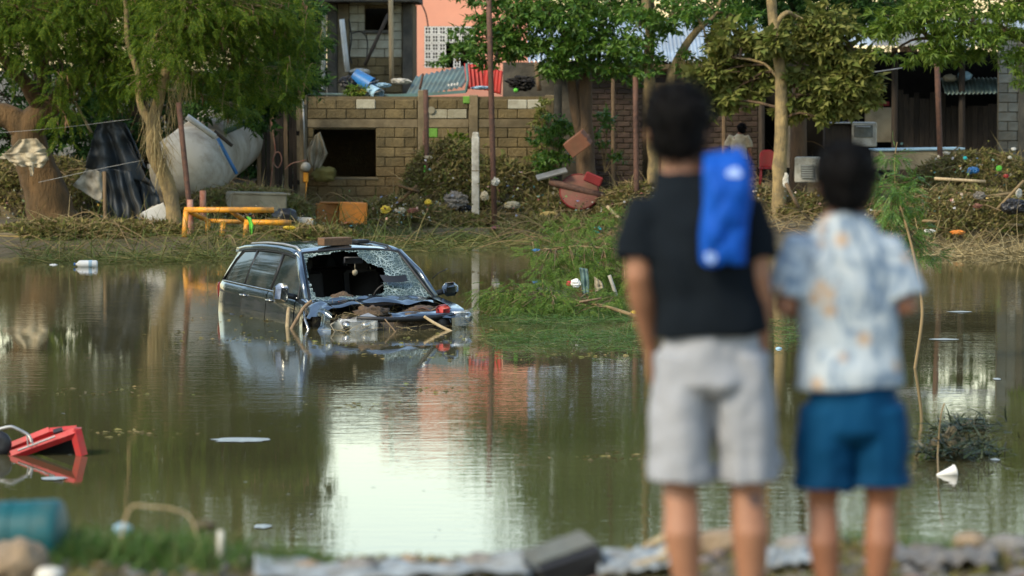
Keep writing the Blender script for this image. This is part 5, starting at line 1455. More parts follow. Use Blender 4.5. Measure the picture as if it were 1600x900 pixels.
def hand(mb, w, d, side, s, curl=.5, inward=None):
    """palm and five bent fingers; w wrist, d pointing direction, side = thumb direction"""
    w, d, side = Vector(w), Vector(d).normalized(), Vector(side).normalized()
    side = (side - d * side.dot(d)).normalized()
    pn = Vector(inward).normalized() if inward else d.cross(side).normalized()
    mb.tube([w - d * .02 * s, w + d * .03 * s, w + d * .075 * s, w + d * .095 * s], [(.026 * s, .018 * s), (.036 * s, .016 * s), (.041 * s, .014 * s), (.038 * s, .011 * s)], 10, side=side)
    for i, (off, ln) in enumerate(((.030, .072), (.010, .080), (-.011, .074), (-.030, .058))):
        b = w + (d * .088 + side * off) * s
        c1 = (d + pn * curl * .6).normalized(); c2 = (d + pn * curl * 1.6).normalized(); c3 = (d * .4 + pn * curl * 2.4).normalized()
        p1 = b + c1 * ln * .45 * s; p2 = p1 + c2 * ln * .32 * s; p3 = p2 + c3 * ln * .26 * s
        mb.tube([b - d * .015 * s, b, p1, p2, p3], [.0095 * s, .0095 * s, .009 * s, .008 * s, .006 * s], 7)
    b = w + (d * .03 + side * .028) * s
    t1 = b + (side * .6 + d * .7 + pn * .3).normalized() * .038 * s; t2 = t1 + (side * .15 + d * .9 + pn * .5).normalized() * .03 * s
    mb.tube([b - d * .01 * s, b, t1, t2], [.013 * s, .012 * s, .0105 * s, .007 * s], 7)

def person(name, label, loc, J, s, skin, shirt, shorts, rz=0.0, voxel=.0065, sleeve=.6, hem=None, short_hem=None, hair_r=1.0, long=False):
    t = thing(name, label, "person", loc, rz=rz)
    for k_ in ('anL', 'anR'): J[k_] = (J[k_][0], J[k_][1], .092 * s)
    V3 = lambda k: Vector(J[k])
    mb = MB()
    pel, wai, che, nb, hd = V3('pelvis'), V3('waist'), V3('chest'), V3('neck'), V3('head')
    T = [pel - Vector((0, 0, .09 * s)), pel, wai, che - Vector((0, 0, .04 * s)), che + Vector((0, 0, .08 * s)), nb - Vector((0, .0, .045 * s)), nb, nb.lerp(hd, .45)]
    TR = [(.11, .08), (.135, .10), (.128, .092), (.155, .105), (.155, .10), (.09, .07), (.058, .058), (.053, .056)]
    mb.tube(T, [(a * s, b * s) for a, b in TR], 18, side=(1, 0, 0))
    # head: skull, jaw, nose, ears
    hs = J.get('hs', s)
    mb.blob(hd + Vector((0, -.008, .025)) * hs, (.074 * hs, .092 * hs, .095 * hs), 0, 0, 1, 3)
    mb.blob(hd + Vector((0, .022, -.045)) * hs, (.056 * hs, .064 * hs, .068 * hs), 0, 0, 1, 3)
    mb.tube([hd + Vector((0, .085, .015)) * hs, hd + Vector((0, .108, -.025)) * hs, hd + Vector((0, .09, -.036)) * hs], [.010 * hs, .016 * hs, .013 * hs], 8)
    for sg in (-1, 1):
        mb.blob(hd + Vector((sg * .079, -.004, -.005)) * hs, (.013 * hs, .024 * hs, .034 * hs), 1, .05, 1, 2)
        mb.blob(hd + Vector((sg * .03, .078, .033)) * hs, (.022 * hs, .014 * hs, .008 * hs), 0, 0, 1, 2)
    for sd in ('L', 'R'):
        sh, el, wr = V3('sh' + sd), V3('el' + sd), V3('wr' + sd)
        sg = -1 if sd == 'L' else 1
        mb.tube([che + Vector((sg * .08 * s, 0, .06 * s)), sh, sh.lerp(el, .35), el, el.lerp(wr, .3), wr.lerp(el, .12), wr], [.062 * s, .056 * s, .047 * s, .038 * s, .040 * s, .027 * s, .025 * s], 12)
        hand(mb, wr, J['hd' + sd], J.get('th' + sd, (0, 1, 0)), s, J.get('curl', .5), J.get('in' + sd))
        hp, kn, an = V3('hp' + sd), V3('kn' + sd), V3('an' + sd)
        mb.tube([hp + Vector((-sg * .03 * s, 0, .03 * s)), hp.lerp(kn, .25), hp.lerp(kn, .7), kn + Vector((0, .012, 0)) * s, kn.lerp(an, .16) + Vector((0, -.006, 0)) * s, kn.lerp(an, .32) + Vector((sg * .004, -.018, 0)) * s, kn.lerp(an, .7), an, an - Vector((0, 0, .03 * s))],
                [.055 * s, .068 * s, .060 * s, .051 * s, .051 * s, .056 * s, .036 * s, .032 * s, .036 * s], 14)
        f0 = an + Vector((0, -.05, -.05)) * s
        mb.tube([f0, an + Vector((0, .0, -.052)) * s, an + Vector((sg * .012, .09, -.062)) * s, an + Vector((sg * .018, .16, -.07)) * s], [(.032 * s, .024 * s), (.036 * s, .034 * s), (.042 * s, .022 * s), (.036 * s, .014 * s)], 10, side=(1, 0, 0))
        for q in range(5):
            b = an + Vector((sg * (.018 - .03 + q * .0155), .15 - .006 * abs(q - (0 if sg < 0 else 0)), -.073)) * s
            mb.tube([b, b + Vector((0, .03, -.003)) * s], [.0095 * s, .007 * s], 6)
    skin_over(mb, "body", skin, t, voxel, 4)
    for sg in (-1, 1):
        MB().blob(hd + Vector((sg * .03, .080, .014)) * hs, (.013 * hs, .008 * hs, .007 * hs), 0, 0, 1, 2).build("eye", m_eye, t, True, world=False)
        MB().blob(hd + Vector((sg * .03, .0872, .014)) * hs, (.0055 * hs, .002 * hs, .0055 * hs), 0, 0, 1, 2).build("pupil", m_hair, t, True, world=False)
        MB().tube([hd + Vector((sg * .014, .09, .042)) * hs, hd + Vector((sg * .03, .091, .047)) * hs, hd + Vector((sg * .047, .082, .041)) * hs], .004 * hs, 6).build("eyebrow", m_hair, t, True, world=False)
    MB().tube([hd + Vector((-.024, .078, -.068)) * hs, hd + Vector((0, .087, -.066)) * hs, hd + Vector((.024, .078, -.068)) * hs], [(.004 * hs, .005 * hs), (.007 * hs, .009 * hs), (.004 * hs, .005 * hs)], 8).build("mouth", m_lip, t, True, world=False)
    # hair: a cap with short tufts over it
    hb = MB()
    hb.blob(hd + Vector((0, -.022, .045)) * hs, (.092 * hs * hair_r, .100 * hs * hair_r, .090 * hs * hair_r), 3, .10, 3, 4)
    hb.blob(hd + Vector((0, -.045, -.01)) * hs, (.078 * hs * hair_r, .07 * hs * hair_r, .075 * hs), 4, .08, 3, 3)
    hair = skin_over(hb, "hair", m_hair, t, .008, 2)
    r = np.random.default_rng(5)
    me = hair.data; n = len(me.vertices)
    co = np.empty(n * 3, np.float32); nr = np.empty(n * 3, np.float32)
    me.vertices.foreach_get("co", co); me.vertices.foreach_get("normal", nr)
    co = co.reshape(-1, 3); nr = nr.reshape(-1, 3)
    k = r.integers(0, n, 2600)
    BV, BF = t_blade(2, .4)
    V, F = scatter(BV * [1, .10, 1], BF, co[k] - nr[k] * .004, nr[k] + r.normal(0, .45, (2600, 3)), r.uniform(.012, .045, 2600) * s, r=r)
    o = fast("hair_tufts", V, F, m_hair); o.parent = hair; o["kind"] = "stuff"
    # shirt
    if shirt:
        sb = MB()
        hz = J['hem']                                          # hem height
        low = pel.copy(); low.z = hz; low = Vector((pel.x + J.get('hemdx', 0), pel.y, hz))
        sp = [low, low.lerp(wai, .6) if low.z < wai.z else low + Vector((0, 0, .02)), wai + Vector((0, 0, .04)), che - Vector((0, 0, .04 * s)), che + Vector((0, 0, .055 * s)), nb - Vector((0, 0, .055 * s)), nb - Vector((0, 0, .008 * s))]
        w0 = J.get('hemw', (.165, .12))
        sr = [(w0[0] * s, w0[1] * s), (w0[0] * s * .98, w0[1] * s), (.155 * s * J.get('loose', 1), .118 * s), (.168 * s * J.get('loose', 1), .126 * s), (.168 * s, .118 * s), (.102 * s, .094 * s), (.070 * s, .074 * s)]
        sb.tube(sp, sr, 22, side=(1, 0, 0))
        for sd in ('L', 'R'):
            sh, el = V3('sh' + sd), V3('el' + sd)
            sg = -1 if sd == 'L' else 1
            en = sh.lerp(el, sleeve)
            sb.tube([che + Vector((sg * .07 * s, 0, .055 * s)), sh + Vector((0, 0, .0)), sh.lerp(en, .5), en], [.076 * s, .070 * s, .074 * s * J.get('slv', 1), .074 * s * J.get('slv', 1)], 14)
        skin_over(sb, "shirt", shirt, t, voxel * 1.25, 5, lambda c: .008 * noise.noise(Vector((c.x * 9, c.y * 7, c.z * 5))) + .006 * noise.noise(Vector((c.x * 22 + c.z * 9, c.y * 12, c.z * 14))))
    if shorts:
        pb = MB()
        wz = J['waistz']
        top = wai.copy(); top = Vector((pel.x, pel.y, wz))
        pb.tube([top, pel + Vector((0, 0, .02 * s)), pel - Vector((0, 0, .07 * s)), pel - Vector((0, 0, .105 * s))], [(.132 * s, .10 * s), (.150 * s, .115 * s), (.170 * s, .122 * s), (.10 * s, .09 * s)], 20, side=(1, 0, 0))
        for sd in ('L', 'R'):
            hp, kn, an = V3('hp' + sd), V3('kn' + sd), V3('an' + sd)
            hz = J['short' + sd]; sg_ = -1 if sd == 'L' else 1
            ln = [hp + Vector((-sg_ * .012 * s, 0, .05 * s))]
            end = hp.lerp(kn, (hp.z - hz) / (hp.z - kn.z)) if hz > kn.z else kn.lerp(an, (kn.z - hz) / (kn.z - an.z))
            fl = J.get('flare', 1.0)
            pb.tube([ln[0], hp.lerp(end, .35), hp.lerp(end, .75), end], [(.094 * s, .105 * s), (.096 * s * (fl + 1) / 2, .108 * s), (.098 * s * fl, .106 * s), (.108 * s * fl, .114 * s)], 18, side=(1, 0, 0))
        skin_over(pb, "shorts" if not long else "trousers", shorts, t, voxel * 1.25, 4, lambda c: .013 * noise.noise(Vector((c.x * 16, c.y * 10, c.z * 4))) + .006 * noise.noise(Vector((c.x * 25, c.y * 20, c.z * 18))))
    for sd in ('L', 'R'):
        an = V3('an' + sd); sg = -1 if sd == 'L' else 1
        so = MB().tube([an + Vector((0, -.08, -.084)) * s, an + Vector((sg * .006, .04, -.086)) * s, an + Vector((sg * .016, .13, -.088)) * s, an + Vector((sg * .018, .195, -.088)) * s], [(.03 * s, .008 * s), (.036 * s, .008 * s), (.046 * s, .008 * s), (.025 * s, .008 * s)], 12, side=(1, 0, 0)).build("sandal", m_sole, t, True, world=False)
        MB().tube([an + Vector((sg * .05, .07, -.075)) * s, an + Vector((sg * .012, .115, -.038)) * s, an + Vector((-sg * .03, .08, -.075)) * s], [(.008 * s, .004 * s)] * 3, 6).build("strap", m_sole, so, True, world=False)
    return t

# youth in black shirt (feet about 10.9 m away)
YT = 10.9
def gl(px, Y): 
    x = (px - 800) / FPX * Y
    return Vector((x, Y, ground_z(x, Y)))
K = 1 / 551.0
tl = gl(1112, YT)
GZ = tl.z
S_T = 1.0
def q(px, py, y=0.0, x0=1112): return ((px - x0) * K * .97, y, P(0, py, YT).z - GZ)
J = dict(pelvis=q(1112, 560), waist=q(1108, 480), chest=q(1092, 370), neck=q(1064, 263, .0), head=q(1056, 205, .015), hs=1.0,
         shL=q(1004, 341), elL=q(994, 432, -.02), wrL=q(1016, 545, .09), shR=q(1173, 341), elR=q(1185, 432, -.02), wrR=q(1196, 548, .05),
         hdL=(.12, .35, -1), hdR=(-.05, .3, -1), thL=(.3, 1, 0), thR=(-.3, 1, 0), inL=(1, .2, 0), inR=(-1, .2, 0), curl=.35,
         hpL=q(1064, 580), knL=q(1063, 760, .01), anL=q(1078, 986, -.02), hpR=q(1164, 580), knR=q(1172, 760, .02), anR=q(1180, 986, -.01),
         hem=q(0, 524)[2], hemw=(.166, .13), waistz=q(0, 505)[2], shortL=q(0, 750)[2], shortR=q(0, 750)[2], flare=.87, loose=1.0)
m_skin_t = tattoo_skin((J['knR'][0] + .022, -.045, q(0, 778)[2]))
teen = person("person", "youth in black shirt and grey shorts standing with his back turned", (tl.x, tl.y, GZ), J, S_T, m_skin_t, m_black_shirt, m_grey_short, sleeve=.72, hair_r=1.05)
# flap of the right trouser leg
MB().grid(8, 12, lambda u, v: Vector(q(1196 + 36 * v ** 1.4 * u + 3 * u, 600 + 132 * v, -.03 + .05 * u + .012 * math.sin(9 * u)))).build("shorts_flap", m_grey_short, teen, True, world=False).modifiers.new("thickness", 'SOLIDIFY').thickness = .006

# blue cloth bag over his right shoulder
bag = thing("shoulder_bag", "bright blue cloth bag hung over the black-shirted youth's right shoulder", "bag", tuple(Vector((tl.x, tl.y, GZ)) + Vector(q(1130, 415, -.15))))
def bagp(u, v, y0, bulge):
    px = 1100 + 57 * u + 4 * math.sin(5 * v); py = 248 + 158 * v - 8 * u * (1 - v) + 5 * math.sin(7 * u) * v
    e = 1 - (2 * u - 1) ** 4
    return Vector((tl.x, tl.y, GZ)) + Vector(q(px, py, y0 - bulge * e * math.sin(math.pi * min(1, .15 + .8 * v)) + .018 * noise.noise(Vector((u * 4, v * 5, 2))) + (.10 * (1 - v / .12) ** 2 if v < .12 else 0)))
mbb = MB().grid(24, 36, lambda u, v: bagp(u, v, -.142, .035))
mbb.build("bag_back", m_blue_bag, bag, True).modifiers.new("thickness", 'SOLIDIFY').thickness = .02
o = MB().grid(10, 16, lambda u, v: Vector((tl.x, tl.y, GZ)) + Vector(q(1098 + 60 * u, 250 - 10 * math.sin(math.pi * v) + 60 * max(0, v - .55), -.06 + .19 * v))).build("shoulder_strap", m_blue_bag, bag, True)
o.modifiers.new("thickness", 'SOLIDIFY').thickness = .008
def onbag(cx, cy, rx, ry, name):
    def fn(u, v):
        a = u * 2 * math.pi; uu = (cx + rx * v * math.cos(a) - 1100) / 57; vv = (cy + ry * v * math.sin(a) - 248) / 158
        return bagp(uu, vv, -.166, .035)
    MB().grid(20, 4, fn).build(name, m_logo, bag, True)
onbag(1110, 394, 9, 9, "round_white_patch"); onbag(1141, 272, 14, 7, "white_logo_print")

# boy in patterned shirt
bl_ = gl(1334, YT + .1)
KB = (YT + .1) / FPX
def qb(px, py, y=0.0, x0=1334): return ((px - x0) * KB, y, P(0, py, YT + .1).z - bl_.z)
J = dict(pelvis=qb(1335, 640), waist=qb(1328, 560), chest=qb(1322, 425), neck=qb(1320, 328), head=qb(1321, 291, .012), hs=.9,
         shL=qb(1248, 394), elL=qb(1226, 480, -.03), wrL=qb(1262, 482, .2), shR=qb(1391, 394), elR=qb(1416, 480, -.03), wrR=qb(1380, 480, .2),
         hdL=(.75, .55, -.05), hdR=(-.75, .55, .05), thL=(0, .1, 1), thR=(0, .1, 1), inL=(.2, -.4, -.2), inR=(-.2, -.4, -.2), curl=.5,
         hpL=qb(1291, 660), knL=qb(1288, 790, .015), anL=qb(1299, 988, -.01), hpR=qb(1379, 660), knR=qb(1381, 790, .015), anR=qb(1370, 988, -.01),
         hem=qb(0, 606)[2], hemdx=-.01, hemw=(.178, .14), waistz=qb(0, 590)[2], shortL=qb(0, 762)[2], shortR=qb(0, 758)[2], flare=.96, loose=1.06, slv=1.0)
person("person", "boy in white and blue patterned shirt and blue shorts, back turned", tuple(bl_), J, .87, m_skin_b, m_floral, m_blue_short, sleeve=.84, hair_r=1.06)

# man among the trees on the far bank
YM = 79.5
mg = P(1154, 300, YM)
ml = Vector((mg.x, YM, ground_z(mg.x, YM)))
J = dict(pelvis=(0, 0, .88), waist=(0, .0, 1.0), chest=(.0, .03, 1.2), neck=(.02, .07, 1.40), head=(.05, .11, 1.48),
         shL=(-.19, .02, 1.32), elL=(-.25, .0, 1.08), wrL=(-.2, .16, .93), shR=(.18, .04, 1.32), elR=(.23, .02, 1.06), wrR=(.23, .1, .84),
         hdL=(.1, .5, -.6), hdR=(0, .25, -1), thL=(.5, .6, 0), thR=(-.3, 1, 0), inL=(1, 0, -.2), inR=(-1, .2, 0),
         hpL=(-.09, 0, .86), knL=(-.1, .04, .48), anL=(-.1, -.01, .09), hpR=(.09, 0, .86), knR=(.1, .03, .48), anR=(.11, 0, .09),
         hem=.86, hemw=(.18, .13), waistz=.98, shortL=.12, shortR=.12, flare=.72, loose=1.08, slv=1.05)
person("person", "man in dirty cream shirt walking among the trees on the far bank", tuple(ml), J, 1.0, m_skin_b, m_man_shirt, m_dk_trouser, rz=math.radians(-12), voxel=.011, sleeve=.8, long=True)
# ------------------------------------------------------------------ posts, pipes, beams
def gzp(px, Y):
    x = (px - 800) / FPX * Y
    return max(0.0, ground_z(x, Y))
def pole(name, label, px0, py0, px1, py1, Y, r, m, cat="post", group=None, n=8, Y1=None, ground=True, flat=1.0, r1=None):
    a, b = P(px0, py0, Y), P(px1, py1, Y1 or Y)
    if ground:
        g = gzp(px0, Y) - .05
        if b.z > a.z: a.z = min(a.z, g)
    d = b - a
    pts = [Vector((0, 0, 0)) + d * t for t in (0, .33, .66, 1)]
    rr = [r + ((r1 or r) - r) * t for t in (0, .33, .66, 1)]
    o = MB().tube(pts, [(q, q * flat) for q in rr], n).build(name, m, None, True)
    o.location = a
    return tag(o, label, cat, group)
FP = "rusty steel fence posts"
pole("fence_post", "leaning rusty steel post in front of the white tank", 301, 330, 279, 160, 69.2, .05, m_rust, group=FP)
pole("fence_post", "rusty steel post left of the white concrete post", 669, 322, 665, 140, 77.0, .05, m_rust, group=FP)
pole("fence_post", "tall rusty steel post right of the white concrete post", 773, 352, 763, -30, 75.4, .055, m_rust, group=FP)
pole("fence_post", "rusty steel post left of the black-shirted youth's head", 995, 320, 993, 118, 75.0, .055, m_rust, group=FP)
pole("fence_post", "rusty steel post in front of the dark shed planks", 1472, 310, 1464, 96, 76.5, .055, m_rust, group=FP)
pole("grey_post", "short grey concrete post beside the creeper", 872, 270, 872, 132, 77.6, .11, m_concrete_dk, n=4)
pole("wood_pole", "tall thin wooden pole in front of the tall block building", 612, 130, 610, -40, 86.5, .055, m_wood_pale, "pole", ground=False)
pole("dark_pole", "dark pole leaning diagonally across the tall building's window", 570, 102, 607, 22, 86.8, .04, m_wood_dk, "pole", ground=False)
pole("white_pipe", "white pipe leaning against the tall block building", 543, 112, 534, 30, 87.2, .06, m_white_paint, "pipe", ground=False)
wp = P(743, 340, 76.0)
t = thing("white_post", "square white concrete post standing in front of the debris heaps", "post", (wp.x, wp.y, wp.z - .15))
MB().box((0, 0, .95), (.15, .15, 1.6), bev=.012).build("shaft", m_white_dirty, t, world=False)
MB().box((0, -.002, 1.78), (.13, .13, .12), Euler((.05, .08, 0)), bev=.02).build("broken_tip", m_white_dirty, t, world=False)
MB().box((0, 0, 1.08), (.158, .158, .02), bev=.004).build("joint", m_concrete, t, world=False)
pole("short_red_post", "short chipped red pipe standing inside the yellow rack's left end", 298, 388, 297, 312, 69.0, .055, m_redpipe)
pole("short_red_post", "short red pipe behind the yellow rack's top rail", 317, 340, 317, 298, 71.5, .06, m_redpipe)
pole("thin_stake", "thin weathered stake left of the hanging blue tarp", 165, 386, 163, 268, 70.6, .035, m_wood)
pole("bare_stick", "bare bent stick hanging above the blue tarp", 143, 208, 118, 160, 71.0, .03, m_wood_pale, "stick", ground=False, r1=.02)
pole("bare_stick", "long bare stick under the feathery crown", 118, 158, 140, 105, 71.0, .025, m_wood, "stick", ground=False)
pole("dark_log", "dark broken log lodged in the trees left of the tin sheet", 440, 140, 345, 105, 77.5, .09, m_bark_dk, "log", ground=False, r1=.05)
pole("white_stick", "thin white stick in the dark leaves above the tank", 366, 150, 324, 108, 77, .02, m_white_dirty, "stick", ground=False)
pole("teal_beam", "grey-teal beam sloping from the tank up to the block house", 352, 206, 447, 164, 75.5, .075, m_teal, "beam", ground=False, n=4)
pole("white_pipe", "short white pipe lying on the tank top", 292, 182, 336, 214, 73.2, .06, m_white_paint, "pipe", ground=False)
pole("blue_pole", "thin blue pole leaning on the right side of the tank", 370, 272, 340, 216, 73.0, .035, m_blue_pl, "pole", ground=False)
pole("dark_stick", "short dark stick beside the blue pole", 363, 228, 335, 205, 73.4, .035, m_wood_dk, "stick", ground=False)
pole("long_plank", "long weathered plank lying level at the left shore", -20, 354, 146, 352, 70.5, .05, m_wood, "plank", ground=False, n=6)
pole("fallen_pipe", "dark pipe lying on the debris below the pink disc", 950, 308, 858, 284, 75.6, .07, m_rust, "pipe", ground=False)
pole("pale_lath", "pale lath sticking out of the floating branch", 905, 472, 940, 466, 49.3, .014, m_wood, "stick", ground=False)
pole("pale_lath", "pale broken lath above the fallen branches, right end", 963, 462, 952, 430, 51.5, .025, m_white_dirty, "stick", ground=False)
pole("bleached_branch", "bleached curved branch at the black-shirted youth's left elbow", 972, 346, 948, 322, 73, .03, m_wood_pale, "branch", ground=False)
pole("bent_branch", "long bare branch arching over the right straw heap", 1430, 322, 1598, 300, 70.0, .03, m_twig, "branch", ground=False)
pole("bent_branch", "thin bare branch rising from the right straw heap", 1555, 330, 1600, 282, 69.5, .028, m_twig, "branch", ground=False)
pole("bent_branch", "bare branch lying across the foot of the right straw heap", 1440, 345, 1598, 352, 69.3, .026, m_twig, "branch", ground=False)
pole("bent_branch", "pale branch lying flat on the top of the right straw heap", 1460, 279, 1540, 284, 70.6, .03, m_wood_pale, "branch", ground=False)
pole("dead_branch", "dead brown branch in the heap left of the white post", 613, 325, 652, 290, 75.5, .035, m_bark_red, "branch", ground=False)
pole("dead_branch", "short red-brown branch across the heap left of the white post", 622, 290, 655, 300, 75.4, .03, m_bark_red, "branch", ground=False)
pole("leaning_stick", "brown stick leaning at the dusty-leaved tree's foot", 1248, 325, 1228, 286, 73.4, .035, m_wood, "stick", ground=False)

def wire(name, label, pts, Y, r, m, cat="wire"):
    w = [P(x, y, Y) for x, y in pts]; b = w[0]
    o = MB().tube([p - b for p in wob(w, 6, 3, 0)], r, 5).build(name, m, None, True); o.location = b
    return tag(o, label, cat)
wire("sagging_wire", "thin pale wire sagging across the left shore above the canvas", [(-10, 208), (90, 200), (205, 186)], 70.2, .004, m_galv)
wire("sagging_wire", "lower thin wire stretched across the blue tarp", [(60, 285), (150, 265), (225, 250)], 70.0, .004, m_galv)
wire("sagging_wire", "pale wire strung in the dark shed mouth", [(1320, 118), (1370, 112), (1410, 106)], 82, .012, m_galv)
wire("hanging_cable", "cable arching down the pink house wall", [(640, -5), (655, 2), (665, 20), (669, 42)], 95.5, .018, m_dark)
wire("hanging_cable", "loop of cable in front of the tall block building", [(545, 30), (549, 60), (546, 85), (550, 100)], 87.0, .016, m_dark)
wire("hanging_cable", "second cable loop below the tall building's window", [(549, 52), (565, 50), (574, 65), (572, 100)], 87.0, .014, m_dark)

# ------------------------------------------------------------------ left shore
tk = P(318, 258, 76)
tank = thing("white_tank", "big pale grey cylindrical tank lying tilted behind the slim tree", "tank", (tk.x, 76, .2))
ax = (P(415, 165, 81.5) - P(290, 264, 74.4)).normalized()
rot = ax.to_track_quat('Z', 'Y').to_matrix().to_4x4()
c0 = P(290, 266, 74.4); c0.z = max(c0.z, .9)
prof = [(.0001, -.62), (.14, -.605), (.28, -.57), (.42, -.50), (.55, -.41), (.66, -.30), (.75, -.17), (.81, -.05), (.83, .04), (.83, 4.2), (.80, 4.3), (.5, 4.6), (.0001, 4.7)]
prof = [(a_ * .88, b_ * .88) for a_, b_ in prof]
MB().lathe(prof, 40, Matrix.Translation(c0) @ rot).build("shell", m_tank, tank, True)
for zz in (.05, 1.3):
    MB().lathe([(.732, zz), (.738, zz + .005), (.738, zz + .045), (.732, zz + .05)], 40, Matrix.Translation(c0) @ rot, cap=False).build("weld_band", m_tank, tank, True)
for zz in (.5, 2.2):
    MB().box(c0 + ax * zz + Vector((0, 0, -.75)), (.9, .16, .4), bev=.02).build("saddle", m_rust, tank)
tuft([c0 + ax * .7 + Vector((0, -.1, .76)), c0 + ax * .7 + Vector((.40, -.40, .55)), c0 + ax * .6 + Vector((.53, -.55, .26))], 160, .05, .45, 38, parent=tank, width=.02)

def sheet(name, label, left, right, Y, m, cat, folds=3, depth=.06, seed=0, nu=26, nv=26, thick=.004, parent=None, lean=0.0):
    """hanging cloth between two edges given from top to bottom; folds run down it"""
    def edge(pl, t):
        k = t * (len(pl) - 1); i = min(int(k), len(pl) - 2); f = k - i
        return (pl[i][0] + (pl[i + 1][0] - pl[i][0]) * f, pl[i][1] + (pl[i + 1][1] - pl[i][1]) * f)
    base = P((left[-1][0] + right[-1][0]) / 2, max(left[-1][1], right[-1][1]), Y)
    def fn(u, v):
        a, b = edge(left, v), edge(right, v)
        px, py = a[0] + (b[0] - a[0]) * u, a[1] + (b[1] - a[1]) * u
        p = P(px, py, Y)
        w = depth * (.35 + .65 * v) * math.sin(u * folds * 2 * math.pi + 1.5 * noise.noise(Vector((v * 2, seed, 0)))) + depth * 1.2 * noise.noise(Vector((u * 4 + seed, v * 4, seed)))
        p.y += w + lean * (1 - v); p.z += depth * .3 * noise.noise(Vector((u * 6, v * 6, seed + 3)))
        return p - base if parent is None else p
    o = MB().grid(nu, nv, fn).build(name, m, parent, True)
    if parent is None:
        o.location = base; tag(o, label, cat)
    o.modifiers.new("thickness", 'SOLIDIFY').thickness = thick
    return o
tarp = thing("blue_tarp", "torn dark blue tarpaulin hanging from the branches beside the slim tree", "tarpaulin", P(200, 385, 70.8))
sheet("upper_sheet", "", [(152, 192), (142, 225), (133, 262)], [(182, 188), (205, 225), (232, 286)], 70.8, m_tarp, "", 2.5, .14, 3, 34, 26, parent=tarp)
sheet("lower_sheet", "", [(160, 262), (168, 320), (173, 384)], [(205, 268), (224, 325), (230, 386)], 70.7, m_tarp, "", 3, .13, 5, 30, 30, parent=tarp)
sheet("trailing_sheet", "", [(205, 262), (212, 300), (218, 340)], [(232, 280), (246, 300), (252, 322)], 70.9, m_tarp, "", 2, .08, 8, 18, 18, parent=tarp)
sheet("side_strip", "", [(182, 190), (196, 225), (214, 262)], [(196, 192), (212, 225), (228, 262)], 71.2, m_tarp, "", 2, .05, 9, 14, 16, parent=tarp)
canv = thing("canvas_bundle", "cream canvas bundle hung on the forked tree trunk", "canvas", P(38, 262, 70.6))
sheet("draped_canvas", "", [(30, 218), (12, 236), (-4, 248)], [(56, 216), (72, 232), (76, 250)], 70.5, m_cream, "", 2.2, .07, 14, 30, 22, parent=canv)
sheet("lower_fold", "", [(2, 240), (14, 252), (26, 260)], [(72, 238), (74, 250), (66, 262)], 70.4, m_cream, "", 3, .06, 17, 30, 16, parent=canv)
sheet("loose_end", "", [(44, 256), (46, 266), (48, 276)], [(52, 256), (53, 266), (52, 275)], 70.35, m_cream, "", 1, .03, 18, 6, 8, parent=canv)
sheet("torn_plastic_sheet", "pale grey sheet of plastic standing left of the blue tarp", [(136, 262), (124, 278), (113, 290)], [(158, 266), (160, 290), (160, 318)], 72.0, m_white_dirty, "plastic sheet", 1, .05, 4)
t = thing("broken_cabinet", "broken white cabinet panels leaning on the slim tree's foot", "cabinet", P(250, 370, 69.9))
for k, (dx, a) in enumerate(((0, -.42), (-.07, -.50), (-.13, -.58))):
    MB().box(P(248 - k * 5, 344 + k * 2, 69.9 + .04 * k), (.42 - .03 * k, .022, .52), Euler((.15, a, .15 * k)), bev=.004).build("panel", m_white_dirty if k else m_white_paint, t)
t = thing("ochre_kerb", "ochre concrete block at the left edge of the water", "block", PW(15, 395))
MB().box(P(14, 380, 69.0) + Vector((-.1, 0, 0)), (.75, .3, .32), bev=.02).build("block", m_ochre, t)
MB().box(P(14, 366, 69.0) + Vector((-.1, .02, 0)), (.80, .34, .05), bev=.01).build("capping", m_concrete, t)
t = thing("brown_crate", "tilted broken brown crate beside the ochre block", "crate", P(62, 385, 69.2))
for k in range(4):
    MB().box(P(60 + (k % 2) * 12 - 4, 368 + k * 4, 69.2 + .08 * k), (.40, .02, .09), Euler((.3, .55, 0)), bev=.004).build("slat", m_plank, t)
for k in range(2): MB().box(P(50 + k * 24, 372, 69.3), (.03, .3, .34), Euler((.3, .55, 0)), bev=.004).build("end_board", m_plank, t)

# yellow-orange steel frame
fr = thing("yellow_tube_rack", "orange-yellow tube rack standing at the shore beside the slim tree", "rack", P(340, 386, 68.6))
Yf = 68.6
def bar(name, a, b, r=.052, Ya=Yf, Yb=None): 
    p0, p1 = P(a[0], a[1], Ya), P(b[0], b[1], Yb or Ya)
    return MB().tube([p0, p1], r, 12).build(name, m_yellow, fr, True)
bar("top_rail", (288, 328), (428, 328)); bar("leg", (291, 328), (287, 386), .05); bar("leg", (325, 345), (324, 384), .046, Yf + .7); bar("leg", (349, 346), (345, 382), .05, Yf + .2)
bar("top_rail", (292, 329), (326, 345), .045, Yf, Yf + .9); bar("top_rail", (360, 329), (385, 347), .045, Yf, Yf + .6); bar("lower_rail", (382, 347), (455, 348), .052, Yf + .1); bar("leg", (385, 347), (382, 384), .045, Yf + .1)
bar("lower_rail", (326, 345), (384, 347), .04, Yf + .9)
sheet("green_rag", "bright green rag hanging on the yellow rack", [(385, 338), (389, 350), (391, 366)], [(392, 340), (396, 352), (394, 368)], 68.3, m_green_pl, "rag", 1, .03, 4, 8, 10)
t = thing("beige_box", "large beige box lying behind the yellow rack", "box", P(400, 335, 72.5))
MB().box(P(400, 316, 72.8), (1.05, .7, .36), Euler((0, .03, .25)), bev=.02).build("carton", m_beige, t)
MB().box(P(404, 302, 72.8), (1.09, .74, .04), Euler((0, .03, .25)), bev=.01).build("lid", m_beige, t)
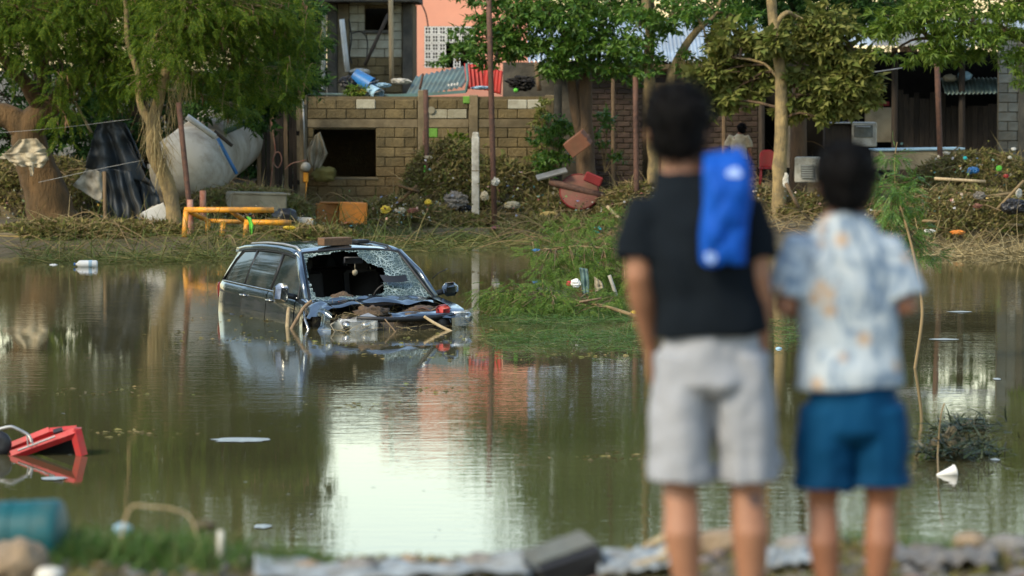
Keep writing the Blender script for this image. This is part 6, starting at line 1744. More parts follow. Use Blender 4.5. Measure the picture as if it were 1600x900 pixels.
o = MB().blob((0, 0, 0), (.24, .2, .15), 22, .3, 1.6, 3).build("black_sack", m_black_pl, None, True); o.location = P(446, 338, 70.5); tag(o, "shiny black sack right of the beige box", "sack")
o = MB().box((0, 0, 0), (.34, .2, .12), Euler((0, .05, .1)), bev=.02).box((0, 0, .07), (.3, .17, .03), Euler((0, .05, .1)), bev=.008).build("white_tray", m_white_dirty, None); o.location = P(475, 347, 70.6); tag(o, "white plastic tray right of the yellow rack", "tray")
t = thing("orange_cabinet", "orange box with one darker side standing before the block house window", "box", P(533, 352, 74.2))
MB().box(P(552, 333, 74.2), (.54, .06, .42), Euler((0, .03, -.12)), bev=.02).build("front_panel", m_orange, t)
MB().box(P(511, 334, 74.35), (.46, .06, .42), Euler((0, -.02, .35)), bev=.02).build("side_panel", m_orange_dk, t)
MB().box(P(534, 317, 74.5), (.86, .4, .03), Euler((0, .01, .05)), bev=.008).build("top_panel", m_orange_dk, t)
MB().box(P(535, 335, 74.75), (.9, .04, .42), bev=.01).build("back_panel", m_orange_dk, t)
# electricity meter on its post
t = thing("meter_post", "concrete post with electricity meter and conduit at the block house corner", "meter", P(474, 335, 77.8))
MB().box(P(474, 250, 77.8), (.14, .14, 2.25), bev=.012).build("post", m_concrete, t)
MB().tube([P(473, 155, 77.7), P(475, 200, 77.7), P(476, 252, 77.7)], .018, 8).build("conduit", m_galv, t, True)
MB().lathe([(.10, 0), (.10, .07), (.075, .1), (.075, .13)], 20, Matrix.Translation(P(478, 261, 77.72)) @ Matrix.Rotation(math.pi / 2, 4, 'X')).build("meter_dial", m_white_dirty, t, True)
MB().box(P(478, 277, 77.7), (.10, .08, .2), bev=.015).build("breaker_box", m_yellow, t)
MB().tube([P(479, 285, 77.68), P(478, 300, 77.68), P(476, 320, 77.7)], .014, 6).build("cable", m_yellow, t, True)
t = wire("torn_cable", "tangle of thin red and orange cable on the dark board fence", [(424, 190), (430, 235), (426, 250), (434, 262), (440, 250), (436, 238), (428, 244), (424, 280), (421, 300)], 77.6, .012, m_redpipe, "cable")
wire("torn_cable", "loose red cable strung from the board fence to the meter", [(445, 265), (455, 256), (470, 252), (478, 250)], 77.5, .01, m_redpipe, "cable")
sheet("window_curtain", "ragged grey-brown curtain blown out of the block house window", [(491, 213), (478, 235), (484, 258)], [(500, 206), (512, 240), (497, 270)], 78.6, m_beige, "curtain", 3, .05, 6)
MB().blob(P(507, 272, 78.6), (.25, .12, .16), 9, .4, 2, 3).build("leaf_clump", m_litter, None, True)
tag(bpy.data.objects["leaf_clump"], "clump of wet leaves on the block house window sill", "leaf clump")

# ------------------------------------------------------------------ junk on the block house
jk = thing("teal_roof_sheet", "grey-teal corrugated roof sheet lying on top of the block house", "roof sheet", P(690, 135, 79.8))
corrugated("tin_sheet", jk, m_teal_tin, P(686, 128, 80.0), (1.0, .1, .22), (.25, 1, .42), 1.25, 1.2, pitch=.11, amp=.02, seed=2, warp=.05)
MB().tube([P(729, 100, 79.5), P(731, 125, 79.3), P(728, 143, 79.2)], .03, 6).build("folded_edge", m_teal, jk, True)
MB().tube([P(595, 150, 79.4), P(660, 148, 79.3), P(728, 143, 79.2)], .045, 4).build("edge_trim", m_teal, jk)
for k in range(4): MB().box(P(701 + 4.6 * k, 133 - .6 * k, 79.12), (.038, .012, .06 if k % 2 else .045), Euler((0, .2, 0)), bev=.004).build("painted_mark", m_white_paint, jk)
jk2 = thing("red_roof_sheet", "crumpled red corrugated tin at the right end of the block house top", "tin sheet", P(752, 145, 79.8))
corrugated("tin_sheet", jk2, m_red_tin, P(745, 120, 80.0), (1, .2, -.05), (-.1, .35, .9), .5, .55, pitch=.085, amp=.02, seed=5, warp=.08)
corrugated("tin_sheet", jk2, m_red_tin, P(770, 125, 79.7), (1, -.5, -.35), (.1, .3, .9), .45, .5, pitch=.085, amp=.02, seed=6, warp=.1)
jk3 = thing("grey_roof_sheet", "small grey corrugated tin sheet above the board fence", "tin sheet", P(458, 150, 78.0))
corrugated("tin_sheet", jk3, m_grey_tin, P(457, 130, 78.2), (1, 0, .05), (.25, .35, -.9), .46, .55, pitch=.08, amp=.02, seed=8, warp=.03)
o = MB().box((0, 0, 0), (2.4, .5, .05), Euler((0, .02, 0)), bev=.01).build("flat_tin", m_teal_tin, None); o.location = P(560, 148, 79.6); tag(o, "flat grey-teal metal strip along the top of the block wall", "metal sheet")
def drum(name, label, px, py, Y, r, l, axis_, m, cat, extra=None):
    R = Vector(axis_).to_track_quat('Z', 'Y').to_matrix().to_4x4()
    t = thing(name, label, cat, P(px, py, Y))
    Mx = Matrix.Translation(P(px, py, Y)) @ R
    MB().lathe([(r * .8, -l / 2), (r * .86, -l / 2 + .01), (r, l / 2 - .02), (r * 1.05, l / 2 - .01), (r * 1.05, l / 2), (r * .95, l / 2), (r * .9, l / 2 - .03), (r * .75, -l / 2 + .03)], 24, Mx).build("shell", m, t, True)
    MB().tube([Mx @ Vector((r * 1.02 * math.cos(a), r * 1.02 * math.sin(a), l / 2 - .03 + .12 * math.sin(a))) for a in np.linspace(0, math.pi, 12)], .006, 6).build("handle", extra or m_galv, t, True)
    return t
drum("dented_bucket", "dented grey-blue bucket lying on the block wall", 585, 144, 79.3, .13, .3, (.5, -.6, -.3), m_skyblue, "bucket")
drum("dark_barrel", "dark blue plastic drum lying on the block house top", 566, 125, 80.0, .17, .42, (.8, -.2, -.5), m_blue_pl, "barrel")
def lump(name, label, px, py, Y, r, m, cat, seed, amp=.3, freq=1.8):
    """crumpled soft or broken piece: sharp creases, uneven corners"""
    r = tuple(q * (.72 if amp >= .1 else 1) for q in r); r = (r[0] * 1.1, r[1], r[2] * .9)
    mb = MB().blob((0, 0, 0), r, seed, 0, freq, 4 if max(r) > .1 else 3)
    rr = random.Random(seed); tops = [Vector((rr.gauss(0, 1), rr.gauss(0, 1), rr.gauss(0, 1))).normalized() for _ in range(5)]
    out = []
    for v in mb.v:
        d = Vector((v[0] / r[0], v[1] / r[1], v[2] / r[2])).normalized(); q = d * freq + Vector((seed, seed * .7, 1))
        k = 1 + amp * (1.1 * (.5 - abs(noise.noise(q * 1.1)) * 2) + .7 * (.4 - abs(noise.noise(q * 2.3)) * 2) + .35 * noise.noise(q * 5))
        k += amp * .9 * sum(max(0, d.dot(t_) - .82) * 3 for t_ in tops)
        out.append((d.x * r[0] * k, d.y * r[1] * k, d.z * r[2] * k))
    mb.v = out
    o = mb.build(name, m, None, amp < .1); o.location = P(px, py, Y)
    return tag(o, label, cat)
lump("black_sack", "black rubbish sack left of the dark blue drum", 545, 128, 80, (.24, .2, .18), m_black_pl, "sack", 31)
lump("white_sack", "white sack on the rubble under the tall building", 562, 112, 81, (.24, .18, .1), m_white_dirty, "sack", 32)
lump("pale_blue_sheet", "pale blue plastic bundle on the block house top", 598, 133, 80, (.2, .15, .07), m_skyblue, "plastic bundle", 33)
lump("white_sack", "white cloth heap left of the teal roof sheet", 626, 127, 80, (.24, .16, .09), m_white_dirty, "cloth", 34)
lump("yellow_plant", "clump of yellow and green leaves on the block wall left of the bucket", 563, 144, 79.3, (.13, .1, .08), m_yellow_pl, "plant", 35, .5, 3)
shrub("wall_plant", "small green plant on the block wall left of the bucket", (550, 150), 79.25, [(545, 143, .1, .09, 14), (556, 140, .1, .1, 14), (570, 140, .08, .08, 8)], 'cluster', .13, m_leaf_lime, 48, "plant")
lump("white_bottle_pile", "white plastic scrap on the wall beside the teal beam's end", 455, 163, 77.4, (.11, .06, .06), m_white_paint, "plastic scrap", 36)
lump("striped_cloth", "white and pink cloth lodged left of the grey tin sheet", 424, 148, 77.2, (.2, .12, .1), m_white_dirty, "cloth", 37)
lump("pale_sheet", "pale blue and green scrap below the red tin", 752, 137, 79.4, (.22, .14, .05), m_skyblue, "plastic scrap", 38)
lump("green_scrap", "green plastic scrap on the wall top right of the red tin", 806, 141, 79.4, (.06, .05, .06), m_green_pl, "plastic scrap", 39)
lump("dark_junk", "dark scrap heap on the wall right of the red tin", 815, 130, 80.2, (.3, .2, .2), m_dark, "scrap heap", 40, .5, 3)
pole("short_stick", "short rusty stick standing in the top of the block house column", 656, 140, 661, 115, 79.2, .025, m_rust, "stick", ground=False)
pole("short_stick", "wooden stub on the wall top left of the grey post", 843, 142, 838, 98, 79.4, .05, m_wood, "stick", ground=False)

# ------------------------------------------------------------------ middle shore
t = thing("terracotta_box", "tilted terracotta-brown box lodged against the shaggy tree trunk", "box", P(905, 245, 75.9))
MB().box(P(903, 224, 75.9), (.46, .3, .33), Euler((.25, -.62, -.35)), bev=.012).build("carton", m_brown_box, t)
MB().box(P(903, 224, 75.9) + Vector((.02, .0, -.0)), (.47, .31, .05), Euler((.25, -.62, -.35))).build("tape", m_brown_box, t)
t = thing("pink_disc", "round faded pink table top standing in the debris", "table top", P(905, 285, 75.4))
Mx = Matrix.Translation(P(905, 300, 75.6)) @ Matrix.Rotation(.12, 4, 'Y') @ Matrix.Rotation(math.pi / 2 - .5, 4, 'X')
MB().lathe([(.0001, .03), (.36, .03), (.385, .015), (.385, -.015), (.36, -.03), (.0001, -.03)], 32, Mx).build("disc", m_pinkdisc, t, True)
MB().lathe([(.375, .035), (.395, .02), (.395, -.02), (.375, -.035)], 32, Mx, cap=False).build("rim", m_maroon, t, True)
MB().box(P(927, 280, 75.35), (.36, .05, .2), Euler((.2, .4, 0)), bev=.04).build("torn_cover", m_maroon, t)
o = MB().box((0, 0, 0), (.62, .22, .05), Euler((.35, -.26, .1)), bev=.01).build("grey_board", m_grey_tin, None); o.location = P(862, 272, 75.6); tag(o, "grey-blue board sticking out left of the pink disc", "board")
lump("concrete_lump", "pale round stone at the foot of the tall rusty post", 800, 321, 76.0, (.2, .16, .12), m_block_pale, "stone", 51, .15)
lump("ochre_brick", "ochre broken block lying right of the pale round stone", 858, 335, 75.4, (.22, .14, .09), m_ochre, "block", 52, .2)
lump("white_rag", "white rag wrapped on the tall rusty post", 774, 284, 75.3, (.09, .07, .11), m_white_dirty, "rag", 53, .5)
lump("cream_bag", "small cream bag hanging beside the white post", 757, 306, 75.6, (.1, .08, .13), m_cream, "bag", 54, .3)
lump("magenta_cloth", "magenta cloth half sunk at the tall rusty post's foot", 781, 356, 74.5, (.17, .12, .06), m_magenta, "cloth", 55, .4)
lump("turquoise_ball", "small turquoise ball floating at the middle shore", 933, 359, 69.2, (.075, .075, .075), m_cyan_pl, "ball", 56, .02)
lump("dark_can", "dark tin can beside the turquoise ball", 952, 357, 69.4, (.09, .07, .06), m_dark, "can", 57, .2)
lump("yellow_bag", "yellow plastic bag in the heap left of the white post", 603, 327, 75.2, (.12, .08, .1), m_yellow_pl, "bag", 58, .4)
lump("yellow_bag", "yellow-topped bag hanging at the foot of the left rusty post", 669, 316, 75.4, (.08, .07, .08), m_yellow_pl, "bag", 59, .4)
lump("pale_bag", "cream plastic bag in the middle of the rubbish heap", 627, 329, 75.1, (.09, .08, .09), m_cream, "bag", 60, .4)
lump("red_scrap", "dull red plastic scrap in the rubbish heap", 645, 329, 75.1, (.12, .08, .07), m_pinkdisc, "plastic scrap", 61, .5)
lump("grey_sheet", "crumpled pale grey plastic against the white post's left side", 712, 313, 76.2, (.24, .16, .22), m_rock_grey, "plastic sheet", 62, .5)
lump("black_hole_tyre", "black bag behind the white post's foot", 728, 330, 76.4, (.18, .14, .16), m_black_pl, "bag", 63, .3)
lump("green_strap", "green plastic strap on the left rusty post", 664, 268, 76.9, (.03, .03, .17), m_green_pl, "strap", 64, .3)
lump("beige_rag", "beige rag tied to the left rusty post", 669, 246, 76.9, (.09, .06, .06), m_cream, "rag", 65, .4)
lump("yellow_lump", "small yellow lump at the shore left of the tray", 452, 356, 69.0, (.13, .08, .05), m_yellow_pl, "scrap", 66, .3)
lump("floating_cup", "yellow floating cup right of the black-shirted youth's forearm", 990, 489, 49.3, (.05, .05, .05), m_yellow_pl, "cup", 67, .2)
lump("white_bag", "white and red plastic bag caught in the fallen branches", 900, 443, 50.4, (.07, .06, .09), m_white_paint, "bag", 68, .35)
lump("red_scrap", "small red scrap beside the white bag in the branches", 890, 443, 50.5, (.05, .04, .05), m_red_pl, "plastic scrap", 69, .35)
sheet("green_net", "dark green net hanging in the fallen branches", [(905, 418), (908, 440), (910, 460)], [(918, 420), (920, 440), (920, 462)], 51.2, m_teal, "net", 2, .03, 6, 10, 10)
sheet("grey_cloth", "grey cloth hanging at the right end of the fallen branches", [(928, 432), (929, 445), (930, 458)], [(940, 440), (942, 446), (943, 450)], 51.2, m_beige, "cloth", 2, .02, 6, 10, 10)
lump("blue_can", "small blue and white can floating left of the fallen branches", 838, 391, 62.5, (.09, .06, .04), m_blue_pl, "can", 70, .2)
lump("floating_bag", "pale floating bag right of the black-shirted youth's hand", 1217, 545, 43.9, (.05, .06, .03), m_skyblue, "bag", 71, .2)
pole("magenta_post", "purple-brown pipe under the lime green block", 664, 300, 664, 204, 78.6, .045, m_magenta if False else m_rust, "pipe", ground=False)

# floating bottle and foam
t = thing("plastic_bottle", "white plastic bottle with a blue band floating at the left shore", "bottle", PW(136, 413, .02))
Mx = Matrix.Translation(PW(136, 413, .04)) @ Matrix.Rotation(math.pi / 2, 4, 'Y')
MB().lathe([(.02, -.2), (.02, -.17), (.06, -.13), (.065, -.1), (.065, .15), (.05, .17), (.0001, .17)], 18, Mx).build("bottle_body", m_white_paint, t, True)
MB().lathe([(.067, .03), (.068, .035), (.068, .08), (.067, .085)], 18, Mx, cap=False).build("label_band", m_skyblue, t, True)
MB().lathe([(.024, -.215), (.024, -.185)], 12, Mx).build("cap", m_blue_pl, t)
lump("foam_piece", "small white scrap floating left of the white bottle", 83, 414, 62.8, (.08, .06, .025), m_white_paint, "scrap", 72)
def floe(label, px, py, w, l, seed, m=m_white_paint):
    c = PW(px, py, .006)
    o = MB().grid(24, 3, lambda u, v: Vector((w * v * math.cos(u * 6.283) * (1 + .4 * noise.noise(Vector((math.cos(u * 6.283) * 2, math.sin(u * 6.283) * 2, seed)))), l * v * math.sin(u * 6.283) * (1 + .4 * noise.noise(Vector((math.cos(u * 6.283) * 2, math.sin(u * 6.283) * 2, seed + 4)))), .012 * (1 - v)))).build("foam_scum", m, None, True)
    o.location = c
    return tag(o, label, "foam", "patches of pale scum on the water")
m_foam = mat("pale_scum", (.30, .34, .34), (.2, .23, .22), 12, .6, .2)
floe("long pale scum patch left of the pink reflection", 378, 687, .25, .2, 1, m_foam)
floe("pale scum patch below the red cart", 84, 747, .1, .12, 2, m_foam)
floe("pale scum patch near the bottom left grass", 410, 822, .06, .12, 3, m_foam)
floe("small pale scum patch right of the patterned shirt", 1475, 530, .18, .12, 4, m_foam)
floe("small pale scum patch at the right edge", 1558, 592, .04, .12, 5, m_foam)
floe("thin pale scum line behind the sapling", 1500, 487, .16, .12, 6, m_foam)
floe("pale scum patch at the right of the white cone", 1555, 718, .04, .07, 8, m_foam)

# ------------------------------------------------------------------ right side
t = thing("red_chair", "red plastic chair left of the dusty-leaved tree's trunk", "chair", P(1199, 285, 77.2))
yc = 77.2
MB().grid(12, 10, lambda u, v: P(1187 + 24 * u, 262 - 28 * v * (1 - .25 * (2 * u - 1) ** 4), yc) + Vector((0, -.05 * (2 * u - 1) ** 2 + .06 * v, 0))).build("backrest", m_red_pl, t, True).modifiers.new("thickness", 'SOLIDIFY').thickness = .012
MB().box(P(1199, 263, yc - .25), (.34, .42, .025), bev=.01).build("seat", m_red_pl, t)
for dx in (-.14, .14):
    for dy in (-.42, -.06):
        c = P(1199, 263, yc)
        MB().tube([c + Vector((dx, dy, 0)), c + Vector((dx * 1.2, dy * 1.05, -.44))], .018, 8).build("leg", m_red_pl, t, True)
t = thing("white_appliance", "dirty white appliance with a square grey grille right of the tree trunk", "appliance", P(1262, 288, 75.6))
MB().box(P(1262, 265, 75.6), (.5, .4, .50), Euler((0, 0, -.12)), bev=.02).build("casing", m_white_dirty, t)
MB().box(P(1262, 268, 75.375), (.27, .02, .26), Euler((0, 0, -.12)), bev=.006).build("grille_plate", m_block_grey, t)
for k in range(6): MB().box(P(1262, 259 + k * 3.6, 75.355), (.25, .012, .02), Euler((0, 0, -.12))).build("slat", m_galv, t)
MB().box(P(1281, 266, 75.45), (.05, .03, .44), bev=.006).build("side_rail", m_maroon, t)
t = thing("old_stove", "grey-white stove standing in the dark shed mouth", "stove", P(1330, 232, 80.5))
MB().box(P(1349, 210, 80.5), (.52, .5, .52), bev=.02).build("oven_body", m_white_dirty, t)
MB().box(P(1308, 212, 80.6), (.55, .5, .5), bev=.02).build("dark_cabinet", m_wood_dk, t)
MB().box(P(1328, 192, 80.5), (1.0, .52, .03), bev=.008).build("worktop", m_galv, t)
MB().box(P(1349, 205, 80.235), (.4, .02, .26), bev=.006).build("oven_door", m_block_grey, t)
MB().tube([P(1338, 198, 80.2), P(1360, 198, 80.2)], .012, 6).build("handle", m_galv, t, True)
t = thing("concrete_slab", "long beige slab with a pale edge right of the shorter person's head", "slab", P(1430, 262, 77.4))
MB().box(P(1432, 250, 77.6), (1.75, .9, .38), Euler((0, -.015, .06)), bev=.02).build("block", m_beige, t)
MB().box(P(1432, 233, 77.6), (1.82, .96, .045), Euler((0, -.015, .06)), bev=.012).build("pale_edge", m_skyblue, t)
lump("blue_bag", "bright blue plastic bag on the right debris heap", 1521, 266, 74.9, (.13, .1, .09), m_blue_pl, "bag", 81, .3)
lump("lime_bag", "lime green plastic scrap on the right debris heap", 1561, 263, 74.9, (.07, .06, .08), m_green_pl, "plastic scrap", 82, .3)
lump("red_cup", "red plastic cup on the right debris heap", 1572, 275, 74.8, (.06, .05, .06), m_red_pl, "cup", 83, .2)
lump("teal_scrap", "teal plastic scrap upper left on the right debris heap", 1508, 247, 75.4, (.05, .05, .05), m_cyan_pl, "plastic scrap", 84, .3)
lump("white_flower_scrap", "white scrap high on the right debris heap", 1584, 233, 76.0, (.06, .05, .05), m_white_paint, "plastic scrap", 85, .3)
lump("pale_pink_scrap", "pale pink scrap below the white one on the right heap", 1578, 246, 75.6, (.05, .05, .05), m_white_dirty, "plastic scrap", 86, .3)
lump("white_stone", "pale rag at the rusty post beside the right heap", 1480, 239, 76.3, (.08, .06, .05), m_white_dirty, "rag", 87, .4)
lump("grey_sack", "grey sack half buried in the right straw heap", 1530, 306, 69.7, (.13, .1, .11), m_rock_grey, "sack", 88, .3)
lump("red_white_packet", "red and white packet in the right straw heap", 1527, 322, 69.3, (.1, .06, .06), m_pinkdisc, "packet", 89, .4)
lump("foam_tray", "white foam tray at the foot of the right straw heap", 1453, 361, 69.0, (.12, .08, .05), m_white_paint, "foam tray", 90, .3)
lump("orange_block", "orange-brown lump at the foot of the right straw heap", 1497, 363, 68.8, (.15, .1, .06), m_orange, "scrap", 91, .3)
lump("sunken_car_tyre", "dark tyre half sunk at the right edge of the straw heap", 1585, 322, 69.0, (.3, .2, .2), m_black_pl, "tyre", 92, .2)
lump("white_jug", "white jug at the right edge of the straw heap", 1592, 302, 69.6, (.07, .07, .14), m_white_dirty, "jug", 93, .15)
lump("white_bark_piece", "white torn board hanging on the dusty-leaved tree's trunk", 1228, 282, 73.7, (.06, .05, .2), m_white_dirty, "board", 94, .3)

# drowned clump and cone on the right
cl = PW(1480, 716)
t = thing("weed_clump", "dark drowned weed clump with a stalk right of the blue shorts", "weed", (cl.x, cl.y, 0))
r = np.random.default_rng(90)
def weed(px, py, w, h, n, seed):
    c = PW(px, py); r = np.random.default_rng(seed)
    p = np.stack([r.normal(0, w, n), r.normal(0, w, n), np.abs(r.normal(0, h, n)) * .5], 1) + np.array([c.x, c.y, .0])
    d = np.stack([r.normal(0, 1, n), r.normal(0, .6, n), np.abs(r.normal(.3, .5, n))], 1)
    return p, d
p1, d1 = weed(1480, 718, .15, .24, 420, 1); p2, d2 = weed(1512, 672, .15, .10, 260, 2); p3, d3 = weed(1530, 712, .1, .1, 160, 3)
blades("wet_leaves", np.concatenate([p1, p2, p3]), np.concatenate([d1, d2, d3]), r.uniform(.08, .22, 840), .09, mat('dark_wet_weed', (.018, .032, .01), (.01, .016, .006), 3, .5, 0, island=[(.01, .014, .006), (.03, .05, .014)]), t, .7, 3, r)["kind"] = "stuff"
MB().blob(PW(1482, 716) + Vector((0, 0, .06)), (.16, .14, .16), 5, .4, 2, 3).build("root_ball", m_soil, t, True)
MB().blob(PW(1512, 670), (.17, .16, .07), 6, .4, 2, 3).build("root_ball", m_soil, t, True)
MB().tube(wob([PW(1466, 742), P(1466, 700, PW(0, 725).y), P(1470, 650, PW(0, 725).y), P(1476, 630, PW(0, 725).y)], 4, 2, .01), .007, 6).build("stalk", m_twig, t, True)
c = PW(1492, 736, .03)
t = thing("white_cone", "white plastic cone floating beside the drowned weed clump", "cone", (c.x, c.y, 0))
MB().lathe([(.046, 0), (.05, .004), (.044, .02), (.012, .15), (.0001, .155)], 18, Matrix.Translation(c) @ Vector((-1, -.2, -.22)).to_track_quat('Z', 'Y').to_matrix().to_4x4()).build("shell", m_white_paint, t, True)
MB().lathe([(.05, -.006), (.053, -.003), (.053, .004), (.05, .006)], 18, Matrix.Translation(c) @ Vector((-1, -.2, -.22)).to_track_quat('Z', 'Y').to_matrix().to_4x4(), cap=False).build("rim", m_white_paint, t, True)

# red metal cart lying in the water, left
Yr = PW(0, 712).y
t = thing("red_cart", "red sheet-metal cart with a grey tube handle tipped into the water", "cart", (PW(70, 712).x, Yr, 0))
def rp(px, py, dy=0.0): return P(px, py, Yr + dy)
def beam(name, a, b, w, h, m=m_red_pl, par=t, dya=0.0, dyb=None):
    p0, p1 = rp(*a, dya), rp(*b, dya if dyb is None else dyb)
    return MB().tube([p0, p1], [(w, h)] * 2, 4, side=(0, 1, 0)).build(name, m, par)
beam("front_rail", (18, 712), (118, 676), .03, .042); beam("front_post", (118, 672), (128, 712), .03, .05); beam("back_rail", (8, 702), (78, 674), .03, .04, dya=.35)
beam("back_rail", (78, 674), (120, 670), .03, .03, dya=.35, dyb=.33); beam("end_rail", (120, 674), (122, 672), .04, .03, dya=0, dyb=.34)
MB().grid(6, 4, lambda u, v: rp(24 + 92 * u, 708 - 34 * u, .02 + .32 * v)).build("deck", m_red_pl, t).modifiers.new("thickness", 'SOLIDIFY').thickness = .01
MB().grid(6, 4, lambda u, v: rp(22 + 100 * u, 716 - (36 * u) * v, .34)).build("back_panel", m_dark, t).modifiers.new("thickness", 'SOLIDIFY').thickness = .006
MB().grid(4, 4, lambda u, v: rp(14 + 26 * u, 712 - 10 * u + 4 * v, .0)).build("side_plate", m_red_pl, t).modifiers.new("thickness", 'SOLIDIFY').thickness = .01
MB().tube(wob([rp(-6, 672, .1), rp(14, 667, .1), rp(24, 669, .1), rp(44, 680, .1), rp(50, 692, .05)], 4, 1, 0), .014, 8).build("handle", m_galv, t, True)
beam("latch", (84, 676), (98, 672), .03, .028, m_black_pl, dya=.02)
beam("steel_strip", (28, 704), (86, 682), .008, .008, m_galv, dya=-.05)
for a, b in (((42, 682), (44, 698)), ((47, 680), (52, 696))): beam("hinge", a, b, .006, .006, m_galv, dya=-.05)
MB().lathe([(.04, -.02), (.10, -.025), (.11, 0), (.10, .025), (.04, .02)], 20, Matrix.Translation(rp(-2, 694, .1)) @ Matrix.Rotation(math.pi / 2, 4, 'X')).build("wheel", m_black_pl, t, True)

# ------------------------------------------------------------------ near bank
def near(px, py, z=None, Y=None):
    return P(px, py, Y)
Yn = 13.6
def gn(px, Y, dz=0.0):
    x = (px - 800) / FPX * Y
    return Vector((x, Y, ground_z(x, Y) + dz))
R_ = Vector((1, -.12, .02)).to_track_quat('Z', 'Y').to_matrix().to_4x4()
c = P(30, 834, 13.5)
t = thing("teal_bucket", "teal plastic bucket lying on its side at the bottom left", "bucket", (c.x, c.y, gn(30, 13.5).z))
MB().lathe([(.0001, .155), (.11, .155), (.118, .148), (.122, .12), (.118, .05), (.115, -.1), (.112, -.24), (.105, -.24), (.105, .14)], 32, Matrix.Translation(c) @ R_).build("shell", m_teal_b if False else mat("teal_plastic", (.004, .085, .10), (.003, .062, .075), 3, .5, .04, spec=.25, dirt=(MUD, .25, 6)), t, True)
MB().lathe([(.122, -.22), (.13, -.225), (.13, -.245), (.118, -.245)], 32, Matrix.Translation(c) @ R_, cap=False).build("rim", MATS["teal_plastic"], t, True)
for k in (-.02, .06): MB().lathe([(.119, k - .004), (.1225, k), (.119, k + .004)], 32, Matrix.Translation(c) @ R_, cap=False).build("rib", MATS["teal_plastic"], t, True)
def rock(label, px, Y, r, m, seed, sink=.3, cat="rock", name="rock", amp=.28, group=None):
    b = gn(px, Y)
    o = MB().blob((0, 0, 0), r, seed, amp, 1.6, 3).build(name, m, None, True)
    o.location = b + Vector((0, 0, r[2] * (1 - sink))); tag(o, label, cat, group)
    return o
rock("tan boulder in front of the teal bucket", 22, 13.1, (.10, .09, .085), m_rock, 1, .2)
rock("pale grey rag lying right of the tan boulder", 74, 13.0, (.05, .06, .03), m_white_dirty, 2, .2, "rag", "pale_rag")
rng2 = random.Random(3)
labs = [(700, "brown stone on the bank below the white reflection", .045), (752, "dark brown stone left of the dark box", .05), (640, "low tan stone on the bank below the grass tuft", .04), (560, "tan stone at the right of the grass tuft", .05),
        (480, "grey stone behind the white sheet's left end", .05), (400, "pale stone at the left end of the white sheet", .05), (345, "tan stone right of the teal bucket grass", .04), (1245, "grey stone between the two standing people", .07),
        (1140, "grey stone between the youth's legs", .08), (1450, "reddish stone on the bank right of the boy", .05), (1520, "grey stone on the bank near the right edge", .06), (1580, "dark stone at the bottom right corner", .07), (800, "small brown stone left of the dark box", .03)]
for i, (px, lab, r0) in enumerate(labs):
    rock(lab, px, 13.5 + rng2.uniform(-.3, .25), (r0 * rng2.uniform(1, 1.5), r0, r0 * .7), (m_rock, m_rock_grey)[i % 2], 20 + i, .35)
# torn white sheet and pieces
m_palesheet = mat('pale_muddy_plastic', (.34, .38, .39), (.2, .21, .2), 9, .6, .3, dirt=(MUD, .6, 9))
def ground_sheet(label, pts, m, seed, name="plastic_sheet", cat="plastic sheet", lift=.012, Y0=12.9, Y1=13.45):
    x0, x1 = pts
    b = gn((x0 + x1) / 2, (Y0 + Y1) / 2)
    def fn(u, v):
        e = .12 * noise.noise(Vector((u * 5, seed, 2)))
        g = gn(x0 + (x1 - x0) * u, Y0 + (Y1 - Y0) * (v * (1 + e)), lift + .022 * (1 + noise.noise(Vector((u * 9, v * 5, seed)))))
        return g - b
    o = MB().grid(40, 14, fn).build(name, m, None, True); o.location = b
    o.modifiers.new("thickness", 'SOLIDIFY').thickness = .003
    return tag(o, label, cat)
ground_sheet("crumpled pale grey sheet lying along the bottom of the bank", (395, 830), m_palesheet, 1)
ground_sheet("pale blue-white board lying at the youth's feet", (935, 1060), m_palesheet, 2, "pale_board", "board", .02)
ground_sheet("grey sheet lying between the two standing people", (1200, 1290), m_palesheet, 3)
ground_sheet("bluish sheet half buried at the bottom right", (1400, 1560), m_rock_grey, 4)
b = gn(882, 13.15)
t = thing("dark_box", "dark teal-black box tipped on the bank left of the youth", "box", b)
MB().box((0, 0, .04), (.24, .2, .10), Euler((.12, -.30, .25)), bev=.012).build("case", m_black_pl, t, world=False)
MB().box((-.02, 0, .095), (.23, .18, .012), Euler((.12, -.30, .25)), bev=.004).build("pale_lid", m_block_grey, t, world=False)
for k, (px, a, lab) in enumerate(((1030, .5, "pale broken board at the youth's left foot, upper one"), (1042, .8, "pale broken board at the youth's left foot, lower one"), (1018, .2, "short pale offcut left of the youth's left leg"))):
    o = MB().box((0, 0, 0), (.12, .03, .022), Euler((.1, -a, .2 * k)), bev=.004).build("wood_offcut", m_wood_pale, None)
    o.location = gn(px, 13.5 - .25 * k, .05); tag(o, lab, "wood piece")
hoop = [gn(178, 13.5, .0) + Vector((0, 0, -.02)), P(200, 798, 13.5), P(235, 792, 13.5), P(275, 797, 13.5), P(300, 815, 13.5), gn(318, 13.5, -.02)]
stick("arched_branch", "thin dead branch arching over the grass beside the teal bucket", hoop, .0045, .003, m_wood_pale, "branch")
lump("crushed_bottle", "crushed pale blue bottle in the grass under the arched branch", 192, 828, 13.8, (.04, .035, .035), m_skyblue, "bottle", 98, .3)
lump("dark_clod", "dark clod at the right end of the arched branch", 320, 822, 13.7, (.05, .04, .03), m_soil, "clod", 99, .3)
o = MB().tube([(0, 0, 0), (.0, .01, .12)], [(.014, .01), (.012, .009)], 8).build("white_stub", m_white_dirty, None, True); o.location = gn(342, 13.4); tag(o, "short pale stub standing in the grass left of the white sheet", "stub")
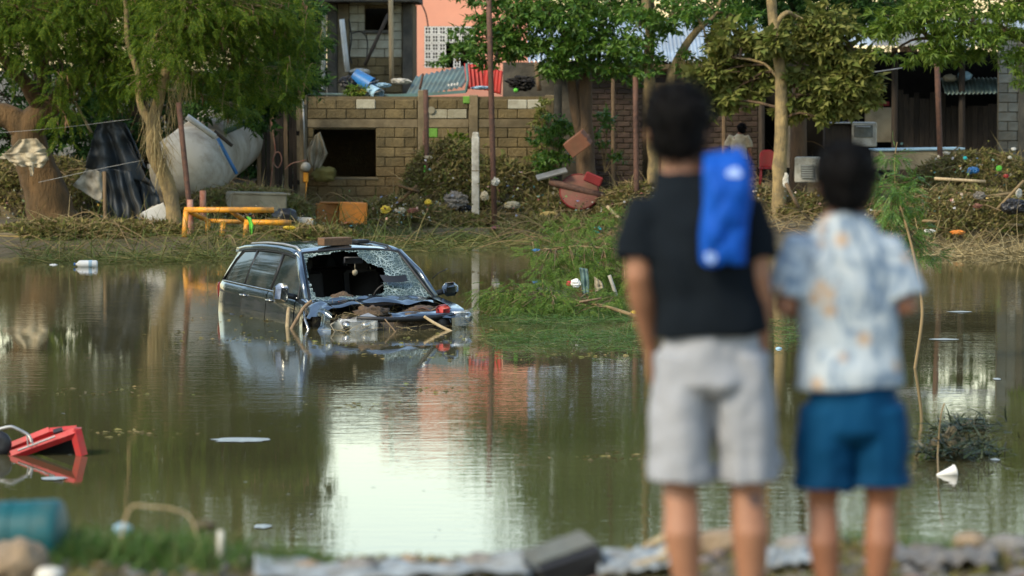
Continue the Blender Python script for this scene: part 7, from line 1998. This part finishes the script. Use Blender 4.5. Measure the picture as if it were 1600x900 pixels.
# bank grass and litter
def bank_grass(name, label, areas, seed, ln, w, m=m_grass_grn):
    r = np.random.default_rng(seed); pos = []
    for px, Y, sx, sy, n in areas:
        x = (px - 800) / FPX * Y
        a = np.stack([r.normal(x, sx, n), r.normal(Y, sy, n), np.zeros(n)], 1)
        a[:, 2] = [ground_z(u, v) - .01 for u, v in a[:, :2]]
        pos.append(a)
    p = np.concatenate(pos); n = len(p)
    d = np.stack([r.normal(0, .5, n), r.normal(0, .5, n), np.ones(n)], 1)
    return tag(blades(name, p, d, r.uniform(ln[0], ln[1], n), w, m, None, .7, 3, r), label, "grass", kind="stuff")
bank_grass("grass", "green grass on the bank beside the teal bucket", [(160, 13.5, .12, .12, 1100), (240, 13.5, .12, .12, 1300), (300, 13.5, .08, .2, 500), (110, 13.5, .05, .15, 250)], 1, (.06, .18), .05)
bank_grass("grass", "low grass tuft on the bank left of the white reflection", [(420, 13.5, .08, .1, 420), (480, 13.5, .06, .1, 350), (380, 13.5, .05, .15, 200)], 2, (.05, .12), .05)
bank_grass("grass", "low grass behind the boy's legs at the right", [(1350, 13.7, .2, .12, 900), (1470, 13.7, .12, .12, 400), (1240, 13.7, .1, .2, 200)], 3, (.05, .13), .05)
r = np.random.default_rng(12)
n = 5200
p = np.stack([r.uniform(-2.2, 2.2, n), r.uniform(12.2, 14.6, n), np.zeros(n)], 1); p[:, 2] = [ground_z(a, b) + .004 for a, b in p[:, :2]]
d = np.stack([r.normal(0, 1, n), r.normal(0, 1, n), r.normal(.05, .12, n)], 1)
V, F = scatter(LEAVES['cluster'][0], LEAVES['cluster'][1], p, d, r.uniform(.015, .045, n), r=r)
tag(fast("leaf_litter", V, F, m_litter), "fallen leaves and chips scattered over the near bank", "litter", kind="stuff")
mb = MB()
rr = random.Random(8)
for k in range(620):
    px = rr.uniform(-40, 1640); Y = rr.uniform(12.5, 14.4)
    if px < 950 and rr.random() < .45: continue
    s = rr.uniform(.008, .03) * (1.25 if px > 1380 else 1)
    mb.blob(gn(px, Y, s * .3), (s * rr.uniform(.8, 1.6), s, s * .7), k, .3, 1.6, 1)
m_grav = mat("mixed_gravel", (.12, .11, .10), (.07, .065, .06), 5, .9, .2, island=[(.07, .065, .06), (.2, .19, .18), (.15, .08, .06), (.09, .11, .12)])
tag(mb.build("gravel", m_grav, None, True), "grey and reddish rubble chips along the near bank", "gravel", kind="stuff")
# flecks on the water
r = np.random.default_rng(15); n = 150
py = 400 + 440 * r.random(n) ** 1.3; px = r.uniform(0, 1600, n)
V, F = [], []
for a, b in zip(px, py):
    c = PW(a, b, .005); s = r.uniform(.005, .016); i = len(V)
    V += [(c.x - s * 1.6, c.y, c.z), (c.x, c.y - s, c.z), (c.x + s * 1.6, c.y, c.z), (c.x, c.y + s, c.z)]; F.append([i, i + 1, i + 2, i + 3])
tag(fast("water_flecks", V, F, m_foam), "tiny pale flecks floating all over the flood water", "flecks", kind="stuff")

# small coloured scraps in the flood rubbish: too many and too small to count
r = np.random.default_rng(33); V, F = [], []
def scraps(name, label, areas, seed):
    r = np.random.default_rng(seed); pos = []
    for px, py, Y, sx, sz, n in areas:
        c = np.array(P(px, py, Y))
        a = c + np.stack([r.normal(0, sx, n), r.normal(-.3, .35, n), r.normal(0, sz, n)], 1)
        g = np.array([max(0.0, ground_z(u, v)) for u, v in a[:, :2]]); a[:, 2] = np.maximum(a[:, 2], g + .03)
        pos.append(a)
    p = np.concatenate(pos); n = len(p)
    d = r.normal(0, 1, (n, 3))
    TV = np.array([[-.5, -.4, 0], [.5, -.5, .12], [.45, .4, -.1], [-.4, .5, .15], [0, 0, .28]]); TF = np.array([[0, 1, 4], [1, 2, 4], [2, 3, 4], [3, 0, 4]])
    V, F = scatter(TV, TF, p, d, r.uniform(.018, .06, n), r=r)
    m = mat(name + "_colours", (.3, .27, .2), (.2, .18, .13), 8, .8, 0, island=[(.4, .37, .3), (.05, .12, .3), (.5, .47, .38), (.35, .04, .03), (.3, .26, .18), (.03, .25, .25), (.15, .1, .06), (.45, .28, .03), (.1, .22, .04), (.2, .16, .1)])
    tag(fast(name, V, F, m), label, "scraps", kind="stuff")
scraps("rubbish_scraps", "tiny coloured rubbish scraps strewn over the middle debris heaps", [(620, 325, 75.4, .7, .12, 90), (690, 300, 76.2, .5, .3, 50), (800, 305, 76.2, .6, .2, 50), (900, 320, 75.3, .7, .12, 50), (560, 350, 74, .8, .05, 30)], 1)
scraps("rubbish_scraps", "tiny coloured rubbish scraps strewn along the left shore", [(60, 310, 73, .8, .25, 90), (130, 330, 72.4, .5, .15, 40), (420, 335, 71, .8, .1, 60), (330, 350, 71, .5, .1, 40)], 2)
scraps("rubbish_scraps", "tiny coloured rubbish scraps strewn over the right debris heaps", [(1520, 260, 75.2, .8, .2, 70), (1500, 320, 69.4, .9, .15, 50), (1270, 310, 73.6, .8, .08, 50), (1160, 300, 75.6, .6, .08, 30), (1010, 310, 74.4, .5, .12, 30)], 3)

# leaves and straw drifting in loose lines on the water
r = np.random.default_rng(71); pts = []
for k in range(26):
    cx, cy = r.uniform(0, 1600), 405 + 330 * r.random() ** 1.5
    if k < 10: cx, cy = [(345, 520), (420, 530), (520, 536), (640, 536), (740, 530), (780, 515), (900, 555), (130, 420), (250, 418), (1480, 415)][k]
    m_ = int(r.integers(14, 46)); sp = r.uniform(25, 80)
    for _ in range(m_): pts.append(PW(cx + r.normal(0, sp), cy + r.normal(0, 3.5), .006))
p = np.array([list(q_) for q_ in pts]); n = len(p)
d = np.stack([r.normal(0, 1, n), r.normal(0, 1, n), r.normal(0, .06, n)], 1)
LV, LF = t_leaf(1, .4, .05, .05)
V, F = scatter(LV, LF, p, d, r.uniform(.025, .09, n), r=r); V[:, 2] = np.clip(V[:, 2], .003, .03)
tag(fast("drifting_litter", V, F, m_litter), "brown leaves and straw bits drifting in loose lines on the flood water", "litter", kind="stuff")
